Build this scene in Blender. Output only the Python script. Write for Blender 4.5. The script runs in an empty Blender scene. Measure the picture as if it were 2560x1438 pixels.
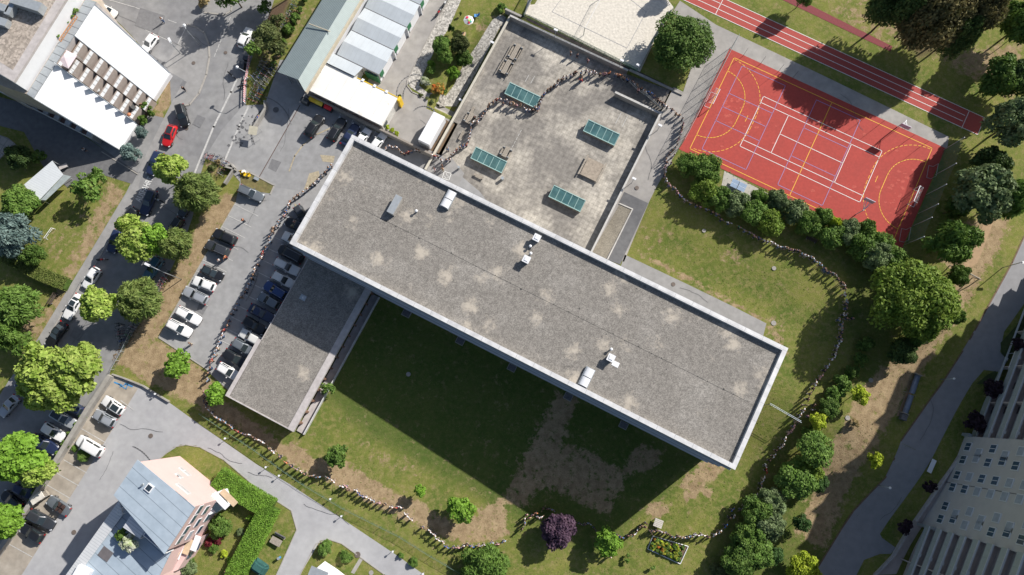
import bpy, bmesh, math, random
import numpy as np
from mathutils import Vector, Matrix, noise
random.seed(7)
S = bpy.context.scene
COL = S.collection
# ------------------------------------------------------------------ camera, sky, sun
CAMH = 120.2; FPX = 1707.0; TILT = math.atan(301/1707.0)
cam = bpy.data.objects.new('camera', bpy.data.cameras.new('camera')); COL.objects.link(cam)
cam.location = (0, 0, CAMH); cam.rotation_euler = (TILT, 0, 0)
cam.data.sensor_width = 36; cam.data.lens = 24.0; cam.data.clip_end = 6000; cam.data.clip_start = 1
S.camera = cam
SUN_AZ = math.radians(37.0); SUN_EL = math.radians(34.8)
w = bpy.data.worlds.new('World'); S.world = w; w.use_nodes = True
nt = w.node_tree; sky = nt.nodes.new('ShaderNodeTexSky'); sky.sky_type = 'NISHITA'; sky.sun_disc = False
sky.sun_elevation = SUN_EL; sky.sun_rotation = math.radians(90) - SUN_AZ; sky.air_density = 1.0; sky.dust_density = 1.5
nt.links.new(sky.outputs[0], nt.nodes['Background'].inputs[0]); nt.nodes['Background'].inputs[1].default_value = 0.073
sl = bpy.data.lights.new('sun', 'SUN'); sl.energy = 4.7; sl.angle = math.radians(0.53); sl.color = (1.0, 0.95, 0.88)
so = bpy.data.objects.new('sun', sl); COL.objects.link(so)
sd = Vector((math.cos(SUN_EL)*math.cos(SUN_AZ), math.cos(SUN_EL)*math.sin(SUN_AZ), math.sin(SUN_EL)))
so.rotation_euler = sd.to_track_quat('Z', 'Y').to_euler()
S.view_settings.view_transform = 'Standard'; S.view_settings.look = 'None'; S.view_settings.gamma = 1
S.view_settings.exposure = 0.50
S.cycles.max_bounces = 5; S.cycles.transparent_max_bounces = 8
# ------------------------------------------------------------------ frames and terrain
FW = np.array([0, math.sin(TILT), -math.cos(TILT)]); UP = np.array([0, math.cos(TILT), math.sin(TILT)])
A = math.radians(-26.9); E1 = (math.cos(A), math.sin(A)); E2 = (-E1[1], E1[0])
def P(px, py, z=0.0):
    """world xy of the place seen at photo pixel (px,py) lying at height z"""
    dx = px-1280; uy = 719-py
    d = (dx, FW[1]*FPX+UP[1]*uy, FW[2]*FPX+UP[2]*uy); k = (z-CAMH)/d[2]
    return (d[0]*k, d[1]*k)
def W(u, v): return (E1[0]*u+E2[0]*v, E1[1]*u+E2[1]*v)
def UV(x, y): return (x*E1[0]+y*E1[1], x*E2[0]+y*E2[1])
def ss(t): t = max(0.0, min(1.0, t)); return t*t*(3-2*t)
def g_uv(u, v):
    z = 0.0
    if u > 0.2: z = 1.3*ss((v-34)/14)
    elif v > 65.3: z = 1.3*ss((u+36)/6) if u > -34 else 0
    if -38.6 < u < -33.55 and v > 42.8: z = -2.6*ss((65-v)/16) * ss((u+39.6)/1.4)
    q = (u+28.7)*0.074
    if q > 0 and v < 26: z -= (3.7 if q > 3.7 else q)*(1-ss((v-8)/18))
    return z
def g(x, y): return g_uv(*UV(x, y))
def surf(x, y):
    u, v = UV(x, y)
    if -9 < u < 0.25 and 60.4 < v < 65.3: return 1.3*max(0, min(1, (u+8.6)/8.2))
    return g_uv(u, v)
def G(px, py, up=0.0):
    """photo pixel -> world point on the ground (or 'up' above it)"""
    z = 0.0
    for _ in range(5):
        x, y = P(px, py, z+up); z = surf(x, y)
    return Vector((x, y, z))
OX = (0, 640, 1280, 1920); OY = (0, 480, 958)
def t(n, *pts):
    ox = OX[(n-1) % 4]; oy = OY[(n-1)//4]
    r = [(ox+x/2.995, oy+y/2.995) for x, y in pts]
    return r if len(r) > 1 else r[0]
# ------------------------------------------------------------------ materials
MATS = {}
def mat(name, col, rough=0.8, var=0.12, scale=1.5, bump=0.0, bscale=20, metal=0.0, col2=None, c2scale=0.3, c2amt=0.5, spec=0.4, coat=0.0, coord='Object', rnd=0.0, detail=4.0, hi=(0.42, 0.62)):
    if name in MATS: return MATS[name]
    m = bpy.data.materials.new(name); m.use_nodes = True; N = m.node_tree.nodes; L = m.node_tree.links
    b = N['Principled BSDF']; b.inputs['Roughness'].default_value = rough; b.inputs['Metallic'].default_value = metal
    b.inputs['Specular IOR Level'].default_value = spec; b.inputs['Coat Weight'].default_value = coat
    if coord == 'World': tc = N.new('ShaderNodeNewGeometry'); co = tc.outputs['Position']
    else: tc = N.new('ShaderNodeTexCoord'); co = tc.outputs['Object']
    base = N.new('ShaderNodeRGB'); base.outputs[0].default_value = (*col, 1); cur = base.outputs[0]
    if col2:
        n2 = N.new('ShaderNodeTexNoise'); n2.inputs['Scale'].default_value = c2scale; n2.inputs['Detail'].default_value = 5; n2.inputs['Roughness'].default_value = .62
        L.new(co, n2.inputs['Vector']); r = N.new('ShaderNodeValToRGB'); r.color_ramp.elements[0].position = hi[0]; r.color_ramp.elements[1].position = hi[1]
        L.new(n2.outputs[0], r.inputs[0]); mu = N.new('ShaderNodeMath'); mu.operation = 'MULTIPLY'; mu.inputs[1].default_value = c2amt; L.new(r.outputs[0], mu.inputs[0])
        mx = N.new('ShaderNodeMix'); mx.data_type = 'RGBA'; L.new(mu.outputs[0], mx.inputs[0]); L.new(cur, mx.inputs[6]); mx.inputs[7].default_value = (*col2, 1); cur = mx.outputs[2]
    n = N.new('ShaderNodeTexNoise'); n.inputs['Scale'].default_value = scale; n.inputs['Detail'].default_value = detail; L.new(co, n.inputs['Vector'])
    mr = N.new('ShaderNodeMapRange'); mr.inputs[1].default_value = .3; mr.inputs[2].default_value = .7; mr.inputs[3].default_value = 1-var; mr.inputs[4].default_value = 1+var; L.new(n.outputs[0], mr.inputs[0])
    hs = N.new('ShaderNodeHueSaturation'); L.new(cur, hs.inputs['Color'])
    if rnd:
        oi = N.new('ShaderNodeObjectInfo'); m2 = N.new('ShaderNodeMapRange'); m2.inputs[3].default_value = 1-rnd; m2.inputs[4].default_value = 1+rnd; L.new(oi.outputs['Random'], m2.inputs[0])
        mm = N.new('ShaderNodeMath'); mm.operation = 'MULTIPLY'; L.new(mr.outputs[0], mm.inputs[0]); L.new(m2.outputs[0], mm.inputs[1]); L.new(mm.outputs[0], hs.inputs['Value'])
    else: L.new(mr.outputs[0], hs.inputs['Value'])
    L.new(hs.outputs[0], b.inputs['Base Color'])
    if bump:
        n3 = N.new('ShaderNodeTexNoise'); n3.inputs['Scale'].default_value = bscale; L.new(co, n3.inputs['Vector'])
        bp = N.new('ShaderNodeBump'); bp.inputs['Strength'].default_value = bump; bp.inputs['Distance'].default_value = .05; L.new(n3.outputs[0], bp.inputs['Height']); L.new(bp.outputs[0], b.inputs['Normal'])
    MATS[name] = m; return m
def lines_on(m, spacing, width, dark, ang=A, axis='x', two=False, mixv=0.35):
    """adds procedural joint lines (slabs, seams, planks) to a material, in world axes turned by ang"""
    N = m.node_tree.nodes; L = m.node_tree.links; b = N['Principled BSDF']; src = b.inputs['Base Color'].links[0].from_socket
    ge = N.new('ShaderNodeNewGeometry'); mp = N.new('ShaderNodeMapping'); mp.inputs['Rotation'].default_value = (0, 0, -ang); L.new(ge.outputs['Position'], mp.inputs['Vector'])
    sx = N.new('ShaderNodeSeparateXYZ'); L.new(mp.outputs[0], sx.inputs[0]); outs = []
    for ax, sp in (((0, spacing), (1, spacing)) if two else (((0 if axis == 'x' else 1), spacing),)):
        d = N.new('ShaderNodeMath'); d.operation = 'DIVIDE'; L.new(sx.outputs[ax], d.inputs[0]); d.inputs[1].default_value = sp
        f = N.new('ShaderNodeMath'); f.operation = 'FRACT'; L.new(d.outputs[0], f.inputs[0])
        c = N.new('ShaderNodeMath'); c.operation = 'LESS_THAN'; L.new(f.outputs[0], c.inputs[0]); c.inputs[1].default_value = width/sp; outs.append(c.outputs[0])
    o = outs[0]
    if two:
        mxx = N.new('ShaderNodeMath'); mxx.operation = 'MAXIMUM'; L.new(outs[0], mxx.inputs[0]); L.new(outs[1], mxx.inputs[1]); o = mxx.outputs[0]
    mu = N.new('ShaderNodeMath'); mu.operation = 'MULTIPLY'; mu.inputs[1].default_value = mixv; L.new(o, mu.inputs[0])
    mx = N.new('ShaderNodeMix'); mx.data_type = 'RGBA'; L.new(mu.outputs[0], mx.inputs[0]); L.new(src, mx.inputs[6]); mx.inputs[7].default_value = (*dark, 1)
    L.new(mx.outputs[2], b.inputs['Base Color']); return m
def speckle(m, scale, amt):
    N = m.node_tree.nodes; L = m.node_tree.links; b = N['Principled BSDF']; src = b.inputs['Base Color'].links[0].from_socket
    ge = N.new('ShaderNodeNewGeometry'); v = N.new('ShaderNodeTexVoronoi'); v.inputs['Scale'].default_value = scale; L.new(ge.outputs['Position'], v.inputs['Vector'])
    sp = N.new('ShaderNodeSeparateColor'); L.new(v.outputs['Color'], sp.inputs[0])
    mr = N.new('ShaderNodeMapRange'); mr.inputs[3].default_value = 1-amt; mr.inputs[4].default_value = 1+amt; L.new(sp.outputs[0], mr.inputs[0])
    hs = N.new('ShaderNodeHueSaturation'); L.new(src, hs.inputs['Color']); L.new(mr.outputs[0], hs.inputs['Value']); L.new(hs.outputs[0], b.inputs['Base Color']); return m
# ------------------------------------------------------------------ mesh builder
class MB:
    def __init__(s): s.v = []; s.f = []; s.mi = []
    def quad(s, a, b, c, d, m=0):
        i = len(s.v); s.v += [tuple(a), tuple(b), tuple(c), tuple(d)]; s.f.append((i, i+1, i+2, i+3)); s.mi.append(m)
    def face(s, pts, m=0):
        i = len(s.v); s.v += [tuple(p) for p in pts]; s.f.append(tuple(range(i, i+len(pts)))); s.mi.append(m)
    def prism(s, poly, z0, z1, m=0, top=True, z1s=None, bot=True):
        n = len(poly); i = len(s.v)
        ar = sum(poly[k][0]*poly[(k+1) % n][1]-poly[(k+1) % n][0]*poly[k][1] for k in range(n))
        if ar < 0: poly = poly[::-1]; z1s = z1s[::-1] if z1s else None
        s.v += [(p[0], p[1], z0) for p in poly]
        s.v += [(p[0], p[1], (z1s[k] if z1s else z1)) for k, p in enumerate(poly)]
        for k in range(n):
            k2 = (k+1) % n; s.f.append((i+k, i+k2, i+n+k2, i+n+k)); s.mi.append(m)
        if top: s.f.append(tuple(range(i+n, i+2*n))); s.mi.append(m)
        if bot: s.f.append(tuple(range(i+n-1, i-1, -1))); s.mi.append(m)
        return s
    def box(s, c, size, rz=0.0, m=0, taper=1.0):
        hx, hy, hz = size[0]/2, size[1]/2, size[2]/2; cs, sn = math.cos(rz), math.sin(rz); i = len(s.v)
        for z, k in ((-hz, 1), (hz, taper)):
            for x, y in ((-hx, -hy), (hx, -hy), (hx, hy), (-hx, hy)):
                x *= k; y *= k; s.v.append((c[0]+x*cs-y*sn, c[1]+x*sn+y*cs, c[2]+z))
        for f in ((3, 2, 1, 0), (4, 5, 6, 7), (0, 1, 5, 4), (1, 2, 6, 5), (2, 3, 7, 6), (3, 0, 4, 7)):
            s.f.append(tuple(i+q for q in f)); s.mi.append(m)
        return s
    def tube(s, pts, r, n=6, m=0, r2=None, cap=True):
        pts = [Vector(p) for p in pts]; i0 = len(s.v); K = len(pts)
        for k, p in enumerate(pts):
            d = (pts[min(k+1, K-1)]-pts[max(k-1, 0)]).normalized(); a = d.orthogonal().normalized() if abs(d.z) > .9 else d.cross(Vector((0, 0, 1))).normalized(); b = d.cross(a)
            rr = r if r2 is None else r+(r2-r)*k/(K-1)
            for j in range(n):
                th = 2*math.pi*j/n; s.v.append(tuple(p+a*(rr*math.cos(th))+b*(rr*math.sin(th))))
        for k in range(K-1):
            for j in range(n):
                j2 = (j+1) % n; s.f.append((i0+k*n+j, i0+k*n+j2, i0+(k+1)*n+j2, i0+(k+1)*n+j)); s.mi.append(m)
        if cap:
            s.f.append(tuple(i0+j for j in range(n-1, -1, -1))); s.mi.append(m); s.f.append(tuple(i0+(K-1)*n+j for j in range(n))); s.mi.append(m)
        return s
    def disc(s, c, r, n=20, z=0, m=0):
        s.face([(c[0]+r*math.cos(2*math.pi*k/n), c[1]+r*math.sin(2*math.pi*k/n), c[2]) for k in range(n)], m); return s
    def ball(s, c, r, n=10, sz=1.0, m=0):
        i0 = len(s.v); h = n//2
        for a in range(h+1):
            ph = math.pi*a/h
            for j in range(n):
                th = 2*math.pi*j/n; s.v.append((c[0]+r*math.sin(ph)*math.cos(th), c[1]+r*math.sin(ph)*math.sin(th), c[2]+r*sz*math.cos(ph)))
        for a in range(h):
            for j in range(n):
                j2 = (j+1) % n; s.f.append((i0+a*n+j, i0+(a+1)*n+j, i0+(a+1)*n+j2, i0+a*n+j2)); s.mi.append(m)
        return s
    def mesh(s, name, mats, smooth=False):
        me = bpy.data.meshes.new(name); me.from_pydata(s.v, [], s.f)
        for mm in (mats if isinstance(mats, (list, tuple)) else [mats]): me.materials.append(mm)
        if any(s.mi): me.polygons.foreach_set('material_index', s.mi)
        if smooth: me.polygons.foreach_set('use_smooth', [True]*len(me.polygons))
        me.update(); return me
    def build(s, name, mats, parent=None, smooth=False, loc=None):
        o = bpy.data.objects.new(name, s.mesh(name, mats, smooth)); COL.objects.link(o)
        if parent: o.parent = parent
        if loc is not None: o.location = loc
        return o
def bevel(o, w, seg=1, ang=0.6):
    bm = bmesh.new(); bm.from_mesh(o.data); bmesh.ops.remove_doubles(bm, verts=bm.verts, dist=1e-4)
    es = [e for e in bm.edges if len(e.link_faces) == 2 and e.calc_face_angle(0) > ang]
    bmesh.ops.bevel(bm, geom=es, offset=w, segments=seg, affect='EDGES', clamp_overlap=True); bm.to_mesh(o.data); bm.free(); return o
def tag(o, label=None, cat=None, group=None, kind=None):
    if label: o['label'] = label
    if cat: o['category'] = cat
    if group: o['group'] = group
    if kind: o['kind'] = kind
    return o
def empty(name, loc=(0, 0, 0), rz=0, label=None, cat=None, group=None):
    o = bpy.data.objects.new(name, None); COL.objects.link(o); o.location = loc; o.rotation_euler = (0, 0, rz); o.empty_display_size = .3
    return tag(o, label, cat, group)
KIDS = {}
def kids(o):
    return [c for c in bpy.data.objects if c.parent == o]
def snap(o): return (o, [snap(c) for c in kids(o)])
def copy_tree(tr, parent=None):
    o, ch = tr; c = o.copy(); COL.objects.link(c); c.parent = parent
    for q in ch: copy_tree(q, c)
    return c
def clear_props(o):
    for k in ('label', 'group', 'category', 'kind'):
        if k in o: del o[k]
# ------------------------------------------------------------------ draped sheets
def drape(poly, off, cell=2.0):
    """world polygon cut on the u,v grid and laid on the terrain"""
    bm = bmesh.new(); vs = [bm.verts.new((UV(*p)[0], UV(*p)[1], 0)) for p in poly]
    try: f = bm.faces.new(vs)
    except Exception: bm.free(); return [], []
    if f.normal.z < 0 or f.calc_area() and (f.normal_update() or f.normal.z < 0): f.normal_flip()
    bmesh.ops.triangulate(bm, faces=bm.faces[:])
    us = [v.co.x for v in bm.verts]; vv = [v.co.y for v in bm.verts]
    for ax, lo, hi in ((0, min(us), max(us)), (1, min(vv), max(vv))):
        k = math.floor(lo/cell)+1
        while k*cell < hi:
            co = (k*cell, 0, 0) if ax == 0 else (0, k*cell, 0); no = (1, 0, 0) if ax == 0 else (0, 1, 0)
            bmesh.ops.bisect_plane(bm, geom=bm.verts[:]+bm.edges[:]+bm.faces[:], plane_co=co, plane_no=no, dist=1e-4); k += 1
    bm.verts.ensure_lookup_table(); bm.verts.index_update()
    V = [(*W(v.co.x, v.co.y), g_uv(v.co.x, v.co.y)+off) for v in bm.verts]
    F = [tuple(v.index for v in f.verts) for f in bm.faces]; bm.free(); return V, F
def sheet(name, px, m, off=0.02, kind='structure', world=False, cell=2.0):
    poly = px if world else [G(*p).to_2d() for p in px]
    V, F = drape(poly, off, cell); b = MB(); b.v = V; b.f = F; b.mi = [0]*len(F)
    o = b.build(name, m); o['kind'] = kind; return o
def strip_pts(b, pts, wd, off, m=0, closed=False, surf_fn=None):
    """flat painted line along world points"""
    P2 = [Vector(p[:2]) for p in pts]; 
    if closed: P2.append(P2[0])
    for a, c in zip(P2[:-1], P2[1:]):
        L = (c-a).length
        if L < 1e-3: continue
        n = max(1, int(L/3)); d = (c-a)/L; q = Vector((-d.y, d.x))*wd/2
        a2 = a-d*wd/2; c2 = c+d*wd/2
        for k in range(n):
            s0 = a2.lerp(c2, k/n); s1 = a2.lerp(c2, (k+1)/n)
            b.quad(*[(p.x, p.y, g(p.x, p.y)+off) for p in (s0-q, s1-q, s1+q, s0+q)], m)
def curb(name, px, m, wd=0.18, h=0.12, closed=False, kind='structure'):
    pts = [G(*p) for p in px]; b = MB()
    if closed: pts.append(pts[0])
    for a, c in zip(pts[:-1], pts[1:]):
        L = (c-a).length; n = max(1, int(L/3))
        for k in range(n):
            s0 = a.lerp(c, k/n); s1 = a.lerp(c, (k+1)/n); d = (s1-s0).to_2d().normalized(); q = Vector((-d.y, d.x))*wd/2
            e = d*wd*.2
            for (p0, p1) in ((s0.to_2d()-e, s1.to_2d()+e),):
                z0 = g(*p0); z1 = g(*p1)
                b.prism([p0-q, p1-q, p1+q, p0+q], -5, 0, z1s=[z0+h, z1+h, z1+h, z0+h], bot=False)
    for i, v in enumerate(b.v):
        if v[2] == -5: b.v[i] = (v[0], v[1], g(v[0], v[1])-.1)
    o = b.build(name, m)
    if kind: o['kind'] = kind
    return o
def dens(px, step=40):
    r = []
    for i, a in enumerate(px):
        b = px[(i+1) % len(px)]; n = max(1, int(math.hypot(b[0]-a[0], b[1]-a[1])/step))
        r += [(a[0]+(b[0]-a[0])*k/n, a[1]+(b[1]-a[1])*k/n) for k in range(n)]
    return r
# ================================================================== materials used on the ground
M_asphalt = mat('asphalt', (.20, .20, .205), .9, .12, .8, .15, 30, col2=(.27, .268, .265), c2scale=.12, c2amt=.8, coord='World')
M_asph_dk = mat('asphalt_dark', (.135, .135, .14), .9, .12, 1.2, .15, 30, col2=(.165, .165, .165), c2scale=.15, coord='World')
M_asph_lt = mat('asphalt_light', (.29, .275, .26), .9, .12, .7, .15, 30, col2=(.38, .36, .33), c2scale=.2, coord='World')
M_walk = mat('pavement', (.26, .255, .25), .9, .1, 1, .1, 20, col2=(.31, .305, .30), c2scale=.2, coord='World')
M_yard = mat('asphalt_yard', (.335, .335, .345), .9, .07, .9, .15, 30, col2=(.385, .385, .39), c2scale=.1, c2amt=.8, coord='World'); M_syard = mat('asphalt_school', (.26, .26, .262), .9, .1, .9, .15, 30, col2=(.33, .328, .325), c2scale=.12, c2amt=.8, coord='World')
M_bay = mat('bay_concrete', (.30, .265, .22), .9, .14, .8, .1, 20, col2=(.42, .38, .325), c2scale=.35, coord='World')
M_curb = mat('curb_stone', (.34, .32, .29), .9, .1, 2)
M_conc = mat('concrete', (.33, .315, .29), .85, .12, 1.2, .1, 15, col2=(.22, .21, .19), c2scale=.5, c2amt=.5)
M_slab = lines_on(mat('terrace_slabs', (.215, .20, .18), .85, .28, 1.3, .1, 10, col2=(.47, .435, .375), c2scale=.085, c2amt=.95, coord='World', detail=9, hi=(.45, .62)), .82, .06, (.09, .08, .07), two=True, mixv=.38)
M_gravel = speckle(mat('gravel', (.40, .38, .345), .95, .2, 6, .4, 30, coord='World'), 3.5, .45)
M_sand = mat('sand', (.60, .56, .49), .95, .14, 2.2, .9, 2.6, coord='World', detail=6)
M_court = mat('red_court', (.37, .053, .041), .85, .09, 2.5, .05, 50, col2=(.32, .050, .040), c2scale=.35, coord='World')
M_track = mat('red_track', (.36, .070, .058), .9, .08, 3, .05, 50, coord='World')
M_runway = mat('dark_runway', (.20, .048, .052), .9, .1, 3, coord='World')
M_wline = mat('white_line', (.72, .72, .70), .7, .08, 3, coord='World')
M_yline = mat('yellow_line', (.75, .42, .04), .7, .08, 3, coord='World')
M_bline = mat('violet_line', (.26, .22, .42), .7, .08, 3, coord='World')
M_oline = mat('worn_yellow', (.36, .31, .22), .8, .2, 3, coord='World')
M_sline = mat('worn_white', (.46, .455, .44), .8, .2, 3, coord='World')
M_black = mat('black_stain', (.12, .12, .125), .9, .2, 3, coord='World')
M_rust = mat('rust_channel', (.09, .05, .04), .8, .2, 3, coord='World')
M_soil = mat('soil', (.16, .11, .07), .95, .2, 2, coord='World')
M_bark = mat('bark', (.10, .075, .05), .95, .25, 4)
# ------------------------------------------------------------------ ground
def grass_material():
    m = bpy.data.materials.new('grass_ground'); m.use_nodes = True; N = m.node_tree.nodes; L = m.node_tree.links; b = N['Principled BSDF']
    b.inputs['Roughness'].default_value = .95; b.inputs['Specular IOR Level'].default_value = .15
    ge = N.new('ShaderNodeNewGeometry'); co = ge.outputs['Position']
    def no(s, d=6, r=.6):
        n = N.new('ShaderNodeTexNoise'); n.inputs['Scale'].default_value = s; n.inputs['Detail'].default_value = d; n.inputs['Roughness'].default_value = r; L.new(co, n.inputs['Vector']); return n.outputs[0]
    def ramp(src, a, c):
        r = N.new('ShaderNodeMapRange'); r.inputs[1].default_value = a; r.inputs[2].default_value = c; r.clamp = True; L.new(src, r.inputs[0]); return r.outputs[0]
    def mix(f, a, c):
        x = N.new('ShaderNodeMix'); x.data_type = 'RGBA'; L.new(f, x.inputs[0])
        for s, i in ((a, 6), (c, 7)):
            if isinstance(s, tuple): x.inputs[i].default_value = (*s, 1)
            else: L.new(s, x.inputs[i])
        return x.outputs[2]
    def ma(op, a, c):
        x = N.new('ShaderNodeMath'); x.operation = op; x.use_clamp = True
        for s, i in ((a, 0), (c, 1)):
            if isinstance(s, float): x.inputs[i].default_value = s
            else: L.new(s, x.inputs[i])
        return x.outputs[0]
    def ma2(op, a, c):
        x = N.new('ShaderNodeMath'); x.operation = op; L.new(a, x.inputs[0]); x.inputs[1].default_value = c; return x.outputs[0]
    at = N.new('ShaderNodeAttribute'); at.attribute_name = 'wear_shade'; sep = N.new('ShaderNodeSeparateColor'); L.new(at.outputs['Color'], sep.inputs[0])
    green = mix(ramp(no(.16), .35, .65), (.095, .135, .026), (.180, .192, .046))
    green = mix(ramp(no(1.3), .45, .75), green, (.25, .215, .085))
    lush_shade = mix(ramp(no(2), .3, .7), (.035, .070, .014), (.065, .105, .024))  # deep turf green, also darkens the lawn lying in the school's shadow
    green = mix(ramp(sep.outputs[2], .1, .9), green, lush_shade)
    dry = mix(ramp(no(.9), .35, .65), (.235, .17, .098), (.365, .275, .165))
    def mb(op, a, c):
        x = N.new('ShaderNodeMath'); x.operation = op; L.new(a, x.inputs[0]); L.new(c, x.inputs[1]); return x.outputs[0]
    dn = mb('ADD', sep.outputs[0], ma2('MULTIPLY', ma2('SUBTRACT', no(.8, 9, .72), .5), 3.4))
    dn2 = N.new('ShaderNodeMath'); dn2.operation = 'MULTIPLY'; L.new(ramp(dn, .35, .7), dn2.inputs[0]); L.new(ramp(sep.outputs[0], .02, .2), dn2.inputs[1])
    c = mix(dn2.outputs[0], green, dry)
    c = mix(ramp(sep.outputs[1], .3, .7), c, (.11, .075, .05))
    fine = N.new('ShaderNodeMapRange'); fine.inputs[1].default_value = .3; fine.inputs[2].default_value = .7; fine.inputs[3].default_value = .72; fine.inputs[4].default_value = 1.25; L.new(no(4.5, 8, .8), fine.inputs[0])
    hs = N.new('ShaderNodeHueSaturation'); L.new(c, hs.inputs['Color']); L.new(fine.outputs[0], hs.inputs['Value']); L.new(hs.outputs[0], b.inputs['Base Color'])
    bp = N.new('ShaderNodeBump'); bp.inputs['Strength'].default_value = .6; bp.inputs['Distance'].default_value = .15; L.new(no(5, 6, .7), bp.inputs['Height']); L.new(bp.outputs[0], b.inputs['Normal'])
    return m
DRY = [  # polygons in photo pixels: where the lawn is dry, with strength
 (t(11, (330, 60), (510, 90), (470, 200), (390, 440), (530, 490), (830, 640), (900, 500), (1050, 450), (1130, 520), (1060, 660), (870, 680), (820, 800), (720, 980), (640, 980), (240, 770), (150, 830), (100, 950), (0, 920), (-70, 900), (0, 720), (160, 400), (250, 200)), .78, 12),
 (t(10, (1850, 850), (1900, 1130), (1760, 1190), (1560, 1200), (1350, 1140), (1000, 980), (650, 790), (400, 690), (140, 520), (270, 430), (450, 560), (700, 600), (850, 700), (1050, 820), (1200, 860), (1340, 950), (1500, 1060), (1650, 970)), .9, 10),
 (t(10, (780, 400), (1050, 520), (1400, 650), (1250, 740), (900, 620)), .35, 20),
 (t(11, (1230, 760), (1450, 560), (1620, 620), (1380, 860), (1300, 880)), .8, 8), (t(11, (1430, 790), (1500, 790), (1490, 850), (1430, 870)), .9, 8),
 (t(11, (950, 950), (1100, 870), (1200, 930), (1080, 1030)), .8, 8),
 (((292, 905), (400, 850), (512, 925), (560, 1000), (700, 1100), (720, 1130), (690, 1130), (430, 985), (350, 950)), .95, 8),
 (((595, 490), (585, 520), (402, 838), (300, 920), (285, 905), (340, 800), (455, 640), (500, 540), (560, 480)), .9, 10),
 (((2440, 545), (2530, 545), (2490, 640), (2400, 790), (2260, 1000), (2120, 1230), (2060, 1380), (1990, 1340), (2040, 1180), (2160, 960), (2330, 800), (2380, 720)), .9, 14),
 (((316, 480), (100, 845), (60, 880), (180, 640), (250, 500), (270, 450)), .75, 10), (((95, 600), (240, 500), (200, 590), (140, 680)), .35, 20), (((60, 760), (140, 790), (60, 900), (40, 850)), .7, 15),
 (((1610, 630), (1900, 790), (1915, 810), (1895, 800), (1620, 650)), .8, 6), (((1910, 800), (1950, 790), (1970, 900), (1930, 860)), .6, 14),
 (((1600, 560), (1700, 560), (1640, 700), (1590, 640)), .25, 20), (((1800, 620), (1860, 625), (1850, 660), (1810, 650)), .6, 8),
 (((2330, 140), (2560, 100), (2540, 260), (2440, 200)), .75, 20), (((2050, 0), (2300, 0), (2290, 130), (2150, 90)), .5, 20),
 (t(1, (1250, -20), (1560, -20), (1530, 95), (1420, 80), (1250, 20)), .9, 4), (t(1, (1290, 560), (1400, 590), (1290, 740), (1180, 940), (1140, 1040), (1030, 1300), (960, 1260), (1120, 960), (1210, 660)), .85, 6),
 (((520, 398), (545, 405), (560, 430), (520, 470), (500, 440)), .5, 8), (((640, 440), (690, 465), (640, 480), (600, 430)), .7, 6), (((650, 60), (690, 20), (790, 20), (700, 150), (640, 190)), .45, 10),
 (((1170, 60), (1290, 10), (1240, 130), (1190, 90)), .35, 10), (((2400, 560), (2460, 540), (2400, 700), (2340, 640)), .95, 8)]
SOIL = [(((2200, 20), (2330, 60), (2380, 130), (2290, 160)), .6, 20), (((600, 60), (740, -20), (700, 60), (625, 140)), .8, 10), (t(12, (60, 1090), (0, 900), (190, 960), (140, 1090)), .4, 10)]
LUSH_SHADE = [(((930, 740), (800, 985), (900, 1080), (1180, 1240), (1480, 1390), (1560, 1330), (1760, 1150), (1500, 1010), (1200, 860)), .62, 22), (((2090, 560), (2230, 640), (2240, 900), (2000, 1200), (1900, 1380), (1840, 1440), (2080, 1440), (2150, 1000)), .45, 10)]  # lusher turf; the first polygon also paints the school's shadow deeper
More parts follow.
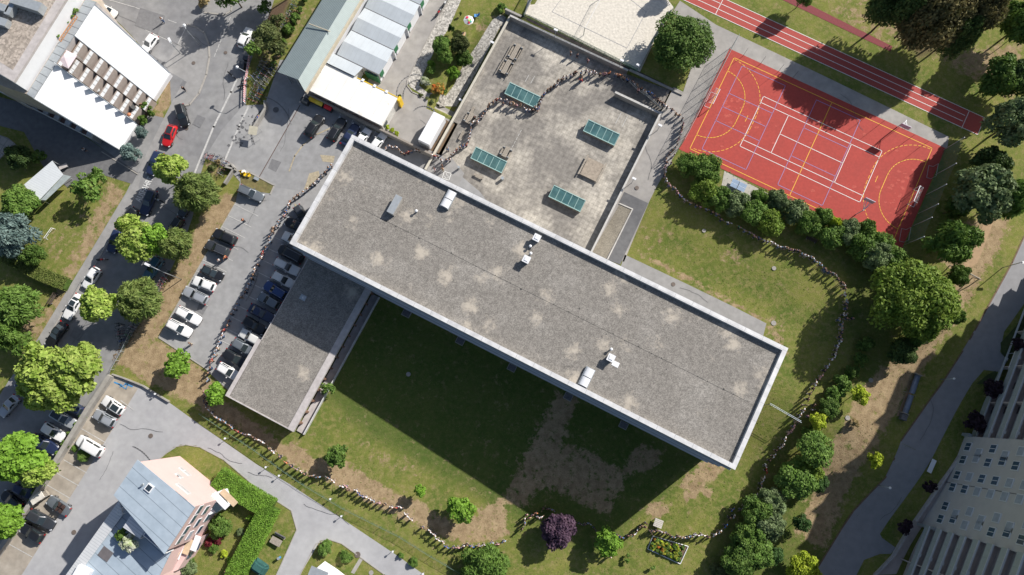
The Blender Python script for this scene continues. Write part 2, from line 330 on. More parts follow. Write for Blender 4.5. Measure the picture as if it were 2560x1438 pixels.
def build_ground():
    def axis(lo, hi, keys, step):
        a = list(np.arange(lo, hi+.01, step)); a += keys
        for s, e in ((lo, -1), (hi, 1)):
            d = step; x = s
            for _ in range(22): d *= 1.42; x += e*d; a.append(x)
        return np.array(sorted(set(round(float(q), 3) for q in a)))
    us = axis(-125, 96, [.18, .22, -33.54, -33.56, -38.59, -38.61, -34.01, -33.99, -36.0], .7)
    vs = axis(-66, 116, [65.29, 65.31, 42.79, 42.81], .7)
    U, V = np.meshgrid(us, vs, indexing='ij'); nu, nv = U.shape
    X = E1[0]*U+E2[0]*V; Y = E1[1]*U+E2[1]*V
    Z = np.array([[g_uv(U[i, j], V[i, j]) for j in range(nv)] for i in range(nu)])
    verts = np.stack([X.ravel(), Y.ravel(), Z.ravel()], 1)
    i, j = np.meshgrid(np.arange(nu-1), np.arange(nv-1), indexing='ij'); q = (i*nv+j).ravel()
    faces = np.stack([q, q+nv, q+nv+1, q+1], 1)
    me = bpy.data.meshes.new('ground'); me.from_pydata(verts.tolist(), [], faces.tolist())
    # photo position of each vertex (only to look up where the lawn is worn)
    D = verts-np.array([0, 0, CAMH]); dp = D@FW; px = 1280+FPX*D[:, 0]/dp; py = 719-FPX*(D@UP)/dp
    ok = (dp > 5)
    def mask(lst):
        r = np.zeros(len(px))
        for poly, st, soft in lst:
            poly = np.array(poly, float); lo = poly.min(0)-soft*2; hi = poly.max(0)+soft*2
            s = np.where(ok & (px > lo[0]) & (px < hi[0]) & (py > lo[1]) & (py < hi[1]))[0]
            if not len(s): continue
            x = px[s]; y = py[s]; ins = np.zeros(len(s), bool); dist = np.full(len(s), 1e9)
            for k in range(len(poly)):
                a = poly[k]; c = poly[(k+1) % len(poly)]
                cr = ((a[1] > y) != (c[1] > y)); xx = (c[0]-a[0])*(y-a[1])/((c[1]-a[1]) if c[1] != a[1] else 1e-9)+a[0]
                ins ^= cr & (x < xx)
                d = c-a; tt = np.clip(((x-a[0])*d[0]+(y-a[1])*d[1])/(d@d+1e-9), 0, 1)
                dist = np.minimum(dist, np.hypot(x-a[0]-tt*d[0], y-a[1]-tt*d[1]))
            sdv = np.where(ins, dist, -dist); r[s] = np.maximum(r[s], st*np.clip(.5+sdv/(2*soft), 0, 1))
        return r
    base = .12
    col = np.ones((len(px), 4), np.float32); col[:, 0] = np.maximum(mask(DRY), base); col[:, 1] = mask(SOIL); col[:, 2] = mask(LUSH_SHADE)
    at = me.color_attributes.new('wear_shade', 'FLOAT_COLOR', 'POINT'); at.data.foreach_set('color', col.ravel())
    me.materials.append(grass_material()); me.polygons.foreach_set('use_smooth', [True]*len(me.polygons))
    o = bpy.data.objects.new('ground', me); COL.objects.link(o); o['kind'] = 'structure'
build_ground()
# ------------------------------------------------------------------ roads, yards, paths
road_px = [(236, -60), (705, -60), (672, 40), (650, 85), (632, 140), (618, 180), (615, 262), (560, 340), (515, 392), (500, 440), (482, 540), (462, 600), (420, 690), (356, 800), (334, 830), (277, 924), (268, 962), (0, 1375), (-60, 1460), (-160, 1400), (-160, 1100), (-30, 1035), (20, 955), (93, 850), (316, 480), (340, 432), (200, 330), (230, 250), (430, 300), (425, 200), (330, 90), (240, 0)]
sheet('road', road_px, M_asphalt, .02)
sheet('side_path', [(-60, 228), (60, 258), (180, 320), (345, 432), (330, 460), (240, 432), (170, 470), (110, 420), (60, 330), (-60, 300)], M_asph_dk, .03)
sheet('pavement', [(318, 480), (350, 430), (352, 445), (344, 480), (234, 668), (157, 780), (113, 860), (60, 935), (40, 960), (20, 955), (93, 850)], M_walk, .035)
sheet('corner_pavement', t(1, (1400, 190), (1470, 205), (1530, 250), (1560, 330), (1565, 430), (1540, 560), (1480, 700), (1400, 790), (1350, 800), (1300, 900), (1180, 1130), (1080, 1300), (1030, 1290), (1130, 1080), (1200, 940), (1290, 760), (1380, 600), (1270, 540), (1240, 490), (1330, 330)), M_walk, .035)
curb('road_curb', t(1, (1400, 185), (1470, 203), (1530, 248), (1563, 330), (1568, 430), (1545, 560), (1490, 700), (1420, 785), (1380, 790)), M_curb, .3, .12)
curb('lawn_edge', [(345, 436), (300, 408), (255, 380)], M_curb, .18, .12)
curb('pavement_curb', [(344, 480), (234, 668), (157, 780), (113, 860)], M_curb, .18, .1)
sheet('traffic_island', t(1, (1520, -30), (1530, 95), (1680, 115), (1735, 80), (1730, 30), (1690, -30)), M_walk, .06)
curb('island_curb', t(1, (1530, 95), (1680, 113), (1730, 85), (1735, 50), (1700, 0)), M_curb, .25, .12)
yard_px = [(512, 394), (555, 325), (608, 264), (640, 262), (662, 262), (700, 150), (760, 150), (790, 250), (970, 345), (1105, 390), (1135, 425), (1200, 480), (1230, 520), (1000, 720), (760, 720), (640, 900), (610, 965), (580, 985), (512, 922), (397, 846), (589, 507), (600, 455), (575, 425)]
sheet('school_yard', yard_px, M_syard, .04)
sheet('yard_patch', t(2, (340, 790), (560, 700), (600, 800), (820, 900), (720, 1000), (590, 1200), (330, 1430), (20, 1380), (60, 1250)), mat('asphalt_mid', (.27, .27, .272), .9, .12, .9, .15, 30, col2=(.22, .22, .222), c2scale=.2, coord='World'), .055)
def marks(name, segs, m, off, wd):
    b = MB()
    for s in segs: strip_pts(b, [G(*p) for p in s], wd, off)
    o = b.build(name, m); o['kind'] = 'structure'; return o
marks('drain_channel', [t(2, (330, 790), (20, 1335))], M_rust, .07, .14)
marks('yellow_arc_line', [t(2, (640, 950), (560, 960), (450, 1010), (350, 1090), (290, 1170), (250, 1280))], M_oline, .075, .25)
b = MB()
for c in (t(2, (480, 1160), (590, 1170), (580, 1220), (500, 1210)), t(2, (400, 1300), (470, 1280), (480, 1320), (430, 1370), (390, 1420), (360, 1420)), t(6, (285, 90), (300, 90), (320, 130), (305, 140))):
    b.face([(*G(*p).to_2d(), .074) for p in c][::-1])
tag(b.build('yellow_patch', M_oline), kind='structure')
# kerb lines and road lines
marks('edge_line', [t(1, (1770, 600), (1730, 690), (1600, 950), (1460, 1290)), t(1, (1860, 800), (1790, 950), (1680, 1210))], M_sline, .045, .34)
marks('dashed_centre_line', [t(1, (1725-14*k, 130+34*k), (1717-14*k, 152+34*k)) for k in range(9)], M_sline, .045, .12)
marks('side_street_line', [t(1, (820, 0), (1010, 55), (1150, 110)), t(1, (1260, 150), (1320, 172)), t(1, (1365, 185), (1400, 200)), t(1, (1090, 225), (1330, 335), (1395, 200))], M_sline, .045, .12)
marks('road_seam', [t(1, (870, 110), (1110, 210), (1180, 260), (1380, 360)), t(5, (1180, 80), (1320, 170)), t(5, (610, 660), (470, 900), (380, 1060))], M_black, .045, .08)
marks('side_lane', [t(5, (700, 560), (610, 700), (480, 890), (440, 960))], M_sline, .046, .12)
# parking bay lines of the school car park
bays = []
for p in ((1760, 95), (1708, 177), (1660, 258), (1610, 345), (1570, 430), (1522, 512), (1478, 595), (1430, 680), (1383, 766), (1335, 850), (1280, 935), (1230, 1020)):
    bays.append(t(5, p, (p[0]+172, p[1]+ 86)))
for k in range(11):
    x0, y0 = 662-15.3*k*1.02, 588+27.5*k*1.03; bays.append([(x0+26, y0+6), (x0+83, y0+34)])
marks('parking_bay_lines', bays, M_sline, .075, .12)
marks('upper_bay_lines', [t(2, (635, 850), (600, 930)), t(2, (730, 890), (700, 960)), t(2, (815, 930), (790, 990)), t(2, (905, 965), (880, 1020)), t(2, (995, 1010), (975, 1060))], M_sline, .075, .12)
curb('car_park_curb', [(589, 507), (397, 844), (512, 920), (575, 968)], M_curb, .16, .1)
# planted triangle at the yard gate
sheet('planted_strip', [(600, 432), (625, 430), (684, 464), (676, 484), (648, 480), (602, 458)], mat('dry_turf', (.17, .14, .06), .95, .3, 1.5, .5, 8, col2=(.09, .11, .03), c2scale=.6, coord='World'), .065)
curb('planted_strip_curb', [(598, 428), (625, 432), (686, 464), (676, 486)], M_curb, .2, .14)
# stains where the road was wet
random.seed(3); b = MB()
for k in range(46):
    y = random.uniform(288, 372); c = 628-(y-288)*.5+random.uniform(-24, 14); q = G(c, y); r = random.uniform(.08, .34); n = 9
    b.face([(q.x+r*random.uniform(.6, 1.1)*math.cos(6.283*i/n), q.y+r*random.uniform(.6, 1.1)*math.sin(6.283*i/n), .058+k*.0003) for i in range(n)])
tag(b.build('wet_stains', M_black), kind='structure')
# lower court yard around the pink house
sheet('lower_yard', [(284, 938), (360, 968), (428, 1010), (500, 1062), (640, 1160), (723, 1210), (840, 1287), (1000, 1394), (1085, 1455), (964, 1438), (854, 1359), (827, 1349), (800, 1352), (750, 1438), (740, 1470), (690, 1440), (742, 1325), (730, 1278), (640, 1218), (560, 1150), (490, 1114), (450, 1112), (400, 1145), (345, 1250), (150, 1460), (-60, 1460), (0, 1400)], M_yard, .03)
sheet('bay_strip', [(284, 945), (345, 972), (50, 1445), (-40, 1440)], M_bay, .05)
marks('lower_bay_lines', [t(9, (735, 180), (800, 215)), t(9, (680, 250), (850, 350)), t(9, (610, 340), (790, 445)), t(9, (550, 440), (700, 560)), t(9, (480, 575), (650, 672)), t(9, (410, 665), (590, 768)), t(9, (350, 760), (525, 862)), t(9, (180, 990), (340, 1090)), t(9, (60, 1200), (240, 1300)), t(9, (905, 130), (1000, 200))], M_sline, .075, .12)
curb('lower_lane_curb', [(400, 1147), (434, 1118), (465, 1112), (500, 1118), (560, 1150), (640, 1218), (728, 1276), (742, 1325), (690, 1440)], M_curb, .14, .08)
curb('fork_curb', [(750, 1438), (790, 1360), (820, 1348), (854, 1359), (960, 1436)], M_curb, .14, .08)
b = MB()
for dx, dy in ((880, -5), (960, 5)):
    strip_pts(b, [G(*p) for p in t(9, (dx-20, dy), (dx+30, dy+20))], .25, .08)
strip_pts(b, [G(*p) for p in t(9, (900, 30), (960, 0), (945, 45), (890, 10))], .15, .08)
tag(b.build('blue_disabled_bay_sign', mat('blue_paint', (.05, .22, .45), .7)), kind='structure')
# upper service lane and garden
sheet('service_lane', [(1055, -40), (1150, -40), (1105, 45), (1060, 150), (1023, 195), (1020, 215), (1035, 235), (1105, 265), (1160, 280), (1100, 395), (960, 335), (900, 290), (930, 160), (1000, 40)], M_asph_lt, .03)
sheet('garden_gravel', t(2, (1500, -40), (1540, -10), (1440, 220), (1350, 350), (1250, 560), (1220, 640), (1290, 700), (1420, 720), (1480, 640), (1560, 470), (1660, 330), (1770, 150), (1830, 110), (1870, 130), (1760, 330), (1640, 560), (1500, 800), (1420, 795), (1260, 720), (1150, 650), (1140, 590), (1220, 420), (1330, 200), (1440, -40)), M_gravel, .04)
curb('garden_curb', t(2, (1135, 600), (1130, 640), (1170, 690), (1260, 730), (1415, 800)), M_curb, .2, .14)
curb('lane_edge', t(2, (1455, -20), (1330, 210), (1210, 440), (1135, 600)), M_curb, .15, .1)
sheet('ramp', [(1268, 50), (1262, 40), (1232, 130), (1184, 214), (1145, 265), (1115, 290), (1130, 300), (1158, 296), (1212, 190), (1276, 62)], M_asph_dk, .02, cell=1)
sheet('planting_strip', t(2, (1400, 890), (1490, 930), (1370, 1150), (1290, 1120)), M_soil, .05)
# terrace
tp = [W(-33.5, 65.2), W(.1, 65.2), W(.1, 20), W(-33.5, 20)]
sheet('terrace', tp, M_slab, .03, world=True)
tag(bpy.data.objects['terrace'], kind='structure')
sheet('terrace_apron', [G(*p).to_2d() for p in t(2, (1380, 1180), (1470, 1190), (1560, 1300), (1510, 1400), (1300, 1290), (1220, 1240))], M_walk, .055, world=True)
b = MB()
strip_pts(b, [G(*p) for p in t(2, (1410, 1285), (1462, 1300), (1445, 1350), (1395, 1335))], .1, .075, closed=True)
strip_pts(b, [G(*p) for p in t(2, (1425, 1300), (1432, 1320), (1448, 1322), (1450, 1332), (1420, 1335), (1412, 1320))], .08, .075)
tag(b.build('wheelchair_marking', M_wline), kind='structure')
marks('terrace_marks', [t(3, (100, 610), (125, 565)), t(3, (140, 625), (170, 570)), t(3, (775, 925), (815, 850)), t(3, (825, 950), (865, 870))]+[t(3, (70-15*k, 975+28*k), (62-15*k, 990+28*k)) for k in range(9)], M_sline, .05, .09)
# upper-level paths on the east side
sheet('court_path', [(1700, 2), (1790, 62), (2060, 190), (2372, 342), (2368, 372), (2330, 374), (1836, 143), (1815, 150), (1697, 370), (1640, 470), (1625, 500), (1560, 655), (1543, 645), (1600, 522), (1486, 640), (1482, 626), (1648, 290), (1660, 292), (1706, 236), (1745, 118), (1682, 30)], M_asph_lt, .03)
sheet('stair_landing', [W(.22, 59.5), W(.22, 66.2), W(4.5, 66.0), W(4.5, 58)], M_asph_lt, .02, world=True)
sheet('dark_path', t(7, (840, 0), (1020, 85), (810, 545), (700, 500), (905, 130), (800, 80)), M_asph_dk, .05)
sheet('gravel_bed', t(7, (805, 95), (895, 135), (700, 510), (600, 450)), mat('moss_gravel', (.26, .235, .19), .95, .25, 5, .4, 25, col2=(.17, .15, .12), c2scale=.5, coord='World'), .07)
curb('gravel_bed_curb', t(7, (805, 88), (902, 130), (715, 505)), mat('light_concrete', (.5, .48, .45), .8), .22, .15)
sheet('north_path', t(7, (845, 470), (1310, 690), (1660, 860), (1905, 985), (1880, 1080), (1500, 950), (800, 600)), M_walk, .03)
# running track and jump run-up
sheet('running_track', [(1640, -81), (1920, 48), (2462, 295), (2444, 337), (1920, 97), (1600, -50)], M_track, .03)
tl = []
for k in range(4):
    f = k/3; a = (1640-40*f, -81+31*f); c = (2462-18*f, 295+42*f); tl.append([a, (c[0]-(0 if k in (0, 3) else 44), c[1]-(0 if k in (0, 3) else 20))])
tl += [[(2462, 295), (2444, 337)], t(4, (1505, 835), (1450, 960)), t(3, (1578, 0), (1525, 105))]
marks('track_lines', tl, M_wline, .05, .1)
sheet('jump_runway', [(1925, -20), (1960, -20), (2231, 116), (2226, 129), (1940, -8)], M_runway, .03)
# sports court (40 m x 20 m inside the yellow line)
sheet('sports_court', [(1824, 122), (2364, 371), (2252, 628), (1697, 373)], M_court, .04)
def CW(a, c): return W(7.9+a*.99, 56.5+c*1.01)     # a along 0..40, c across 0..20
def cline(b, pts, wd=.1, closed=False): strip_pts(b, [CW(*p) for p in pts], wd, .055, closed=closed)
def arc(cx, cy, r, a0, a1, n=14): return [(cx+r*math.cos(math.radians(a0+(a1-a0)*k/n)), cy+r*math.sin(math.radians(a0+(a1-a0)*k/n))) for k in range(n+1)]
yb = MB(); cline(yb, [(0, 0), (40, 0), (40, 20), (0, 20)], .11, True); cline(yb, [(20, 0), (20, 20)], .11)
for s in (0, 1):
    f = (lambda p: p) if s == 0 else (lambda p: (40-p[0], p[1]))
    cline(yb, [f(p) for p in arc(0, 11.5, 5.5, 90, 0)+[(5.5, 8.5)]+arc(0, 8.5, 5.5, 0, -90)], .11)
    da = arc(0, 11.3, 8.4, 88, 0, 15)+[(8.4, 10), (8.4, 9)]+arc(0, 8.7, 8.4, 0, -88, 15)
    L = [f(p) for p in da]
    for a, c in zip(L[:-1], L[1:]):
        m_ = ((a[0]*.45+c[0]*.55), (a[1]*.45+c[1]*.55)); cline(yb, [a, m_], .1)
    cline(yb, [f((7, 9.4)), f((7, 10.6))], .1)
tag(yb.build('yellow_court_lines', M_yline), kind='structure')
def uvl(b, pts, wd=.1, closed=False): strip_pts(b, [W(*p) for p in pts], wd, .055, closed=closed)
wb = MB(); uvl(wb, [(15.9, 61.1), (39.5, 61.1), (39.5, 72.05), (15.9, 72.05)], .1, True)
uvl(wb, [(15.9, 70.7), (39.5, 70.7)]); uvl(wb, [(15.9, 62.5), (39.5, 62.5)])
uvl(wb, [(21.5, 62.5), (21.5, 70.7)]); uvl(wb, [(34.0, 62.5), (34.0, 70.7)]); uvl(wb, [(21.5, 66.6), (34.0, 66.6)])
tag(wb.build('white_court_lines', M_wline), kind='structure')
pb = MB()
for x0, x1 in ((9.9, 18.7), (24.95, 33.7)):
    uvl(pb, [(x0, 57.45), (x1, 57.45), (x1, 75.85), (x0, 75.85)], .09, True)
    for v in (69.7, 63.65): uvl(pb, [(x0, v), (x1, v)], .09)
uvl(pb, [(9.9, 66.75), (18.7, 66.75)], .09)
tag(pb.build('violet_court_lines', M_bline), kind='structure')
# sand court
sheet('sand_court', [(1330, -40), (1311, 36), (1600, 180), (1634, 108), (1685, 20), (1640, -40)], M_sand, .05)
bl = MB()
for s in ([(1401, -5), (1380, 30), (1565, 120), (1615, 30)], ): strip_pts(bl, [G(*p) for p in t(3, (420, -80), (300, 90), (860, 362), (1005, 90), (850, -30))], .05, .07)
tag(bl.build('sand_court_tape', mat('blue_tape', (.10, .13, .20), .7)), kind='structure')
sheet('boardwalk', [(1283, 28), (1310, 40), (1420, 92), (1708, 233), (1702, 240), (1500, 142), (1277, 40)], lines_on(mat('dark_boards', (.075, .062, .055), .85, .25, 2, coord='World'), .3, .05, (.02, .02, .02), axis='y', mixv=.7), .04)
sheet('table_pad', t(3, (1590, 1280), (1917, 1450), (1860, 1560), (1560, 1440)), mat('pad_concrete', (.40, .38, .34), .85, .08, 1, coord='World'), .03)
# apartment path
sheet('apartment_path', [(2640, 470), (2560, 590), (2531, 654), (2354, 958), (2254, 1098), (2214, 1192), (2134, 1275), (2047, 1415), (2020, 1470), (2130, 1460), (2160, 1400), (2200, 1385), (2227, 1385), (2240, 1370), (2205, 1345), (2200, 1335), (2254, 1258), (2354, 1098), (2431, 958), (2460, 925), (2500, 930), (2520, 900), (2500, 880), (2510, 830), (2560, 760), (2660, 620)], mat('path_asphalt', (.25, .25, .26), .9, .08, .8, .1, 30, coord='World'), .03)
curb('apartment_path_edge', [(2560, 592), (2531, 656), (2354, 960), (2254, 1100), (2214, 1194), (2134, 1277), (2047, 1415)], M_soil, .25, .04)
sheet('dirt_run', t(8, (1640, 190), (1700, 195), (1570, 530), (1440, 620), (1430, 600), (1520, 440)), mat('dirt', (.36, .25, .15), .95, .12, 1.5, coord='World'), .03)
sheet('sand_pit', t(12, (1140, -60), (1000, 240), (960, 250), (1080, -30)), mat('dirt2', (.33, .21, .13), .95, .12, 1.5, coord='World'), .03)
sheet('stepping_path', t(10, (775, 1310), (800, 1322), (735, 1430), (710, 1418)), M_conc, .03)
sheet('building_apron', t(8, (1150, 0), (1160, 0), (990, 420), (960, 400)), M_walk, .03)
# manhole covers
def cover(px, py, r, m, lab, nm='manhole_cover'):
    q = G(px, py); b = MB(); n = 20
    b.prism([(r*math.cos(6.283*k/n), r*math.sin(6.283*k/n)) for k in range(n)], -.02, .012)
    o = b.build(nm, m, loc=(q.x, q.y, q.z+.075)); tag(o, lab, 'manhole cover', 'manhole covers'); return o
M_iron = mat('cast_iron', (.13, .105, .09), .7, .2, 8); M_ringc = mat('cover_concrete', (.30, .285, .265), .9, .15, 3)
CV = [((484, 158), .36, M_iron, 'round iron cover on the kerbed pavement corner under the globe lamp'), ((564, 132), .33, M_iron, 'round iron cover in the road near the white car driving up'),
 ((467, 322), .33, M_iron, 'round iron cover in the road beside the black and the red car'), ((377, 1090), .4, M_iron, 'round iron cover in the middle of the lower yard'),
 ((185, 1331), .4, M_iron, 'round iron cover at the tip of the pink house shadow'), ((690, 275), .55, M_black, 'dark oval drain cover in the shade by the workshop gate'),
 ((1683, 711), .38, M_iron, 'round brown cover on the path north of the school'), ((1592, 470), .38, M_iron, 'reddish round cover on the path beside the terrace wall'),
 ((1934, 808), .45, M_ringc, 'pale concrete cover in the lawn past the school roof corner'), ((1935, 671), .38, M_ringc, 'pale round cover in the lawn beside the hedge shadow'),
 ((2177, 951), .4, M_ringc, 'pale round cover in dry grass below the biggest tree'), ((2119, 1045), .42, M_ringc, 'white round cover in dry grass near the small conifer'),
 ((1021, 936), .4, M_ringc, 'pale cover in the shaded lawn south of the school'), ((894, 1387), .5, M_iron, 'brown round cover where the lane forks'), ((928, 1432), .4, M_ringc, 'pale round cover in the grass by the stepping path'),
 ((1760, 577), .35, M_ringc, 'faint round cover in the shaded lawn by the hedge')]
for (c, r, m_, lab) in CV: cover(*c, r, m_, lab)
# repair patches, cracks and tyre marks
wr_ = random.Random(12); M_patch = mat('asphalt_repair', (.17, .17, .175), .92, .12, 2, coord='World'); M_crack = mat('crack_filler', (.10, .10, .105), .8, .2, 3, coord='World'); M_tyre_mark = mat('tyre_mark', (.20, .20, .205), .9, .2, 2, coord='World')
for pts in (t(1, (1050, 60), (1240, 120), (1180, 260), (1010, 190)), t(1, (1120, 400), (1230, 470), (1190, 520), (1090, 440)), t(1, (1370, 600), (1400, 615), (1375, 655), (1350, 640)), t(5, (1500, 820), (1560, 850), (1520, 920), (1470, 890)), t(2, (120, 1190), (190, 1215), (150, 1290), (90, 1260)), t(9, (1010, 640), (1100, 690), (1060, 760), (980, 700)), t(5, (560, 1010), (640, 1050), (590, 1120), (520, 1080)), t(1, (1480, 860), (1540, 885), (1500, 960), (1440, 930))):
    sheet('asphalt_repair', pts, M_patch, .066)
b = MB()
for (x, y, a, n) in ((300, 1060, .4, 14), (250, 1200, -.9, 10), (520, 1120, .55, 12), (760, 1260, .6, 16), (700, 380, -1.2, 14), (760, 330, .3, 10), (560, 250, -1.1, 12), (420, 300, .9, 8), (470, 90, .4, 8), (260, 640, -1.1, 14), (180, 860, -1.0, 12), (540, 640, -1.05, 12), (620, 560, -1.0, 10), (1050, 300, .5, 8), (2300, 1100, -1.0, 14), (2200, 1300, -1.0, 10), (1620, 450, -1.1, 12), (1700, 720, .5, 10), (2100, 235, .45, 14), (620, 1180, .6, 8)):
    pts = [(x, y)]
    for k in range(n): a += wr_.uniform(-.35, .35); x += 8*math.cos(a); y += 8*math.sin(a); pts.append((x, y))
    strip_pts(b, [G(*p) for p in pts], .05, .078+.0001*n)
tag(b.build('crack_lines', M_crack), kind='structure')
b = MB()
for (x, y, r, a0, a1) in ((1040, 235, 48, 1.2, 3.6), (1048, 240, 40, 1.5, 3.3), (1060, 300, 34, .3, 2.4), (700, 330, 70, 2.2, 3.6), (706, 334, 78, 2.3, 3.5), (640, 330, 90, .2, 1.3), (300, 1200, 90, .3, 1.2), (450, 640, 200, -.6, -.2)):
    strip_pts(b, [G(x+r*math.cos(a0+(a1-a0)*k/12), y-r*math.sin(a0+(a1-a0)*k/12)) for k in range(13)], .16, .082)
tag(b.build('tyre_marks', M_tyre_mark), kind='structure')

M_scuff = mat('court_scuff', (.43, .085, .065), .9, .2, 3, coord='World'); M_leafl = mat('leaf_litter', (.20, .13, .06), .95, .3, 4, coord='World')
b = MB(); sr = random.Random(31)
for k in range(90):
    if k < 30: u, v = 9.5+abs(sr.gauss(0, 2.2)), 66.6+sr.gauss(0, 2.4)
    elif k < 60: u, v = 46-abs(sr.gauss(0, 2.2)), 66.4+sr.gauss(0, 2.4)
    else: u, v = sr.uniform(9, 46), sr.uniform(58, 75)
    x, y = W(u, v); r = sr.uniform(.08, .4); a0 = sr.uniform(0, 3)
    b.face([(x+r*sr.uniform(.5, 1)*math.cos(a0+6.283*i/7)*1.6, y+r*sr.uniform(.5, 1)*math.sin(a0+6.283*i/7), g(x, y)+.0462+k*.00007) for i in range(7)])
tag(b.build('court_scuffs', M_scuff), kind='structure')
b = MB()
for k in range(260):
    px, py = sr.choice([(sr.uniform(1700, 2230), None), (sr.uniform(300, 480), None), (sr.uniform(280, 330), None)])[0], None
    if px > 1000: py = 380+(px-1697)*.455+sr.uniform(-9, 1)
    else: py = 900-(px-285)*1.45+sr.uniform(-16, 16)
    q = G(px, py); r = sr.uniform(.04, .12); b.face([(q.x+r*math.cos(6.283*i/5), q.y+r*math.sin(6.283*i/5), q.z+.09+k*.0002) for i in range(5)])
tag(b.build('leaf_litter', M_leafl), 'fallen leaves along the court edge and the strip by the car park', kind='stuff')
# ================================================================== buildings
M_roofg = speckle(mat('gravel_roof', (.215, .200, .180), .95, .15, 1.2, .4, 12, col2=(.30, .283, .258), c2scale=.16, c2amt=.6, coord='World', detail=8, hi=(.5, .72)), 8.0, .32)
def blotch(m):   # pale washed patches round the roof drains
    N = m.node_tree.nodes; L = m.node_tree.links; b = N['Principled BSDF']; src = b.inputs['Base Color'].links[0].from_socket
    ge = N.new('ShaderNodeNewGeometry'); v = N.new('ShaderNodeTexVoronoi'); v.inputs['Scale'].default_value = .19; L.new(ge.outputs['Position'], v.inputs['Vector'])
    n = N.new('ShaderNodeTexNoise'); n.inputs['Scale'].default_value = 1.1; n.inputs['Detail'].default_value = 8; n.inputs['Roughness'].default_value = .75; L.new(ge.outputs['Position'], n.inputs['Vector'])
    a = N.new('ShaderNodeMath'); a.operation = 'MULTIPLY_ADD'; L.new(n.outputs[0], a.inputs[0]); a.inputs[1].default_value = -1.1; L.new(v.outputs['Distance'], a.inputs[2])
    r = N.new('ShaderNodeMapRange'); r.inputs[1].default_value = -.26; r.inputs[2].default_value = -.50; r.inputs[3].default_value = 0; r.inputs[4].default_value = .85; L.new(a.outputs[0], r.inputs[0])
    mx = N.new('ShaderNodeMix'); mx.data_type = 'RGBA'; L.new(r.outputs[0], mx.inputs[0]); L.new(src, mx.inputs[6]); mx.inputs[7].default_value = (.47, .42, .35, 1); L.new(mx.outputs[2], b.inputs['Base Color'])
blotch(M_roofg)
M_parapet = mat('parapet_metal', (.64, .64, .64), .45, .10, 1.2, metal=.1, col2=(.48, .48, .49), c2scale=.5, c2amt=.6, coord='World'); lines_on(M_parapet, 3.0, .06, (.2, .21, .22), axis='x', mixv=.6, two=True)
M_fascia = mat('fascia_concrete', (.42, .39, .38), .8, .12, 1.5, col2=(.50, .47, .46), c2scale=.4)
M_wall = mat('school_wall', (.30, .30, .30), .8, .08, 1)
M_glass = mat('dark_glass', (.03, .045, .06), .08, .1, .5, spec=.8)
M_glassb = mat('blue_glass', (.06, .10, .15), .1, .2, .8, spec=.8)
M_white = mat('white_render', (.72, .73, .75), .8, .03, 1)
M_whitemetal = mat('white_metal', (.70, .71, .73), .4, .03, 1)
M_steel = mat('galvanised_steel', (.42, .45, .47), .4, .08, 2, metal=.4)
M_frame = mat('window_frame', (.62, .63, .65), .5, .03, 1)
def R(u0, v0, u1, v1): return [W(u0, v0), W(u1, v0), W(u1, v1), W(u0, v1)]
def ring(b, u0, v0, u1, v1, wd, z0, z1):
    b.prism(R(u0, v0, u1, v0+wd), z0, z1); b.prism(R(u0, v1-wd, u1, v1), z0, z1)
    b.prism(R(u0, v0+wd, u0+wd, v1-wd), z0, z1); b.prism(R(u1-wd, v0+wd, u1, v1-wd), z0, z1)
def UVZ(u, v, z): x, y = W(u, v); return (x, y, z)
def wbox(b, u, v, z, su, sv, sz, m=0, taper=1): return b.box(UVZ(u, v, z), (su, sv, sz), A, m, taper)
# ---- the school
school = empty('school_building', (0, 0, 0), 0, 'long grey gravel roofed school block with pale parapet across the middle of the picture', 'school building')
U0, V0, U1, V1 = -43.45, 7.0, 34.2, 27.6
b = MB(); b.prism(R(U0+.12, V0+.12, U1-.12, V1-.12), -4.6, 13.2); b.build('wall', M_wall, school)
b = MB(); b.prism(R(U0+.5, V0+.5, U1-.5, V1-.5), 13.21, 13.32); b.build('roof', M_roofg, school)
b = MB(); ring(b, U0, V0, U1, V1, .72, 13.0, 14.0); o = b.build('parapet', M_parapet, school); 
for z in (1.4, 5.0, 8.6, 11.4):
    b = MB(); wbox(b, -4.6, V0+.07, z, 76.5, .1, 1.5 if z > 2 else 1.1); wf = b.build('window_band', M_glassb, school)
    b = MB()
    for k in range(38): wbox(b, -42.8+k*2.05, V0+.0, z, .09, .1, 1.6)
    wbox(b, -4.6, V0-.06, z-.85, 76.9, .28, .1); b.build('window_frame', M_frame, wf)
b = MB(); wbox(b, -4.6, V0-.15, 12.5, 77.2, .32, .22); wbox(b, -4.6, V0-.12, 7.0, 77.0, .3, .2); b.build('sun_blind_rail', M_steel, school)
for u in (-24.2, -13.5, -3.2, 8.0, 19.0):
    b = MB(); zz = g_uv(u, 6); wbox(b, u, V0-.75, zz+.15, 1.5, 1.2, .5); o = b.build('light_well', M_conc, school)
    b = MB(); wbox(b, u, V0-.75, zz+.42, 1.3, 1.0, .03); b.build('grate', M_black, o)
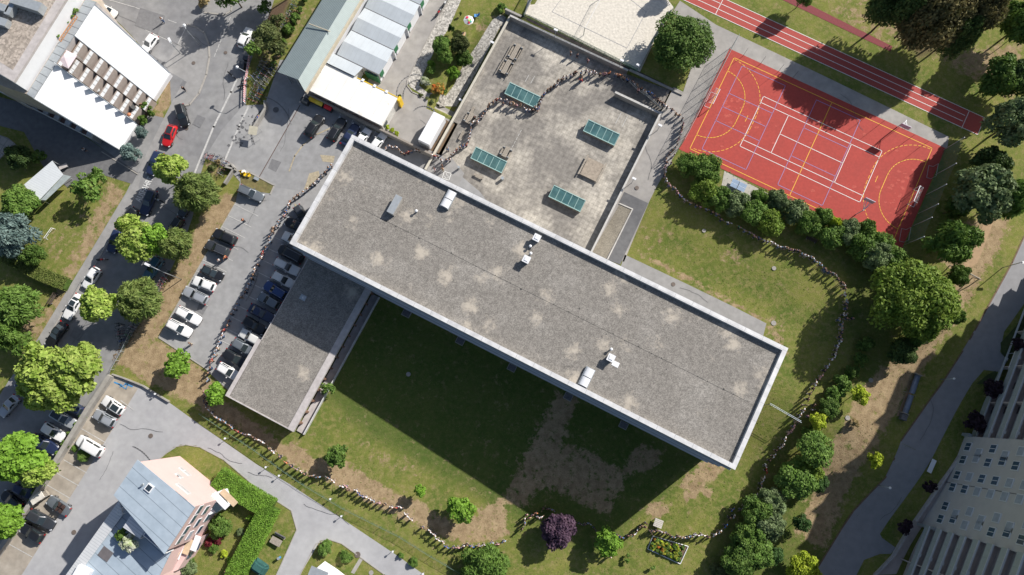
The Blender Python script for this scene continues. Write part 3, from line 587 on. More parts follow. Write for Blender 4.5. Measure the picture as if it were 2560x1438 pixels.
# drains along the roof ridge and the marks around them
b = MB()
random.seed(5)
for k in range(34):
    u = -36+k*2.05+random.uniform(-.4, .4); v = 17.3+random.uniform(-.12, .12); r = random.uniform(.07, .15)
    if random.random() < .85: b.disc(UVZ(u, v, 13.335), r, 8)
for k in range(40):
    b.disc(UVZ(random.uniform(-41, 32), random.uniform(9, 26), 13.334), random.uniform(.03, .11), 6)
b.quad(UVZ(-36, 17.28, 13.326), UVZ(32, 17.28, 13.326), UVZ(32, 17.34, 13.326), UVZ(-36, 17.34, 13.326))
b.build('roof_drain', mat('drain_black', (.04, .04, .04), .9), school)
def hatch(u, v, lab_):
    b = MB(); wbox(b, u, v, 13.55, 1.55, 3.1, .5); o = b.build('roof_hatch', M_steel, school)
    for dv in (-.76, .76):
        b = MB(); n = 8
        for i in range(n):
            a0 = math.pi*i/n; a1 = math.pi*(i+1)/n; r = .68
            for (va, vb) in ((v+dv-.7, v+dv-.05), (v+dv-.05, v+dv+.05), (v+dv+.05, v+dv+.7)):
                h0 = .30 if va < v+dv-.2 else .30
                b.quad(UVZ(u-r*math.cos(a0), va, 13.81+.34*math.sin(a0)), UVZ(u-r*math.cos(a1), va, 13.81+.34*math.sin(a1)), UVZ(u-r*math.cos(a1), vb, 13.81+.34*math.sin(a1)), UVZ(u-r*math.cos(a0), vb, 13.81+.34*math.sin(a0)))
        b.build('dome', M_whitemetal, o, True)
hatch(-24.25, 25.0, ''); hatch(8.2, 9.4, '')
def vent(u, v, kind):
    b = MB()
    if kind == 'slab': wbox(b, u, v, 13.75, 1.0, 3.0, .9); o = b.build('vent_housing', M_conc, school); b = MB(); wbox(b, u-.15, v+.1, 14.32, 1.15, 3.2, .18); b.build('lid', M_steel, o)
    elif kind == 'box': wbox(b, u, v, 13.85, .85, .85, 1.1); o = b.build('vent_housing', M_steel, school); b = MB(); wbox(b, u, v, 14.5, 1.15, 1.15, .16); wbox(b, u, v, 14.62, .8, .8, .1, 0, .7); b.build('lid', M_whitemetal, o)
    elif kind == 'pipe':
        x, y = W(u, v); b.tube([(x, y, 13.3), (x, y, 14.0)], .13, 8); o = b.build('vent_pipe', M_steel, school, True); b = MB(); b.ball((x, y, 14.05), .26, 10, .6); b.build('cowl', M_whitemetal, o, True)
vent(-31.3, 20.1, 'slab'); vent(-27.9, 20.9, 'pipe'); vent(-8.55, 25.6, 'box'); vent(-8.45, 21.7, 'box'); vent(-8.9, 24.0, 'pipe'); vent(-8.3, 23.0, 'pipe'); vent(10.2, 13.7, 'box'); vent(9.7, 15.0, 'pipe')
b = MB(); b.prism(R(10.8, 12.9, 11.9, 13.7), 13.325, 13.37); b.build('cover_plate', M_white, school)
# ---- the low wing
wing = empty('school_wing', (0, 0, 0), 0, 'low gravel roofed wing half in shadow beside the parked cars', 'school wing')
a0, c0, a1, c1 = -43.2, -20.0, -30.7, 7.0
b = MB(); b.prism(R(a0+.15, c0+.15, a1-.9, c1+.08), -.5, 3.4); b.build('wall', mat('wing_wall', (.20, .17, .15), .8, .1, 1), wing)
b = MB(); b.prism(R(a0, c0+.2, a1-1.15, c1+.08), 3.41, 3.93); b.build('roof', M_roofg, wing)
b = MB(); b.prism(R(a1-1.15, c0, a1, c1+.08), 3.45, 4.08); b.prism(R(a0-.08, c0, a1-1.15, c0+.2), 3.4, 4.02); b.prism(R(a0-.75, c0, a0-.08, -9.2), 3.5, 4.02); b.prism(R(a0-.12, -9.2, a0, c1+.08), 3.4, 4.0); b.build('roof_edge', M_fascia, wing)
for k in range(13):
    b = MB(); v = c0+1.2+k*2.1; b.prism(R(a1-.88, v, a1-.25, v+.3), -.5, 3.42); b.build('column', mat('column_brown', (.22, .13, .09), .8), wing)
b = MB(); b.prism(R(a1-.6, c0-.2, a1+1.0, c1-.4), -1.2, .25); b.build('terrace_step', M_fascia, wing)
b = MB(); b.prism(R(a1+.85, c0-.15, a1+1.0, c1-.4), .25, .95); b.build('balustrade', M_parapet, wing)
for k in range(6):
    b = MB(); v = c0+2.5+k*4.2; b.prism(R(a1-.9, v, a1-.86, v+3.2), .6, 2.9); b.build('window', M_glass, wing)
b = MB(); wbox(b, -40.6, .4, 3.98, 1.1, .9, .1); o = b.build('roof_hatch', M_steel, wing); b = MB(); x, y = W(-40.6, .4); b.ball((x, y, 4.05), .2, 8); b.build('cap', M_whitemetal, o)
# ---- terrace walls and fixtures
def wall_uv(name, u0, v0, u1, v1, z0, z1, m, lab, cat='wall', cap=None):
    b = MB(); b.prism(R(u0, v0, u1, v1), z0, z1); 
    if cap is None: o = b.build(name, m); return tag(o, lab, cat)
    e = empty(name, UVZ((u0+u1)/2, (v0+v1)/2, z0), 0, lab, cat); b.v = [tuple(Vector(q)-e.location) for q in b.v]; b.build('wall', m, e)
    b = MB(); b.prism(R(u0-.06, v0-.06, u1+.06, v1+.06), z1, z1+.08); b.v = [tuple(Vector(q)-e.location) for q in b.v]; b.build('coping', cap, e); return e
M_cap = mat('coping', (.46, .45, .43), .8, .08, 2)
wall_uv('retaining_wall', .12, 28.0, .34, 60.45, -3, 1.75, M_conc, 'straight concrete wall with pale coping between the slab terrace and the upper path', cap=M_cap)
wall_uv('stair_wall', -9.0, 60.1, .12, 60.38, -.5, 1.5, M_conc, 'concrete wall with pale coping closing the lower side of the stairs', cap=M_cap)
wall_uv('terrace_wall', -33.5, 65.15, -8.8, 65.38, -.5, 1.5, M_conc, 'long concrete wall with coping between the slab terrace and the boardwalk', cap=M_cap)
wall_uv('stair_side_wall', -8.6, 65.32, 2.3, 65.75, -.5, 1.55, M_conc, 'broad concrete wall along the upper side of the stairs')
wall_uv('ramp_wall', -33.75, 31.2, -33.45, 65.3, -3.5, .85, M_conc, 'long concrete edge wall between the slab terrace and the sunken ramp', cap=mat('coping_warm', (.48, .45, .38), .8, .08, 2))
wall_uv('ramp_end_wall', -35.0, 66.0, -31.6, 66.4, -.5, 1.4, M_conc, 'short concrete wall at the head of the sunken ramp')
# stairs: 13 treads climbing to the path, and a slanting handrail
st = empty('outdoor_stairs', UVZ(-4.4, 62.8, 0), 0, 'weathered concrete steps going up from the slab terrace to the path by the court', 'stairs')
n = 15
for k in range(n):
    b = MB(); ua = -8.6+k*8.55/n; b.prism([W(ua, 60.4), W(ua+8.55/n, 60.4), W(ua+8.55/n+.0, 65.3), W(ua, 65.3)], -.3, 1.3*(k+1)/n); b.v = [tuple(Vector(q)-st.location) for q in b.v]
    b.build('step', mat('step_concrete', (.22, .20, .175), .85, .25, 2, .1, 10, col2=(.15, .135, .12), c2scale=.7, coord='World'), st)
for dv in (0, .28):
    b = MB(); pts = [UVZ(-8.3, 64.2-dv, .95), UVZ(-5.5, 62.9-dv, 1.35), UVZ(-3.6, 62.5-dv, 1.7), UVZ(0.0, 60.9-dv*.5, 2.25)]
    b.tube([Vector(p)-st.location for p in pts], .07, 6); b.build('handrail', mat('rail_pale', (.50, .47, .40), .6), st, True)
for k, (u, v, z) in enumerate(((-8.2, 64.1, .1), (-5.5, 62.8, .5), (-3.6, 62.4, .8), (-.1, 60.8, 1.2))):
    b = MB(); b.tube([Vector(UVZ(u, v, z))-st.location, Vector(UVZ(u, v, z+.95))-st.location], .05, 5); b.build('post', M_steel, st)
# skylights
M_teal = mat('teal_glass', (.10, .20, .195), .12, .25, .6, col2=(.04, .12, .14), c2scale=.35, coord='World', spec=.9)
M_tframe = mat('teal_frame', (.30, .46, .44), .5, .05, 2); M_skybase = mat('skylight_base', (.25, .225, .19), .85, .15, 3)
def skylight(u, v, lab):
    e = empty('skylight', UVZ(u, v, .02), A, lab, 'skylight', 'glazed skylights on the slab terrace')
    b = MB(); b.box((0, 0, .45), (6.3, 2.1, .9)); b.box((0, 0, .95), (6.5, 2.3, .12)); b.build('base', M_skybase, e)
    b = MB()
    L, Wd, zl, zh = 6.3, 2.15, 1.02, 1.5
    for k in range(5):
        x0 = -L/2+k*L/5+.07; x1 = x0+L/5-.14
        pb = MB(); pb.quad((x0, -Wd/2+.08, zl+.04), (x1, -Wd/2+.08, zl+.04), (x1, Wd/2-.08, zh+.02), (x0, Wd/2-.08, zh+.02)); pb.build('pane', M_teal, e)
    for k in range(6):
        x = -L/2+k*L/5; b.face([(x-.06, -Wd/2, zl), (x+.06, -Wd/2, zl), (x+.06, Wd/2, zh), (x-.06, Wd/2, zh)]); b.face([(x-.06, -Wd/2, zl+.06), (x+.06, -Wd/2, zl+.06), (x+.06, Wd/2, zh+.06), (x-.06, Wd/2, zh+.06)])
        b.face([(x+.06, -Wd/2, zl), (x+.06, Wd/2, zh), (x+.06, Wd/2, zh+.06), (x+.06, -Wd/2, zl+.06)]); b.face([(x-.06, -Wd/2, zl), (x-.06, Wd/2, zh), (x-.06, Wd/2, zh+.06), (x-.06, -Wd/2, zl+.06)])
    b.box((0, -Wd/2, zl+.03), (L+.12, .14, .12)); b.box((0, Wd/2, zh+.03), (L+.12, .14, .12)); b.build('frame', M_tframe, e)
    b = MB(); b.box((0, Wd/2-.03, 1.24), (L, .05, .46))
    for s in (-1, 1): x = s*(L/2); b.face([(x, -Wd/2, 1.0), (x, Wd/2, 1.0), (x, Wd/2, zh), (x, -Wd/2, zl)])
    b.build('end_panel', M_skybase, e)
skylight(-24.2, 52.0, 'teal glazed skylight with people standing along its lower side'); skylight(-7.9, 52.0, 'teal glazed skylight standing free nearest the stairs')
skylight(-24.0, 37.9, 'teal glazed skylight beside the small picnic set near the school roof'); skylight(-8.0, 37.8, 'teal glazed skylight nearest the low wall and gravel bed')
# wooden platform and seats
M_wood = lines_on(mat('weathered_wood', (.33, .28, .225), .85, .2, 2, coord='World'), .22, .03, (.10, .08, .06), axis='y', mixv=.7)
M_wood2 = mat('grey_timber', (.30, .265, .22), .85, .22, 5, coord='World')
e = empty('wooden_platform', UVZ(-6.4, 45.1, .02), A, 'square weathered wooden deck seat with a bench board beside it', 'platform', None)
b = MB(); b.box((0, 0, .5), (3.2, 3.6, .1)); b.build('deck', M_wood, e); b = MB(); b.box((0, 0, .23), (2.9, 3.2, .44)); b.build('base', M_black, e)
for s in (-1, 1):
    b = MB(); b.box((s*1.85, .1, .62), (.3, 4.1, .07)); b.build('bench_board', M_wood2, e)
    for yy in (-1.6, 1.6): b = MB(); b.box((s*1.85, yy, .3), (.1, .1, .58)); b.build('leg', M_steel, e)
def picnic(u, v, L, rot, lab, back=False, nb=2):
    e = empty('picnic_table', UVZ(u, v, .02), A+rot, lab, 'picnic table', 'timber tables with benches on the terrace')
    b = MB()
    for k in range(3): b.box(((k-1)*.3, 0, .74), (.27, L, .05))
    b.build('tabletop', M_wood2, e)
    for s in (-1, 1):
        if nb == 1 and s == 1: continue
        b = MB()
        for q in (.72, .9): b.box((s*q, 0, .45), (.16, L*1.02, .05))
        b.build('bench', M_wood2, e)
        if back: b = MB(); b.box((s*1.12, 0, .78), (.06, L, .2)); b.build('backrest', M_wood2, e)
    for y in (-L*.38, L*.38):
        for s in (-1, 1): b = MB(); b.box((s*.5, y, .36), (.9, .09, .72)); b.build('leg', M_steel, e)
    return e
picnic(-29.5, 59.5, 3.4, 0, 'long weathered picnic table set, upper half, near the top left terrace corner', True); picnic(-29.6, 56.0, 3.0, 0, 'long weathered picnic table set, lower half, below the upper one near the ramp wall', True)
picnic(-22.0, 40.9, 2.0, 0, 'short picnic table with benches directly above a skylight', False)
picnic(-31.0, 43.8, 2.2, 0, 'picnic table beside the ramp wall next to the line of people', False); 
def bench(px, py, L, rz, lab, m=None, back=False, grp=None):
    q = G(px, py); e = empty('bench', (q.x, q.y, q.z+.03), rz, lab, 'bench', grp)
    b = MB()
    for k in range(3): b.box((0, (k-1)*.17, .45), (L, .14, .05))
    b.build('seat', m or M_wood2, e)
    if back:
        b = MB(); b.box((0, .3, .75), (L, .05, .3)); b.build('backrest', m or M_wood2, e)
    for s in (-1, 1): b = MB(); b.box((s*L*.4, 0, .21), (.08, .42, .42)); b.build('leg', M_steel, e)
    return e
q = t(2, (1615, 845)); bench(*q, 2.2, A+math.pi/2, 'slatted bench near the ramp wall above the bend in the line of people', grp='benches on the terrace')
q = t(2, (1670, 1325)); bench(*q, 1.9, A, 'slatted bench directly below the lower left skylight', grp='benches on the terrace')
q = t(2, (1540, 1020)); bench(*q, 1.9, A+math.pi/2, 'slatted bench next to the line of people, close to the picnic table', grp='benches on the terrace')
q = t(8, (318, 362)); bench(*q, 2.0, A, 'dark wooden bench in the hedge shadow on the east lawn', mat('dark_timber', (.09, .07, .055), .85, .2, 4), True)
def bin_(px, py, r, h, m, lab, nm='litter_bin', grp='litter bins'):
    q = G(px, py); e = empty(nm, q, 0, lab, 'litter bin', grp); b = MB(); b.tube([(0, 0, .03), (0, 0, h)], r, 10); b.build('bin_body', m, e); b = MB(); b.tube([(0, 0, h), (0, 0, h+.05)], r*1.1, 10); b.build('rim', M_steel, e)
bin_(*t(2, (1845, 1345)), .28, .9, M_steel, 'round steel bin beside the lower left skylight'); bin_(*t(10, (180, 1305)), .22, .9, mat('bin_blue', (.05, .25, .45), .5), 'small blue bin on the grass below the picnic bench')
bin_(*t(2, (1520, 1265)), .2, 1.0, M_steel, 'thin steel bin at the edge of the terrace by the school roof')
def box_thing(name, px, py, z, size, rz, m, lab, cat, grp=None, legs=False):
    q = G(px, py); e = empty(name, q, rz, lab, cat, grp); b = MB(); b.box((0, 0, z), size); o = b.build('panel', m, e); bevel(o, min(size)*.2)
    b = MB(); b.tube([(0, 0, 0), (0, 0, z)], .05, 6); b.build('post', M_steel, e); return e
for p, l in ((t(2, (1770, 365)), 'pale lamp head over the ramp, upper one'), (t(2, (1540, 790)), 'pale lamp head over the ramp, lower one'), (t(3, (1088, 978)), 'pale lamp head on a post beside the terrace wall, near the stairs'), (t(3, (897, 1370)), 'pale lamp head on a post beside the terrace wall, far from the stairs'), (t(3, (322, 275)), 'pale lamp head on the boardwalk beside the sand court middle'), (t(3, (800, 525)), 'pale lamp head at the boardwalk, above the people at the stairs head'), (t(3, (920, 555)), 'pale lamp head on the boardwalk by the corner of the sand court')):
    box_thing('path_lamp', *p, 2.4, (.75, .4, .14), A, M_whitemetal, l, 'lamp', 'short lamps round the terrace')
# ---- white stepped block, top left
def Pz(px, py, z): x, y = P(px, py, z); return Vector((x, y, z))
ZL, ZR = 12.6, 1.2
cA = Pz(237, 12, ZL); cB = Pz(84, 246, ZL); cD = Pz(425, 183, ZR); cC = Pz(300, 375, ZR)
wh = empty('white_stepped_building', (0, 0, 0), 0, 'white roofed building with a stepped double row of brown balconies between two blank roof halves', 'building')
def bil(s, q): return cB.lerp(cC, s).lerp(cA.lerp(cD, s), q)      # s along the slope 0..1, q across 0 (lower) .. 1 (upper)
M_wroof = mat('white_roof', (.74, .75, .77), .6, .02, .5)
def slab4(b, pts, th, m=0):
    i = len(b.v); b.v += [tuple(p) for p in pts]+[(p[0], p[1], p[2]-th) for p in pts]
    for f in ((0, 1, 2, 3), (7, 6, 5, 4), (0, 4, 5, 1), (1, 5, 6, 2), (2, 6, 7, 3), (3, 7, 4, 0)): b.f.append(tuple(i+k for k in f)); b.mi.append(m)
# where the band of balconies runs (across coordinates at left and right end)
def ac(px, py, s):
    z = ZL+(ZR-ZL)*s; p = Pz(px, py, z); lo = bil(s, 0); hi = bil(s, 1); d = hi-lo; return (p-lo).dot(d)/d.dot(d)
bl0 = ac(*t(1, (430, 490)), .03); tl0 = ac(*t(1, (560, 275)), .03); bl1 = ac(*t(1, (1020, 925)), 1); tl1 = ac(*t(1, (1150, 745)), 1)
bl = lambda s: bl0+(bl1-bl0)*s; tl_ = lambda s: tl0+(tl1-tl0)*s
b = MB(); slab4(b, [bil(0, 0), bil(1, 0), bil(1, bl(1)), bil(0, bl(0))], .35); b.build('lower_roof', M_wroof, wh)
b = MB(); slab4(b, [bil(0, tl_(0)), bil(1, tl_(1)), bil(1, 1), bil(0, 1)], .35); b.build('upper_roof', M_wroof, wh)
gz = lambda p, z: (p[0], p[1], z)
def hull(b, q0, q1, dz, base=-.5):
    c = [bil(0, q0(0)), bil(1, q0(1)), bil(1, q1(1)), bil(0, q1(0))]; cen = sum(c, Vector())/4
    c = [p.lerp(Vector((cen.x, cen.y, p.z)), .012) for p in c]
    b.prism([(p.x, p.y) for p in c], base, 0, z1s=[p.z-dz for p in c])
b = MB(); hull(b, lambda s: 0, bl, .36); hull(b, tl_, lambda s: 1, .36); b.build('wall', mat('white_wall', (.62, .62, .64), .8, .05, 1), wh)
b = MB(); hull(b, lambda s: bl(s)+.005, lambda s: tl_(s)-.005, 1.15); b.build('terrace_floor', mat('brown_terrace', (.15, .10, .065), .85, .25, 1.5), wh)
b = MB()
for q0, q1 in ((bl, None), (tl_, None), (None, 0), (None, 1)):
    for i in range(12):
        s0, s1 = i/12, (i+1)/12; f = q0 if q0 else (lambda s, k=q1: k)
        p0, p1 = bil(s0, f(s0)), bil(s1, f(s1)); d = (p1-p0).to_2d().normalized(); n_ = Vector((-d.y, d.x, 0))*.07
        b.face([p0-n_+Vector((0, 0, .12)), p1-n_+Vector((0, 0, .12)), p1+n_+Vector((0, 0, .12)), p0+n_+Vector((0, 0, .12))][::1]); b.face([p0-n_+Vector((0, 0, .12)), p1-n_+Vector((0, 0, .12)), p1-n_, p0-n_]); b.face([p0+n_+Vector((0, 0, .12)), p1+n_+Vector((0, 0, .12)), p1+n_, p0+n_])
b.build('roof_flashing', M_steel, wh)
M_panel = mat('balcony_panel', (.60, .62, .63), .5, .04, 1); M_part = mat('partition', (.33, .28, .25), .8, .1, 2)
N8 = 8
for row in (0, 1):
    for k in range(N8+1):
        s0 = (k-.5*row)/N8+.02; s1 = s0+.52/N8
        if s1 < .05 or s0 > .99: continue
        s0 = max(s0, .01)
        qa = (lambda s: bl(s)+.01) if row == 0 else (lambda s: (bl(s)+tl_(s))/2+.005); qb = (lambda s: (bl(s)+tl_(s))/2-.005) if row == 0 else (lambda s: tl_(s)-.01)
        b = MB(); zz = .22
        for j in range(3):
            f0 = j/3+.015; f1 = (j+1)/3-.015
            pts = [bil(s, qa(s)+(qb(s)-qa(s))*f) for s, f in ((s0, f0), (s1, f0), (s1, f1), (s0, f1))]
            zt = bil(s0, .5).z+zz; pts = [Vector((p.x, p.y, zt-(.08 if i in (1, 2) else 0))) for i, p in enumerate(pts)]; slab4(b, pts, .12)
        b.build('balcony_roof', M_panel, wh)
        b = MB(); zt = bil(s0, .5).z
        for s in (s0, s1):
            p0 = bil(s, qa(s)); p1 = bil(s, qb(s)); d = (p1-p0).to_2d().normalized(); nn = Vector((-d.y, d.x))*.06
            b.prism([p0.to_2d()-nn, p1.to_2d()-nn, p1.to_2d()+nn, p0.to_2d()+nn], zt-2.2, zt+(.35 if s == s0 else .1))
        b.build('partition_wall', M_part, wh)
        if row == 0:   # taller screen at the foot of each balcony, it throws the blue triangles on the roof
            sa = s0; p0 = bil(sa, bl(sa)); p1 = bil(s1, bl(s1)); b = MB(); b.prism([p0.to_2d(), p1.to_2d(), p1.to_2d()+Vector((.03, .07)), p0.to_2d()+Vector((.03, .07))], p1.z-.2, p0.z+1.0); b.build('screen', M_white, wh)
# the metal-capped wall and the taller gravel-roofed block behind it
cap = empty('party_wall', (0, 0, 0), 0, 'tall wall with a long grey metal cap between the gravel roof block and the white roof', 'wall')
pA = Pz(240, 4, 12.75); pB = Pz(83, 246, 12.75); pC = Pz(66, 235, 12.75); pD = Pz(215, -4, 12.75); ex = (pA-pB)*.0
b = MB(); b.prism([p.to_2d() for p in (pB, pA+ex, pD+ex, pC)], -.5, 12.55); b.build('wall', M_fascia, cap)
b = MB(); 
for k in range(14):
    f0, f1 = k/14+.002, (k+1)/14-.002; L0 = pB.lerp(pA+ex, f0); L1 = pB.lerp(pA+ex, f1); K0 = pC.lerp(pD+ex, f0); K1 = pC.lerp(pD+ex, f1); slab4(b, [L0, L1, K1, K0], .15)
b.build('metal_cap', M_steel, cap)
# terrace deck between the cap wall and the taller block
ZD = 12.3
dk = empty('gravel_roof_building', (0, 0, 0), 0, 'taller flat block in the top left corner with tan gravel roof and white upper storey', 'building')
b = MB(); b.prism([P(66, 235, ZD), P(215, -4, ZD), P(214, -12, ZD), P(140, -120, ZD), P(-60, 190, ZD), P(25, 222, ZD)], -.5, ZD); b.build('deck', mat('deck_beige', (.36, .31, .26), .85, .15, 1), dk)
ZG = 15.6
gp = [P(34, 205, ZG), P(172, -14, ZG), P(210, -80, ZG), P(60, -190, ZG), P(-160, 90, ZG)]
b = MB(); b.prism(gp, ZD-.6, ZG-.5); b.build('wall', M_white, dk)
inn = [P(32, 175, ZG), P(145, -10, ZG), P(178, -70, ZG), P(60, -170, ZG), P(-140, 70, ZG)]
b = MB(); b.prism(gp, ZG-.49, ZG); b.build('roof_edge', M_fascia, dk)
b = MB(); b.prism(inn, ZG+.001, ZG+.02); b.build('roof', speckle(mat('tan_gravel', (.38, .33, .285), .95, .12, 2, .5, 10, col2=(.28, .24, .2), c2scale=.2, coord='World'), 3.2, .3), dk)
def wpanel(px, py, wdt, z, lab=None):
    q = Pz(px, py, z); b = MB(); b.box((q.x, q.y, z), (.12, wdt, 1.3), A); o = b.build('window', M_glass, dk); b = MB(); b.box((q.x+.03, q.y, z), (.1, .12, 1.35), A); b.box((q.x+.03, q.y, z+.68), (.12, wdt+.2, .08), A); b.box((q.x+.03, q.y, z-.68), (.12, wdt+.2, .08), A); b.build('window_frame', M_frame, o)
wpanel(106, 118, 1.5, 13.9); wpanel(137, 69, 1.8, 13.9)
for p, sz in ((t(1, (215, 40)), (5.2, 1.6, 1.4)), (t(1, (20, 60)), (2.2, 1.2, .9)), (t(1, (75, 75)), (1.0, 2.0, .9)), (t(1, (15, 165)), (2.0, 1.3, .9))):
    q = Pz(*p, ZG+1); b = MB(); b.box((q.x, q.y, ZG+.4+sz[2]/2), sz, A+(0.15)); b.box((q.x, q.y, ZG+.2), (sz[0]*.8, sz[1]*.7, .4), A+.15); o = b.build('roof_unit', M_steel, dk)
# planter rail with climbing plants stays on the deck
e = empty('timber_trellis', (0, 0, 0), 0, 'orange timber trellis rail along the roof deck', 'trellis')
q0 = Pz(*t(1, (440, 300)), ZD+1); q1 = Pz(*t(1, (565, 115)), ZD+1)
for dz in (0, -.5): b = MB(); b.tube([q0+Vector((0, 0, dz)), q1+Vector((0, 0, dz))], .07, 5); b.build('rail', mat('orange_timber', (.45, .20, .07), .7, .15, 4), e)
for k in range(8): p = q0.lerp(q1, k/7); b = MB(); b.tube([(p.x, p.y, ZD), tuple(p)], .06, 5); b.build('post', MATS['orange_timber'], e)
# canopy and clutter on the balconies
q = Pz(*t(1, (495, 440)), 12.4); e = empty('garden_canopy', (q.x, q.y, q.z-1.9), A, 'pale pink square canopy over the first balcony', 'canopy')
b = MB(); s_ = 1.35
for a_, c_ in (((-1, -1), (1, -1)), ((1, -1), (1, 1)), ((1, 1), (-1, 1)), ((-1, 1), (-1, -1))): b.face([(a_[0]*s_, a_[1]*s_, 1.9), (c_[0]*s_, c_[1]*s_, 1.9), (0, 0, 2.35)])
b.build('canopy_top', mat('pink_canvas', (.66, .56, .58), .8, .04, 2), e)
for a_ in ((-1, -1), (1, -1), (1, 1), (-1, 1)): b = MB(); b.tube([(a_[0]*s_*.96, a_[1]*s_*.96, 0), (a_[0]*s_*.96, a_[1]*s_*.96, 1.9)], .04, 5); b.build('post', M_steel, e)
random.seed(11)
cl = [((530, 350), (.5, .04, .04), 'red cushion on the first balcony under the roof corner'), ((600, 320), (.75, .75, .73), 'round white table on the topmost balcony'), ((550, 375), (.6, .3, .3), 'pink toy on the first balcony beside the canopy'), ((680, 385), (.6, .06, .03), 'red chair on the second balcony of the upper row'), ((645, 450), (.72, .72, .70), 'white round table on the second balcony'), ((625, 460), (.5, .6, .08), 'yellow green seat beside the white table'), ((710, 490), (.45, .5, .5), 'grey glass table on the third balcony'), ((715, 520), (.6, .45, .38), 'pale wicker chair on the third balcony'), ((870, 610), (.6, .62, .66), 'pale lounger on the middle balcony'), ((970, 640), (.3, .29, .27), 'grey round table on a balcony near the low end'), ((720, 655), (.5, .52, .52), 'pale grey bench on a lower row balcony'), ((955, 850), (.5, .2, .1), 'orange pot on the last lower balcony'), ((985, 790), (.1, .1, .1), 'dark sofa on the last lower balcony'), ((1050, 790), (.4, .25, .16), 'brown chairs on the end balcony by the bushes')]
for (x, y), c, lab in cl:
    s = (x-430)/720; zz = ZL+(ZR-ZL)*max(0, min(1, s))-1.0; q = Pz(*t(1, (x, y)), zz+.5); m = mat('cloth_%d%d%d' % tuple(int(v*99) for v in c), c, .7, .1, 3)
    if 'table' in lab:
        e = empty('balcony_table', (q.x, q.y, zz-.3), random.uniform(0, 3), lab, 'table'); b = MB(); b.tube([(0, 0, .72), (0, 0, .76)], .5, 16); b.build('tabletop', m, e); b = MB(); b.tube([(0, 0, 0), (0, 0, .72)], .05, 6); b.tube([(0, 0, 0), (0, 0, .03)], .25, 10); b.build('leg', M_steel, e)
    elif 'pot' in lab or 'toy' in lab or 'cushion' in lab:
        b = MB(); b.ball((0, 0, .25), .38, 10, .6); o = b.build('cushion' if 'cushion' in lab else ('toy' if 'toy' in lab else 'flower_pot'), m, None, True, loc=(q.x, q.y, zz-.2)); tag(o, lab, 'cushion' if 'cushion' in lab else ('toy' if 'toy' in lab else 'pot'))
    else:
        L = 1.3 if ('lounger' in lab or 'sofa' in lab or 'bench' in lab) else .6
        nm = 'lounger' if 'lounger' in lab else ('sofa' if 'sofa' in lab else ('bench' if 'bench' in lab else 'chair')); e = empty('balcony_'+nm, (q.x, q.y, zz-.25), random.uniform(0, 3), lab, nm)
        b = MB(); b.box((0, 0, .4), (L, .6, .12)); b.build('seat', m, e); b = MB(); b.box((0, .3, .65), (L, .1, .5)); b.build('backrest', m, e)
        for sx in (-1, 1):
            for sy in (-1, 1): b = MB(); b.box((sx*L*.42, sy*.24, .18), (.06, .06, .36)); b.build('leg', M_steel, e)
# lower balcony strip of the left building (front rows seen below the roof edge)
fl = empty('balcony_block', (0, 0, 0), 0, 'shaded two storey balcony front with alternating brown and pale panels below the white roof', 'balcony block')
zb = 3.2
f0 = Vector(P(-70, 192, zb)); f1 = Vector(P(226, 344, zb)); dn = Vector(P(-78, 208, zb))-f0
q0 = f0; n9 = 22
b = MB(); b.prism([f0, f1, f1+dn*-1.6, f0+dn*-1.6], -.5, zb-.6); b.build('wall', M_wall, fl)
for k in range(n9):
    a_ = f0.lerp(f1, k/n9+.003); c_ = f0.lerp(f1, (k+1)/n9-.003); b = MB(); b.prism([a_, c_, c_-dn*.95, a_-dn*.95], zb-.59, zb-.1 if k % 2 else zb-.45)
    b.build('balcony_panel' if k % 2 else 'balcony_floor', mat('pale_panel', (.45, .47, .48), .6) if k % 2 else mat('brown_floor', (.16, .10, .085), .8), fl)
b = MB(); b.prism([f0+dn*.06, f1+dn*.06, f1, f0], zb-.6, zb+.15); b.build('railing', M_parapet, fl)
# ================================================================== sheds, workshop, pink house, apartments
def zp(pts, z): return [P(x, y, z) for x, y in pts]
M_corr = lines_on(mat('corrugated_roof', (.26, .31, .315), .5, .06, 1, coord='World', metal=.1, spec=.5), .32, .11, (.12, .155, .16), axis='x', mixv=.8)
M_corr2 = lines_on(mat('corrugated_light', (.35, .41, .40), .5, .05, 1, coord='World'), .32, .08, (.24, .29, .29), axis='y', mixv=.4)
hall = empty('workshop_hall', (0, 0, 0), 0, 'long gable hall with grey green corrugated roof at the top edge of the picture', 'workshop')
ze, zr = 5.0, 6.3
LE0, LE1 = W(-65.1, 34.3), W(-64.9, 75); RD0, RD1 = W(-60.3, 34.3), W(-60.1, 75); RE0, RE1 = W(-58.7, 33.2), W(-58.5, 75)
def sl4(b, a, c, d, e, th=.12, m=0): slab4(b, [a, c, d, e], th, m)
b = MB(); slab4(b, [(*LE0, ze), (*RD0, zr), (*RD1, zr), (*LE1, ze)], .12); b.build('roof', M_corr, hall)
b = MB(); slab4(b, [(*RD0, zr), (*RE0, ze), (*RE1, ze), (*RD1, zr)], .12); b.build('roof_slope', M_corr2, hall)
b = MB(); b.prism([W(-64.4, 38.5), W(-59, 38.5), W(-59, 75), W(-64.4, 75)], -.5, ze-.15); b.build('wall', M_white, hall)
for u in (-64.4, -62, -59.6): b = MB(); wbox(b, u, 35.0, 2.4, .25, .25, 5.0); b.build('post', M_steel, hall)
b = MB(); b.prism([W(-58.7, 33.2), W(-58.45, 33.2), W(-58.25, 75), W(-58.5, 75)], 4.3, 5.12); b.build('gutter', mat('beige_gutter', (.50, .44, .33), .7), hall)
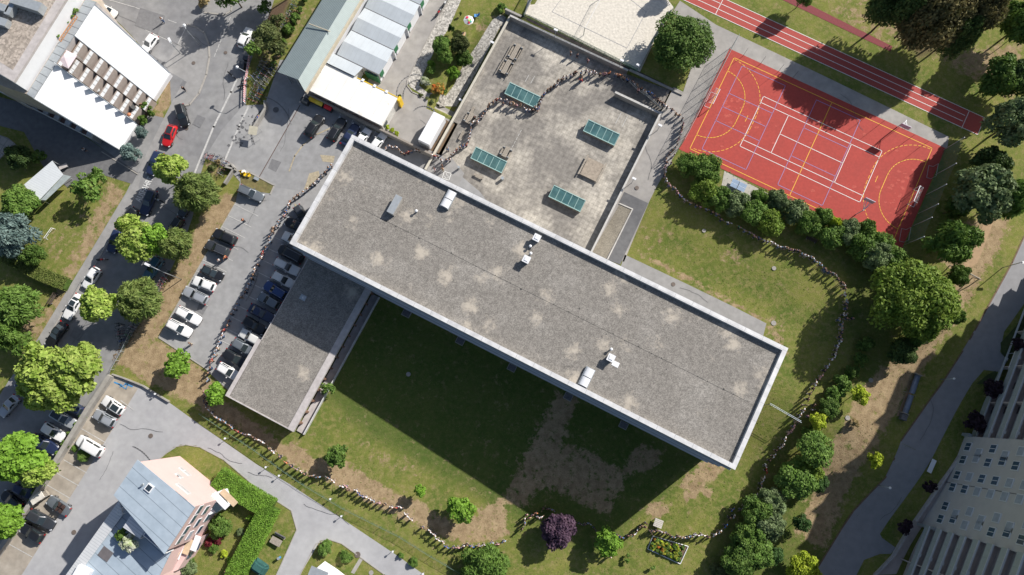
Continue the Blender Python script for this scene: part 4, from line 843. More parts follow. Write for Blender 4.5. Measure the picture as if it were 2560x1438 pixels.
b = MB(); q = [Pz(*p, 5.9) for p in t(2, (392, 172), (560, 250))]; b.tube([q[0]+Vector((0, 0, -.25)), q[1]+Vector((0, 0, .6))], .1, 5); b.build('roof_ridge_strip', mat('beige_gutter', (.5, .44, .33)), hall)
# garages with zigzag roofs: five gables, ridges running away from the hall
M_groof = lines_on(mat('garage_roof', (.50, .54, .57), .55, .06, .6, coord='World', col2=(.43, .47, .50), c2scale=.15), .9, .03, (.30, .34, .36), axis='x', mixv=.5)
M_groofd = lines_on(mat('garage_roof_b', (.47, .51, .54), .55, .06, .6, coord='World'), .9, .03, (.28, .31, .33), axis='x', mixv=.5)
vv = [43.6, 49.15, 54.3, 59.5, 64.7, 69.9]
for k in range(5):
    v0, v1 = vv[k]-.75+.0, vv[k+1]-.75; vm = (v0+v1)/2; u0, u1 = -58.2, -49.3
    e = empty('garage', UVZ((u0+u1)/2, vm, 0), 0, ['garage with pale double pitched roof nearest the white container row', 'second garage from the container row, pale double pitched roof', 'middle garage of the pale roofed row', 'fourth garage from the container row, cut by the picture edge on one side', 'garage at the top picture edge, mostly out of view'][k], 'garage', 'garages with zigzag roofs')
    off = -e.location
    def mk(fn, nm, m):
        b = MB(); fn(b); b.v = [tuple(Vector(p)+off) for p in b.v]; return b.build(nm, m, e)
    mk(lambda b: slab4(b, [UVZ(u0, v0+.04, 3.0), UVZ(u1, v0+.04, 3.0), UVZ(u1+.35, vm, 3.45), UVZ(u0, vm, 3.45)], .1), 'roof_slope', M_groofd)
    mk(lambda b: slab4(b, [UVZ(u0, vm, 3.45), UVZ(u1+.35, vm, 3.45), UVZ(u1, v1-.04, 3.0), UVZ(u0, v1-.04, 3.0)], .1), 'roof_slope', M_groof)
    mk(lambda b: b.prism(R(u0, v0+.1, u1-.2, v1-.1), -.5, 2.88), 'wall', M_white)
    mk(lambda b: wbox(b, u1-.12, vm, 1.3, .1, 3.6, 2.5), 'gate', M_whitemetal)
    mk(lambda b: wbox(b, u1-.05, v0+.9, 1.9, .12, 1.1, 1.4), 'gate_panel', mat('green_gate', (.03, .16, .07), .6))
    mk(lambda b: wbox(b, u1+.0, v1-.15, 1.5, .5, .12, 3.0), 'end_fin', M_white)
    mk(lambda b: wbox(b, (u0+u1)/2, v0, 2.98, u1-u0, .16, .06), 'gutter', M_black)
e = empty('garage_annex', UVZ(-55.6, 41.4, 0), 0, 'half length garage bay with one pale roof slope beside the container row', 'garage'); off = -e.location
b = MB(); slab4(b, [UVZ(-58.9, 40.5, 3.3), UVZ(-53.0, 40.5, 3.3), UVZ(-52.6, 42.75, 3.0), UVZ(-58.9, 42.75, 3.0)], .1); b.v = [tuple(Vector(p)+off) for p in b.v]; b.build('roof', M_groof, e)
b = MB(); b.prism(R(-58.8, 40.6, -53.2, 42.7), -.5, 2.85); b.v = [tuple(Vector(p)+off) for p in b.v]; b.build('wall', M_white, e)
b = MB(); b.prism(R(-52.3, 42.45, -49.4, 42.6), 0, 2.4); tag(b.build('fence_panel', mat('green_panel', (.03, .13, .06), .7)), 'dark green panel screen closing the bay between garage and container row', 'fence')
# container row
cr = empty('container_row', (0, 0, 0), 0, 'row of white flat roofed cabins with a yellow rear edge above the parked cars', 'cabin')
M_croof = mat('cabin_roof', (.74, .73, .70), .6, .04, .6, col2=(.55, .48, .40), c2scale=.45, c2amt=.8, coord='World', hi=(.60, .72), detail=8)
b = MB(); b.prism(R(-59.1, 34.5, -44.1, 40.3), -.5, 2.7); b.build('wall', mat('cabin_wall', (.55, .54, .51), .7), cr)
for k in range(6):
    b = MB(); u = -59.15+k*2.53; b.prism(R(u, 34.4, u+2.5, 40.42), 2.75, 2.95); b.build('roof_panel', M_croof, cr)
b = MB(); b.prism(R(-52.6, 40.45, -43.9, 40.62), 2.3, 3.0); b.prism(R(-43.95, 40.0, -43.5, 40.9), -.2, 3.0); b.build('yellow_trim', mat('yellow_paint', (.72, .48, .03), .6), cr)
for k in range(3): b = MB(); wbox(b, -51.4+k*2.5, 40.6, 3.02, .5, .5, .15); b.build('roof_bracket', M_white, cr)
for k in range(5): b = MB(); wbox(b, -57.5+k*2.6, 34.25, 1.6, 1.5, .1, 1.0); b.build('window', M_glass, cr)
b = MB(); wbox(b, -44.07, 35.4, 1.6, .1, 1.2, 1.0); b.build('window', M_glass, cr)
# wall between the cabins and the car park, its lattice
rw = empty('boundary_wall', (0, 0, 0), 0, 'long low concrete wall with steel lattice between cabins and parked cars', 'wall')
b = MB(); b.prism(R(-60.2, 33.85, -33.8, 34.08), -.5, 1.9); b.build('wall', M_conc, rw)
b = MB(); b.prism(R(-60.25, 33.8, -33.8, 34.13), 1.91, 2.0); b.build('coping', mat('coping_brown', (.26, .23, .20), .8, .15, 3), rw)
for k in range(13):
    b = MB(); u = -59+k*1.15
    b.tube([UVZ(u, 34.2, 2.0), UVZ(u+1.15, 34.2, 2.9)], .04, 4); b.tube([UVZ(u, 34.2, 2.9), UVZ(u+1.15, 34.2, 2.0)], .04, 4); b.build('lattice_bar', mat('brown_steel', (.14, .10, .085), .7), rw)
# white box trailer
tr = empty('box_trailer', UVZ(-35.7, 38.0, 0), A, 'white box trailer parked beside the planting strip and ramp', 'trailer')
b = MB(); b.box((0, 0, 1.95), (2.35, 6.1, 2.3)); o = b.build('box_body', M_whitemetal, tr); bevel(o, .06)
b = MB(); b.box((0, 0, 3.12), (2.2, 5.95, .04)); b.build('roof', M_white, tr)
b = MB(); b.box((0, 0, .7), (1.6, 5.8, .18)); b.build('chassis', M_black, tr)
for sx in (-1, 1):
    for y in (-.5, .5): b = MB(); b.tube([(sx*1.12, y, .42), (sx*.88, y, .42)], .42, 14); b.build('wheel', M_black, tr)
b = MB(); b.box((0, -3.06, 1.7), (1.9, .05, 1.2)); b.build('rear_door', M_steel, tr)
# recycling bins
def container(px, py, col, lab, nm):
    q = G(px, py); e = empty('waste_container', (q.x, q.y, q.z+.03), A, lab, 'waste container', 'wheeled waste containers by the wall')
    b = MB(); b.box((0, 0, .65), (1.3, 1.0, 1.0), 0, 0, 1.06); b.build('bin_body', mat('bin_dark', (.05, .055, .06), .6) if nm != 'dark' else mat('bin_dark', (.05, .055, .06), .6), e)
    b = MB(); n = 8
    for i in range(n):
        a0 = math.pi*i/n; a1 = math.pi*(i+1)/n
        b.quad((-.72, -.56*math.cos(a0), 1.16+.34*math.sin(a0)), (.72, -.56*math.cos(a0), 1.16+.34*math.sin(a0)), (.72, -.56*math.cos(a1), 1.16+.34*math.sin(a1)), (-.72, -.56*math.cos(a1), 1.16+.34*math.sin(a1)))
    for s in (-.72, .72): b.face([(s, -.56*math.cos(math.pi*i/n), 1.16+.34*math.sin(math.pi*i/n)) for i in range(n+1)])
    b.build('lid', mat('lid_'+nm, col, .45), e)
    for sx in (-.5, .5):
        for sy in (-.4, .4): b = MB(); b.tube([(sx-.03, sy, .1), (sx+.03, sy, .1)], .1, 8); b.build('wheel', M_black, e)
container(*t(2, (380, 775)), (.06, .065, .07), 'dark grey waste container at the left end of the row', 'dark')
container(*t(2, (440, 765)), (.70, .45, .03), 'yellow lidded container next to the dark one', 'yellow')
container(*t(2, (490, 790)), (.72, .55, .06), 'paler yellow container between the yellow and the red one', 'paleyellow')
container(*t(2, (555, 823)), (.60, .02, .03), 'red lidded container at the right end of the row', 'red')
# carport and bits at the left
cp = empty('bicycle_shed', (0, 0, 0), 0, 'small white corrugated roof shelter on the shaded lawn at the left', 'shed')
c4 = [Pz(*p, z) for p, z in zip(((130, 402), (158, 437), (99, 499), (58, 463)), (2.9, 2.6, 2.6, 2.9))]
b = MB(); slab4(b, c4, .1); b.build('roof', lines_on(mat('shed_roof', (.55, .58, .60), .5, .04, 1, coord='World'), .4, .08, (.4, .43, .45), axis='y', mixv=.5), cp)
c5 = [Pz(*p, z) for p, z in zip(((160, 437), (178, 441), (114, 501), (101, 500)), (2.5, 2.2, 2.2, 2.5))]; b = MB(); slab4(b, c5, .06); b.build('glass_edge', mat('grey_glazing', (.3, .34, .34), .3), cp)
for p in c4: b = MB(); b.tube([(p.x, p.y, 0), (p.x, p.y, p.z-.1)], .06, 6); b.build('post', M_steel, cp)
q = Pz(155, 415, 1); e = empty('bench_table', (q.x, q.y, 0), A+.9, 'small pale table in the shade beside the white shelter', 'table'); b = MB(); b.box((0, 0, .75), (1.5, .8, .06)); b.build('tabletop', M_fascia, e)
for s in (-1, 1): b = MB(); b.box((s*.6, 0, .36), (.08, .6, .72)); b.build('leg', M_steel, e)
fl2 = empty('low_pergola', (0, 0, 0), 0, 'flat slatted grey roof at the left picture edge', 'pergola'); b = MB(); b.prism(zp([(-20, 330), (20, 345), (38, 360), (-5, 400), (-30, 390)], 2.6), 2.4, 2.6); b.build('roof', lines_on(mat('pergola_roof', (.26, .25, .23), .8, .1, 1, coord='World'), 1.4, .12, (.1, .1, .1), two=True, mixv=.6), fl2)
for p in zp([(0, 345), (30, 358)], 2.4): b = MB(); b.tube([(*p, 0), (*p, 2.4)], .07, 5); b.build('post', M_steel, fl2)
# ---- pink house
M_pink = mat('pink_render', (.60, .43, .41), .85, .03, .5); M_zinc = lines_on(mat('zinc_roof', (.32, .385, .45), .45, .07, .8, coord='World', col2=(.37, .43, .49), c2scale=.2), 1.6, .09, (.14, .17, .2), axis='y', ang=A+math.radians(-12), mixv=.8)
pk = empty('pink_house', (0, 0, 0), 0, 'pink rendered house with blue grey metal roof and a wing of stepped roofs', 'house')
ZP = 13.3
rc = [Pz(*p, ZP) for p in ((343, 1150), (487, 1269), (411, 1386), (284, 1238))]
wc = [Vector((*P(452, 1141, 0), 0)), Vector((*P(554, 1226, 0), 0))]
def inset(pts, k):
    c = sum(pts, Vector())/len(pts); return [p.lerp(c, k) for p in pts]
body = inset(rc, .05); bx = [Vector((p.x, p.y, 0)) for p in body]
b = MB(); b.prism([p.to_2d() for p in bx], -.5, ZP-.3); b.build('wall', M_pink, pk)
b = MB(); slab4(b, [rc[3], rc[2], rc[1], rc[0]], .22); b.build('roof', M_zinc, pk)
q = Pz(*t(9, (1120, 785)), ZP); b = MB(); b.box((q.x, q.y, ZP+.12), (1.1, 1.1, .25), A-.15); rh = b.build('skylight', M_whitemetal, pk); b = MB(); b.box((q.x, q.y, ZP+.26), (.8, .8, .04), A-.15); b.build('pane', M_glass, rh)
q = Pz(*t(9, (1070, 765)), ZP); b = MB(); b.tube([(q.x, q.y, ZP), (q.x, q.y, ZP+.5), (q.x+.4, q.y+.25, ZP+.65)], .14, 8); b.build('flue', M_steel, pk)
# windows of the two walls facing the lane and the garden
def on_wall(a, c, f, z, wd, ht, nm, m, out=.05, par=None, inner=None):
    p = a.lerp(c, f); d = (c-a).normalized(); n = Vector((d.y, -d.x, 0)); ang = math.atan2(d.y, d.x); b = MB(); q = p+n*out; b.box((q.x, q.y, z), (wd, .12, ht), ang); o = b.build(nm, m, par)
    if inner: b = MB(); q = p+n*(out+.05); b.box((q.x, q.y, z), (wd-.2, .06, ht-.2), ang); b.build('pane', inner, o)
    return o
wa, wb_, wc_, wd_ = bx[0], bx[1], bx[2], bx[3]
# polygon is clockwise from above?  outward normal is chosen so that windows face out
def outw(a, c, cen):
    d = (c-a); n = Vector((d.y, -d.x, 0)); return (a, c) if n.dot((a+c)/2-cen) > 0 else (c, a)
cen = sum(bx, Vector())/4
Ea, Ec = outw(bx[1], bx[2], cen); Na, Nc = outw(bx[0], bx[1], cen)
for f, z in ((.18, 10), (.40, 10), (.66, 10), (.88, 10), (.2, 7), (.5, 7), (.8, 7), (.25, 4), (.55, 4), (.85, 4)): on_wall(Ea, Ec, f, z, 1.5, 1.3, 'window', M_frame, .05, pk, M_glassb)
for f, z, ww in ((.35, 10.2, 2.6), (.58, 7.2, .8), (.62, 4.2, 1.3), (.72, 4.2, .9), (.62, 7.2, .8)): on_wall(Na, Nc, f, z, ww, 1.0, 'window', M_frame, .05, pk, mat('blind_grey', (.42, .42, .42), .6))
# the lower storeys step out towards the garden
low = [Pz(*t(9, (1365, 548)), 0), Pz(*t(9, (1660, 800)), 0)]
qa = Vector((*P(500, 1162, 3.2), 0)); 
gt = [P(*t(9, (1510, 860)), 4.2), P(*t(9, (1660, 800)), 4.2), P(*t(9, (1700, 915)), 4.2), P(*t(9, (1420, 1070)), 4.2)]
b = MB(); b.prism(gt, -.5, 4.2); b.build('ground_floor_bay', M_white, pk)
for k in range(3):
    x, y = (1575+62*k, 880-22*k); z = 5.0; a_ = Pz(*t(9, (x-40, y-30)), z); c_ = Pz(*t(9, (x+65, y+75)), z-.5); d = (c_-a_).to_2d().normalized(); nn = Vector((-d.y, d.x))*.5
    b = MB(); slab4(b, [Vector((*(a_.to_2d()-nn), z)), Vector((*(c_.to_2d()-nn), z-.5)), Vector((*(c_.to_2d()+nn), z-.5)), Vector((*(a_.to_2d()+nn), z))], .08); b.build('awning', mat('awning_cream', (.55, .42, .28), .8) if k == 2 else (M_white if k else M_glass), pk)
# stepped wing to the lower left with its roofs
wg = empty('pink_house_wing', (0, 0, 0), 0, 'lower blue grey roofed wing of the pink house running out at the bottom picture edge', 'house')
zw = 9.3
wp = [Pz(*p, zw) for p in ((300, 1252), (340, 1290), (428, 1378), (395, 1445), (380, 1500), (110, 1500), (165, 1440))]
b = MB(); b.prism([p.to_2d() for p in inset(wp, .02)], -.5, zw-.25); b.build('wall', M_pink, wg)
b = MB(); b.prism([p.to_2d() for p in wp], zw-.24, zw); b.build('roof', M_zinc, wg)
lean = [Pz(*p, z) for p, z in ((t(9, (890, 930)), 6.9), (t(9, (915, 985)), 6.6), (t(9, (560, 1437)), 6.6), (t(9, (440, 1500)), 6.9))]
lean = [Pz(*t(9, *[p]) if False else t(9, p), z) for p, z in (((890, 880), 9.4), ((920, 985), 9.7), ((580, 1440), 9.7), ((490, 1440), 9.4))]
b = MB(); slab4(b, lean[::-1], .12); b.build('lean_to_roof', lines_on(mat('ribbed_white', (.55, .56, .57), .5, .04, 1, coord='World'), .42, .1, (.38, .40, .42), axis='y', ang=A, mixv=.6), wg)
gz = 9.2
gl = [Pz(*t(9, p), z) for p, z in (((1000, 955), 12.2), ((1120, 1055), 12.2), ((1045, 1165), 11.8), ((920, 1080), 11.8))]
pg = MB(); slab4(pg, gl[::-1], .12); pg.build('louvre_roof', lines_on(mat('louvre', (.58, .59, .62), .5, .03, 1, coord='World'), .45, .13, (.36, .38, .42), axis='y', ang=A-.15, mixv=.7), wg)
for p in gl: b = MB(); b.tube([(p.x, p.y, zw), (p.x, p.y, p.z-.1)], .08, 5); b.build('post', M_whitemetal, wg)
gl2 = [Pz(*t(9, p), 11.9) for p in ((1130, 1060), (1290, 1190), (1235, 1275), (1075, 1140))]
b = MB(); slab4(b, gl2[::-1], .1); b.build('glass_roof', mat('glass_roof', (.16, .22, .32), .25, .08, .6, spec=.7), wg)
for k in range(4):
    a_, c_ = gl2[k], gl2[(k+1) % 4]; b = MB(); b.tube([a_+Vector((0, 0, .06)), c_+Vector((0, 0, .06))], .09, 5); b.build('roof_frame', M_whitemetal, wg)
for p in gl2: b = MB(); b.tube([(p.x, p.y, zw), (p.x, p.y, 11.9)], .08, 5); b.build('post', M_whitemetal, wg)
q = Pz(*t(9, (790, 1280)), zw); b = MB(); b.box((q.x, q.y, zw+.03), (1.9, 1.6, .06), A-.12); b.build('roof_patch', mat('dark_mat', (.12, .11, .115), .9), wg)
q = Pz(*t(9, (620, 1425)), zw+.5); b = MB(); b.box((q.x, q.y, zw+.5), (2.2, 1.8, 1.0), A); b.build('roof_cabin', M_white, wg)
aw = [Pz(*t(9, p), z) for p, z in (((1275, 1245), 6.0), ((1345, 1270), 5.4), ((1245, 1435), 5.4), ((1185, 1420), 6.0))]
b = MB(); slab4(b, aw[::-1], .08); b.build('awning', lines_on(mat('awning_beige', (.62, .50, .34), .8, .03, 1, coord='World'), .35, .06, (.5, .38, .24), axis='y', ang=A, mixv=.5), wg)
for k, (x, y) in enumerate(((1340, 1260), (1405, 1225), (1465, 1200))):
    q = Pz(*t(9, (x, y)), 4.6); b = MB(); b.box((q.x, q.y, 4.6), (1.0, 2.4, .1), A+.75-.6); b.build('awning', M_white if k != 1 else mat('awning_cream', (.55, .42, .28), .8), wg)
q = [P(*t(9, (1390, 1190)), 4.2), P(*t(9, (1480, 1160)), 4.2), P(*t(9, (1330, 1400)), 4.2), P(*t(9, (1230, 1437)), 4.2)]
b = MB(); b.prism(q, -.5, 4.2); b.build('ground_floor_bay', M_pink, wg)
for k in range(4): a_ = Pz(*t(9, (1480-55*k, 1225+55*k)), 3); b = MB(); b.box((a_.x, a_.y, 3), (.12, 1.2, 1.2), A+.15); b.build('window', M_glassb, wg)
# hoop ladder on the wing roof
ld = empty('hoop_ladder', Pz(*t(9, (945, 950)), zw+.1), A, 'steel ladder with hoops between the two roofs of the pink house', 'ladder')
for k in range(3): b = MB(); b.tube([(.5*math.cos(6.283*i/10), .5*math.sin(6.283*i/10), .6*k+.5) for i in range(11)], .03, 4); b.build('hoop', M_whitemetal, ld)
for s in (-.3, .3): b = MB(); b.tube([(s, .4, 0), (s, .4, 2.2)], .035, 5); b.build('rail', M_whitemetal, ld)
# little white roof at the bottom edge
lw = empty('white_roof_house', (0, 0, 0), 0, 'corner of a white roof with grey panels at the bottom picture edge', 'house')
z = 3.6; wpp = [P(*p, z) for p in (t(10, (465, 1375)), t(10, (560, 1437)), t(10, (640, 1500)), t(10, (380, 1500)), t(10, (395, 1437)))]
b = MB(); b.prism(wpp, -.5, z); b.build('wall', M_white, lw); b = MB(); c_ = P(*t(10, (465, 1430)), z); b.box((*c_, z+.03), (3.0, 1.6, .05), A+.1); b.build('roof_panel', M_steel, lw)
# ---- apartment tower block, bottom right
ap = empty('apartment_block', (0, 0, 0), 0, 'tall grey apartment block leaning out at the lower right with stacked balconies on both sides', 'apartment building')
M_apt = mat('apartment_render', (.50, .475, .455), .85, .04, .8); M_balc = mat('balcony_front', (.36, .39, .38), .7, .05, 1, coord='World'); lines_on(M_balc, 3.0, .05, (.2, .22, .22), axis='y', mixv=.6)
M_lof = mat('loggia_wall', (.55, .48, .44), .85, .08, 1); M_slabtop = mat('balcony_cap', (.60, .61, .60), .7, .04, 1)
uf = 71.7; va, vb = 14.2, 31.0; HB = 30.8; gb = -6
b = MB(); b.prism(R(uf, va, uf+22, vb), gb, HB); b.build('wall', M_apt, ap)
b = MB(); b.prism(R(uf+.5, va+.5, uf+21.5, vb-.5), HB+.01, HB+.4); b.build('roof', M_roofg, ap)
wr = random.Random(4)
for fl_ in range(10):
    z = 1.9+fl_*3.05
    vs_ = (29.3, 27.2, 24.0, 21.6, 17.9, 15.7) if fl_ % 2 == 0 else (29.3, 26.6, 24.0, 21.6, 18.4, 15.7)
    for v in ((29.1, 26.7, 23.9, 21.7, 18.3, 16.0)):
        if fl_ % 2 and v in (29.1, 18.3): v -= 0.9
        if fl_ % 2 and v in (26.7, 16.0): v += .5
        b = MB(); wbox(b, uf-.03, v, z, .14, 1.6, 1.5); o = b.build('window', M_frame, ap)
        b = MB(); k = wr.random(); wbox(b, uf-.07, v, z, .12, 1.3, 1.25); b.build('pane', M_glassb if k < .45 else mat('blind_pale', (.34, .37, .42), .7), o)
        if k < .45: b = MB(); wbox(b, uf-.11, v, z, .1, .09, 1.2); b.build('mullion', M_frame, o)
b = MB(); wbox(b, uf-.01, (va+vb)/2-.2, 0, .06, .1, 60); b.v = [(x, y, min(z_, HB)) for x, y, z_ in b.v]; b.build('wall_joint', M_black, ap)
for s, (v0, v1, ub) in enumerate(((vb, vb+34, 72.6), (va-34, va, 71.2))):
    b = MB(); b.prism(R(ub+1.4, v0, ub+18, v1), gb, 25.3); b.build('wall', M_lof, ap)
    for fl_ in range(8):
        z = fl_*3.05+(.6 if s == 0 else .0)
        o_ = 0
        b = MB(); b.prism(R(ub, v0+.02, ub+1.39, v1), z-.2, z-.05); bal = b.build('balcony', M_lof, ap)
        b = MB(); b.prism(R(ub-.12, v0+.02, ub, v1), z-.35, z+.9); b.build('balcony_front', M_balc, bal)
        b = MB(); b.prism(R(ub-.2, v0+.02, ub+.08, v1), z+.9, z+1.0); b.build('balcony_cap', M_slabtop, bal)
        for k in range(7):
            v = v0+1.5+k*(v1-v0-2)/7; b = MB(); wbox(b, ub-.05, v, z+1.04, .5, .5, .1) if k % 3 == 0 else wbox(b, ub+1.36, v, z+.95, .08, 1.2, 1.9); b.build('bracket' if k % 3 == 0 else 'door', M_slabtop if k % 3 == 0 else mat('door_brown', (.16, .13, .12), .5), bal)
    for k in range(5):
        b = MB(); b.prism(R(ub+.02, v0+6.8*k+.03, ub+1.39, v0+6.8*k+.15), gb, 25.0); b.build('balcony_divider', M_lof, ap)
b = MB(); b.prism(R(uf-.6, vb-.1, uf, vb+.35), gb, 1.8); b.prism(R(uf-.6, va-.35, uf, va+.1), gb, 1.8); b.build('corner_fin', M_steel, ap)
M_patio = mat('patio_pink', (.42, .36, .33), .85, .1, 1, coord='World')
sheet('apartment_patio', t(12, (1480, 440), (1560, 440), (1330, 800), (1150, 1080), (960, 1430), (800, 1437), (960, 1240), (1090, 1020), (1280, 740)), M_patio, .05)
sheet('apartment_patio', t(12, (1840, -20), (1917, -20), (1760, 230), (1640, 410), (1540, 400), (1640, 270)), M_patio, .05)
ee = empty('entrance_canopy', Pz(*t(8, (1830, 1260)), 3.2), A, 'dark glazed canopy with white edge at the apartment entrance by the right edge', 'canopy')
b = MB(); b.box((2.5, 0, 0), (5, 3.2, .12)); b.build('glass_roof', M_glassb, ee)
for s in (-1, 1): b = MB(); b.box((2.5, s*1.6, .02), (5.2, .14, .2)); b.build('edge_beam', M_whitemetal, ee)
b = MB(); b.box((-.05, 0, .02), (.14, 3.1, .2)); b.build('edge_beam', M_whitemetal, ee)
for s in (-1, 1): b = MB(); b.tube([(.2, s*1.5, -3.2), (.2, s*1.5, -.1)], .07, 6); b.build('post', M_steel, ee)
# planted islands beside the apartment path (dark turf)
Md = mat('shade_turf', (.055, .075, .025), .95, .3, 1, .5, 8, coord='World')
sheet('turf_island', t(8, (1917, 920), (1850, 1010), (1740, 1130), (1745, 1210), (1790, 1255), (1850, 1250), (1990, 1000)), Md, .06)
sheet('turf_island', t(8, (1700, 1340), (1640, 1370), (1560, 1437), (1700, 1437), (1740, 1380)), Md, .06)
# ================================================================== fences, goals, lamps and other outdoor fittings
def mesh_mat(name, col, alpha):
    m = mat(name, col, .6, .05, 2); N = m.node_tree.nodes; L = m.node_tree.links; b = N['Principled BSDF']
    ge = N.new('ShaderNodeNewGeometry'); vo = N.new('ShaderNodeTexVoronoi'); vo.inputs['Scale'].default_value = 14; vo.feature = 'DISTANCE_TO_EDGE'; L.new(ge.outputs['Position'], vo.inputs['Vector'])
    c = N.new('ShaderNodeMath'); c.operation = 'LESS_THAN'; c.inputs[1].default_value = alpha; L.new(vo.outputs['Distance'], c.inputs[0]); L.new(c.outputs[0], b.inputs['Alpha']); return m
M_net = mesh_mat('wire_mesh', (.10, .16, .13), .035); M_netg = mesh_mat('green_mesh', (.02, .13, .07), .12); M_netw = mesh_mat('goal_net', (.4, .4, .4), .035)
M_gpost = mat('green_post', (.10, .17, .14), .5); M_gsteel = mat('grey_post', (.36, .40, .40), .4)
def fence(name, pts, h, lab, mesh_m, post_m, sp=2.5, rail=True, r=.035, grp=None, netdark=None):
    P3 = [G(*p) for p in pts]; e = empty(name, P3[0], 0, lab, 'fence', grp); o = -P3[0]
    for a, c in zip(P3[:-1], P3[1:]):
        n = max(1, round((c-a).length/sp)); b = MB()
        for k in range(n):
            s0 = a.lerp(c, k/n); s1 = a.lerp(c, (k+1)/n)
            for s in (s0, s1): s.z = surf(s.x, s.y)
            b.quad(s0+o, s1+o, s1+o+Vector((0, 0, h)), s0+o+Vector((0, 0, h)))
            pb = MB(); pb.tube([s0+o, s0+o+Vector((0, 0, h))], r, 5); pb.build('post', post_m, e)
            if rail: rb = MB(); rb.tube([s0+o+Vector((0, 0, h)), s1+o+Vector((0, 0, h))], r*.7, 4); rb.build('rail', post_m, e)
        b.build('mesh_panel', mesh_m, e)
    s1 = P3[-1]; pb = MB(); pb.tube([s1+o, s1+o+Vector((0, 0, h))], r, 5); pb.build('post', post_m, e)
    return e
fence('mesh_fence', [(505, 1035), (640, 1125), (760, 1210), (860, 1270), (1000, 1340), (1080, 1390), (1150, 1430)], 1.3, 'green wire fence on the grass between the lane and the line of people', M_net, M_gpost, 3.2)
fence('court_fence', [(1829, 118), (1697, 372)], 4.6, 'high wire fence along the short upper left side of the red court', M_net, M_gsteel, 3.0, r=.05)
fence('court_fence', [(1815, 146), (1690, 385)], 1.1, 'low dark rail fence outside the high court fence', M_net, M_gpost, 3, r=.03)
def pole(base, h, r, m, nm, lab, cat, grp=None):
    q = G(*base); b = MB(); b.tube([(0, 0, 0), (0, 0, h)], r, 7, r2=r*.7); o = b.build(nm, m, None, True, loc=q); return tag(o, lab, cat, grp)
cf = empty('ball_stop_fence', G(2359, 375), 0, 'tall green ball stop net on poles behind the right end of the court', 'fence'); org = G(2359, 375)
pp = [(2359, 375), (2339, 437), (2316, 487), (2296, 534), (2281, 566), (2262, 612)]; prev = None; pnb = MB()
for p in pp:
    q = G(*p); b = MB(); b.tube([q-org, q-org+Vector((0, 0, 5.8))], .06, 6); b.build('pole', M_gsteel, cf, True); b = MB(); b.ball(q-org+Vector((0, 0, 5.85)), .1, 6); b.build('pole_cap', M_white, cf)
    if prev is not None: pnb.quad(prev-org, q-org, q-org+Vector((0, 0, 5.7)), prev-org+Vector((0, 0, 5.7)))
    prev = q
pnb.build('net', mesh_mat('ball_net', (.03, .12, .08), .10), cf)
for k, (p, q) in enumerate(((t(3, (1720, 440)), 0), (t(3, (1850, 500)), 0), (t(4, (65, 560)), 0), (t(4, (170, 610)), 0), (t(4, (690, 920)), 0), (t(4, (800, 970)), 0), (t(4, (910, 1020)), 0), (t(4, (1020, 1075)), 0), (t(4, (1120, 1125)), 0))):
    pole((p[0]+2, p[1]-5), 3.2, .035, mat('dark_pole', (.05, .05, .06), .6), 'net_pole', 'thin dark pole along the upper long side of the red court', 'pole', 'thin poles along the upper side of the court')
def goal(u, v, ang, lab):
    e = empty('football_goal', UVZ(u, v, 1.3), A+ang, lab, 'goal', 'white goals on the red court')
    Wd, H, D = 3.1, 2.05, 1.0
    for s in (-1, 1): b = MB(); b.box((0, s*Wd/2, H/2), (.09, .09, H)); b.build('goal_post', M_whitemetal, e)
    b = MB(); b.box((0, 0, H+.045), (.09, Wd+.09, .09)); b.build('crossbar', M_whitemetal, e)
    for s in (-1, 1): b = MB(); b.tube([(0, s*Wd/2, H), (-.75, s*Wd/2, H-.1), (-D-.2, s*Wd/2, .05), (0, s*Wd/2, .05)], .035, 5); b.build('side_brace', M_whitemetal, e)
    b = MB(); b.tube([(-D-.2, -Wd/2, .05), (-D-.2, Wd/2, .05)], .035, 5); b.build('ground_bar', M_whitemetal, e)
    b = MB(); b.quad((0, -Wd/2, H), (0, Wd/2, H), (-.75, Wd/2, H-.1), (-.75, -Wd/2, H-.1)); b.quad((-.75, -Wd/2, H-.1), (-.75, Wd/2, H-.1), (-D-.2, Wd/2, .05), (-D-.2, -Wd/2, .05)); b.build('net', M_netw, e)
goal(8.0, 66.9, 0, 'white goal at the upper left end of the red court'); goal(47.3, 66.2, math.pi, 'white goal at the right end of the red court')
for k, (p, lab) in enumerate((((2330, 432), 'spare white metal goal frame lying against the ball stop net, upper one'), ((2262, 590), 'spare grey metal goal frame behind the lower corner of the court'))):
    q = G(*p); e = empty('goal_frame', q, A+.2, lab, 'goal', 'spare goal frames'); 
    for pts in ([(0, -1.2, 0), (0, -1.2, 1.6), (0, 1.2, 1.6), (0, 1.2, 0)], [(-.8, -1.2, .04), (-.8, 1.2, .04)], [(0, -1.2, .05), (-.8, -1.2, .05)], [(0, 1.2, .05), (-.8, 1.2, .05)]): b = MB(); b.tube(pts, .04, 5); b.build('frame_tube', M_gsteel, e)
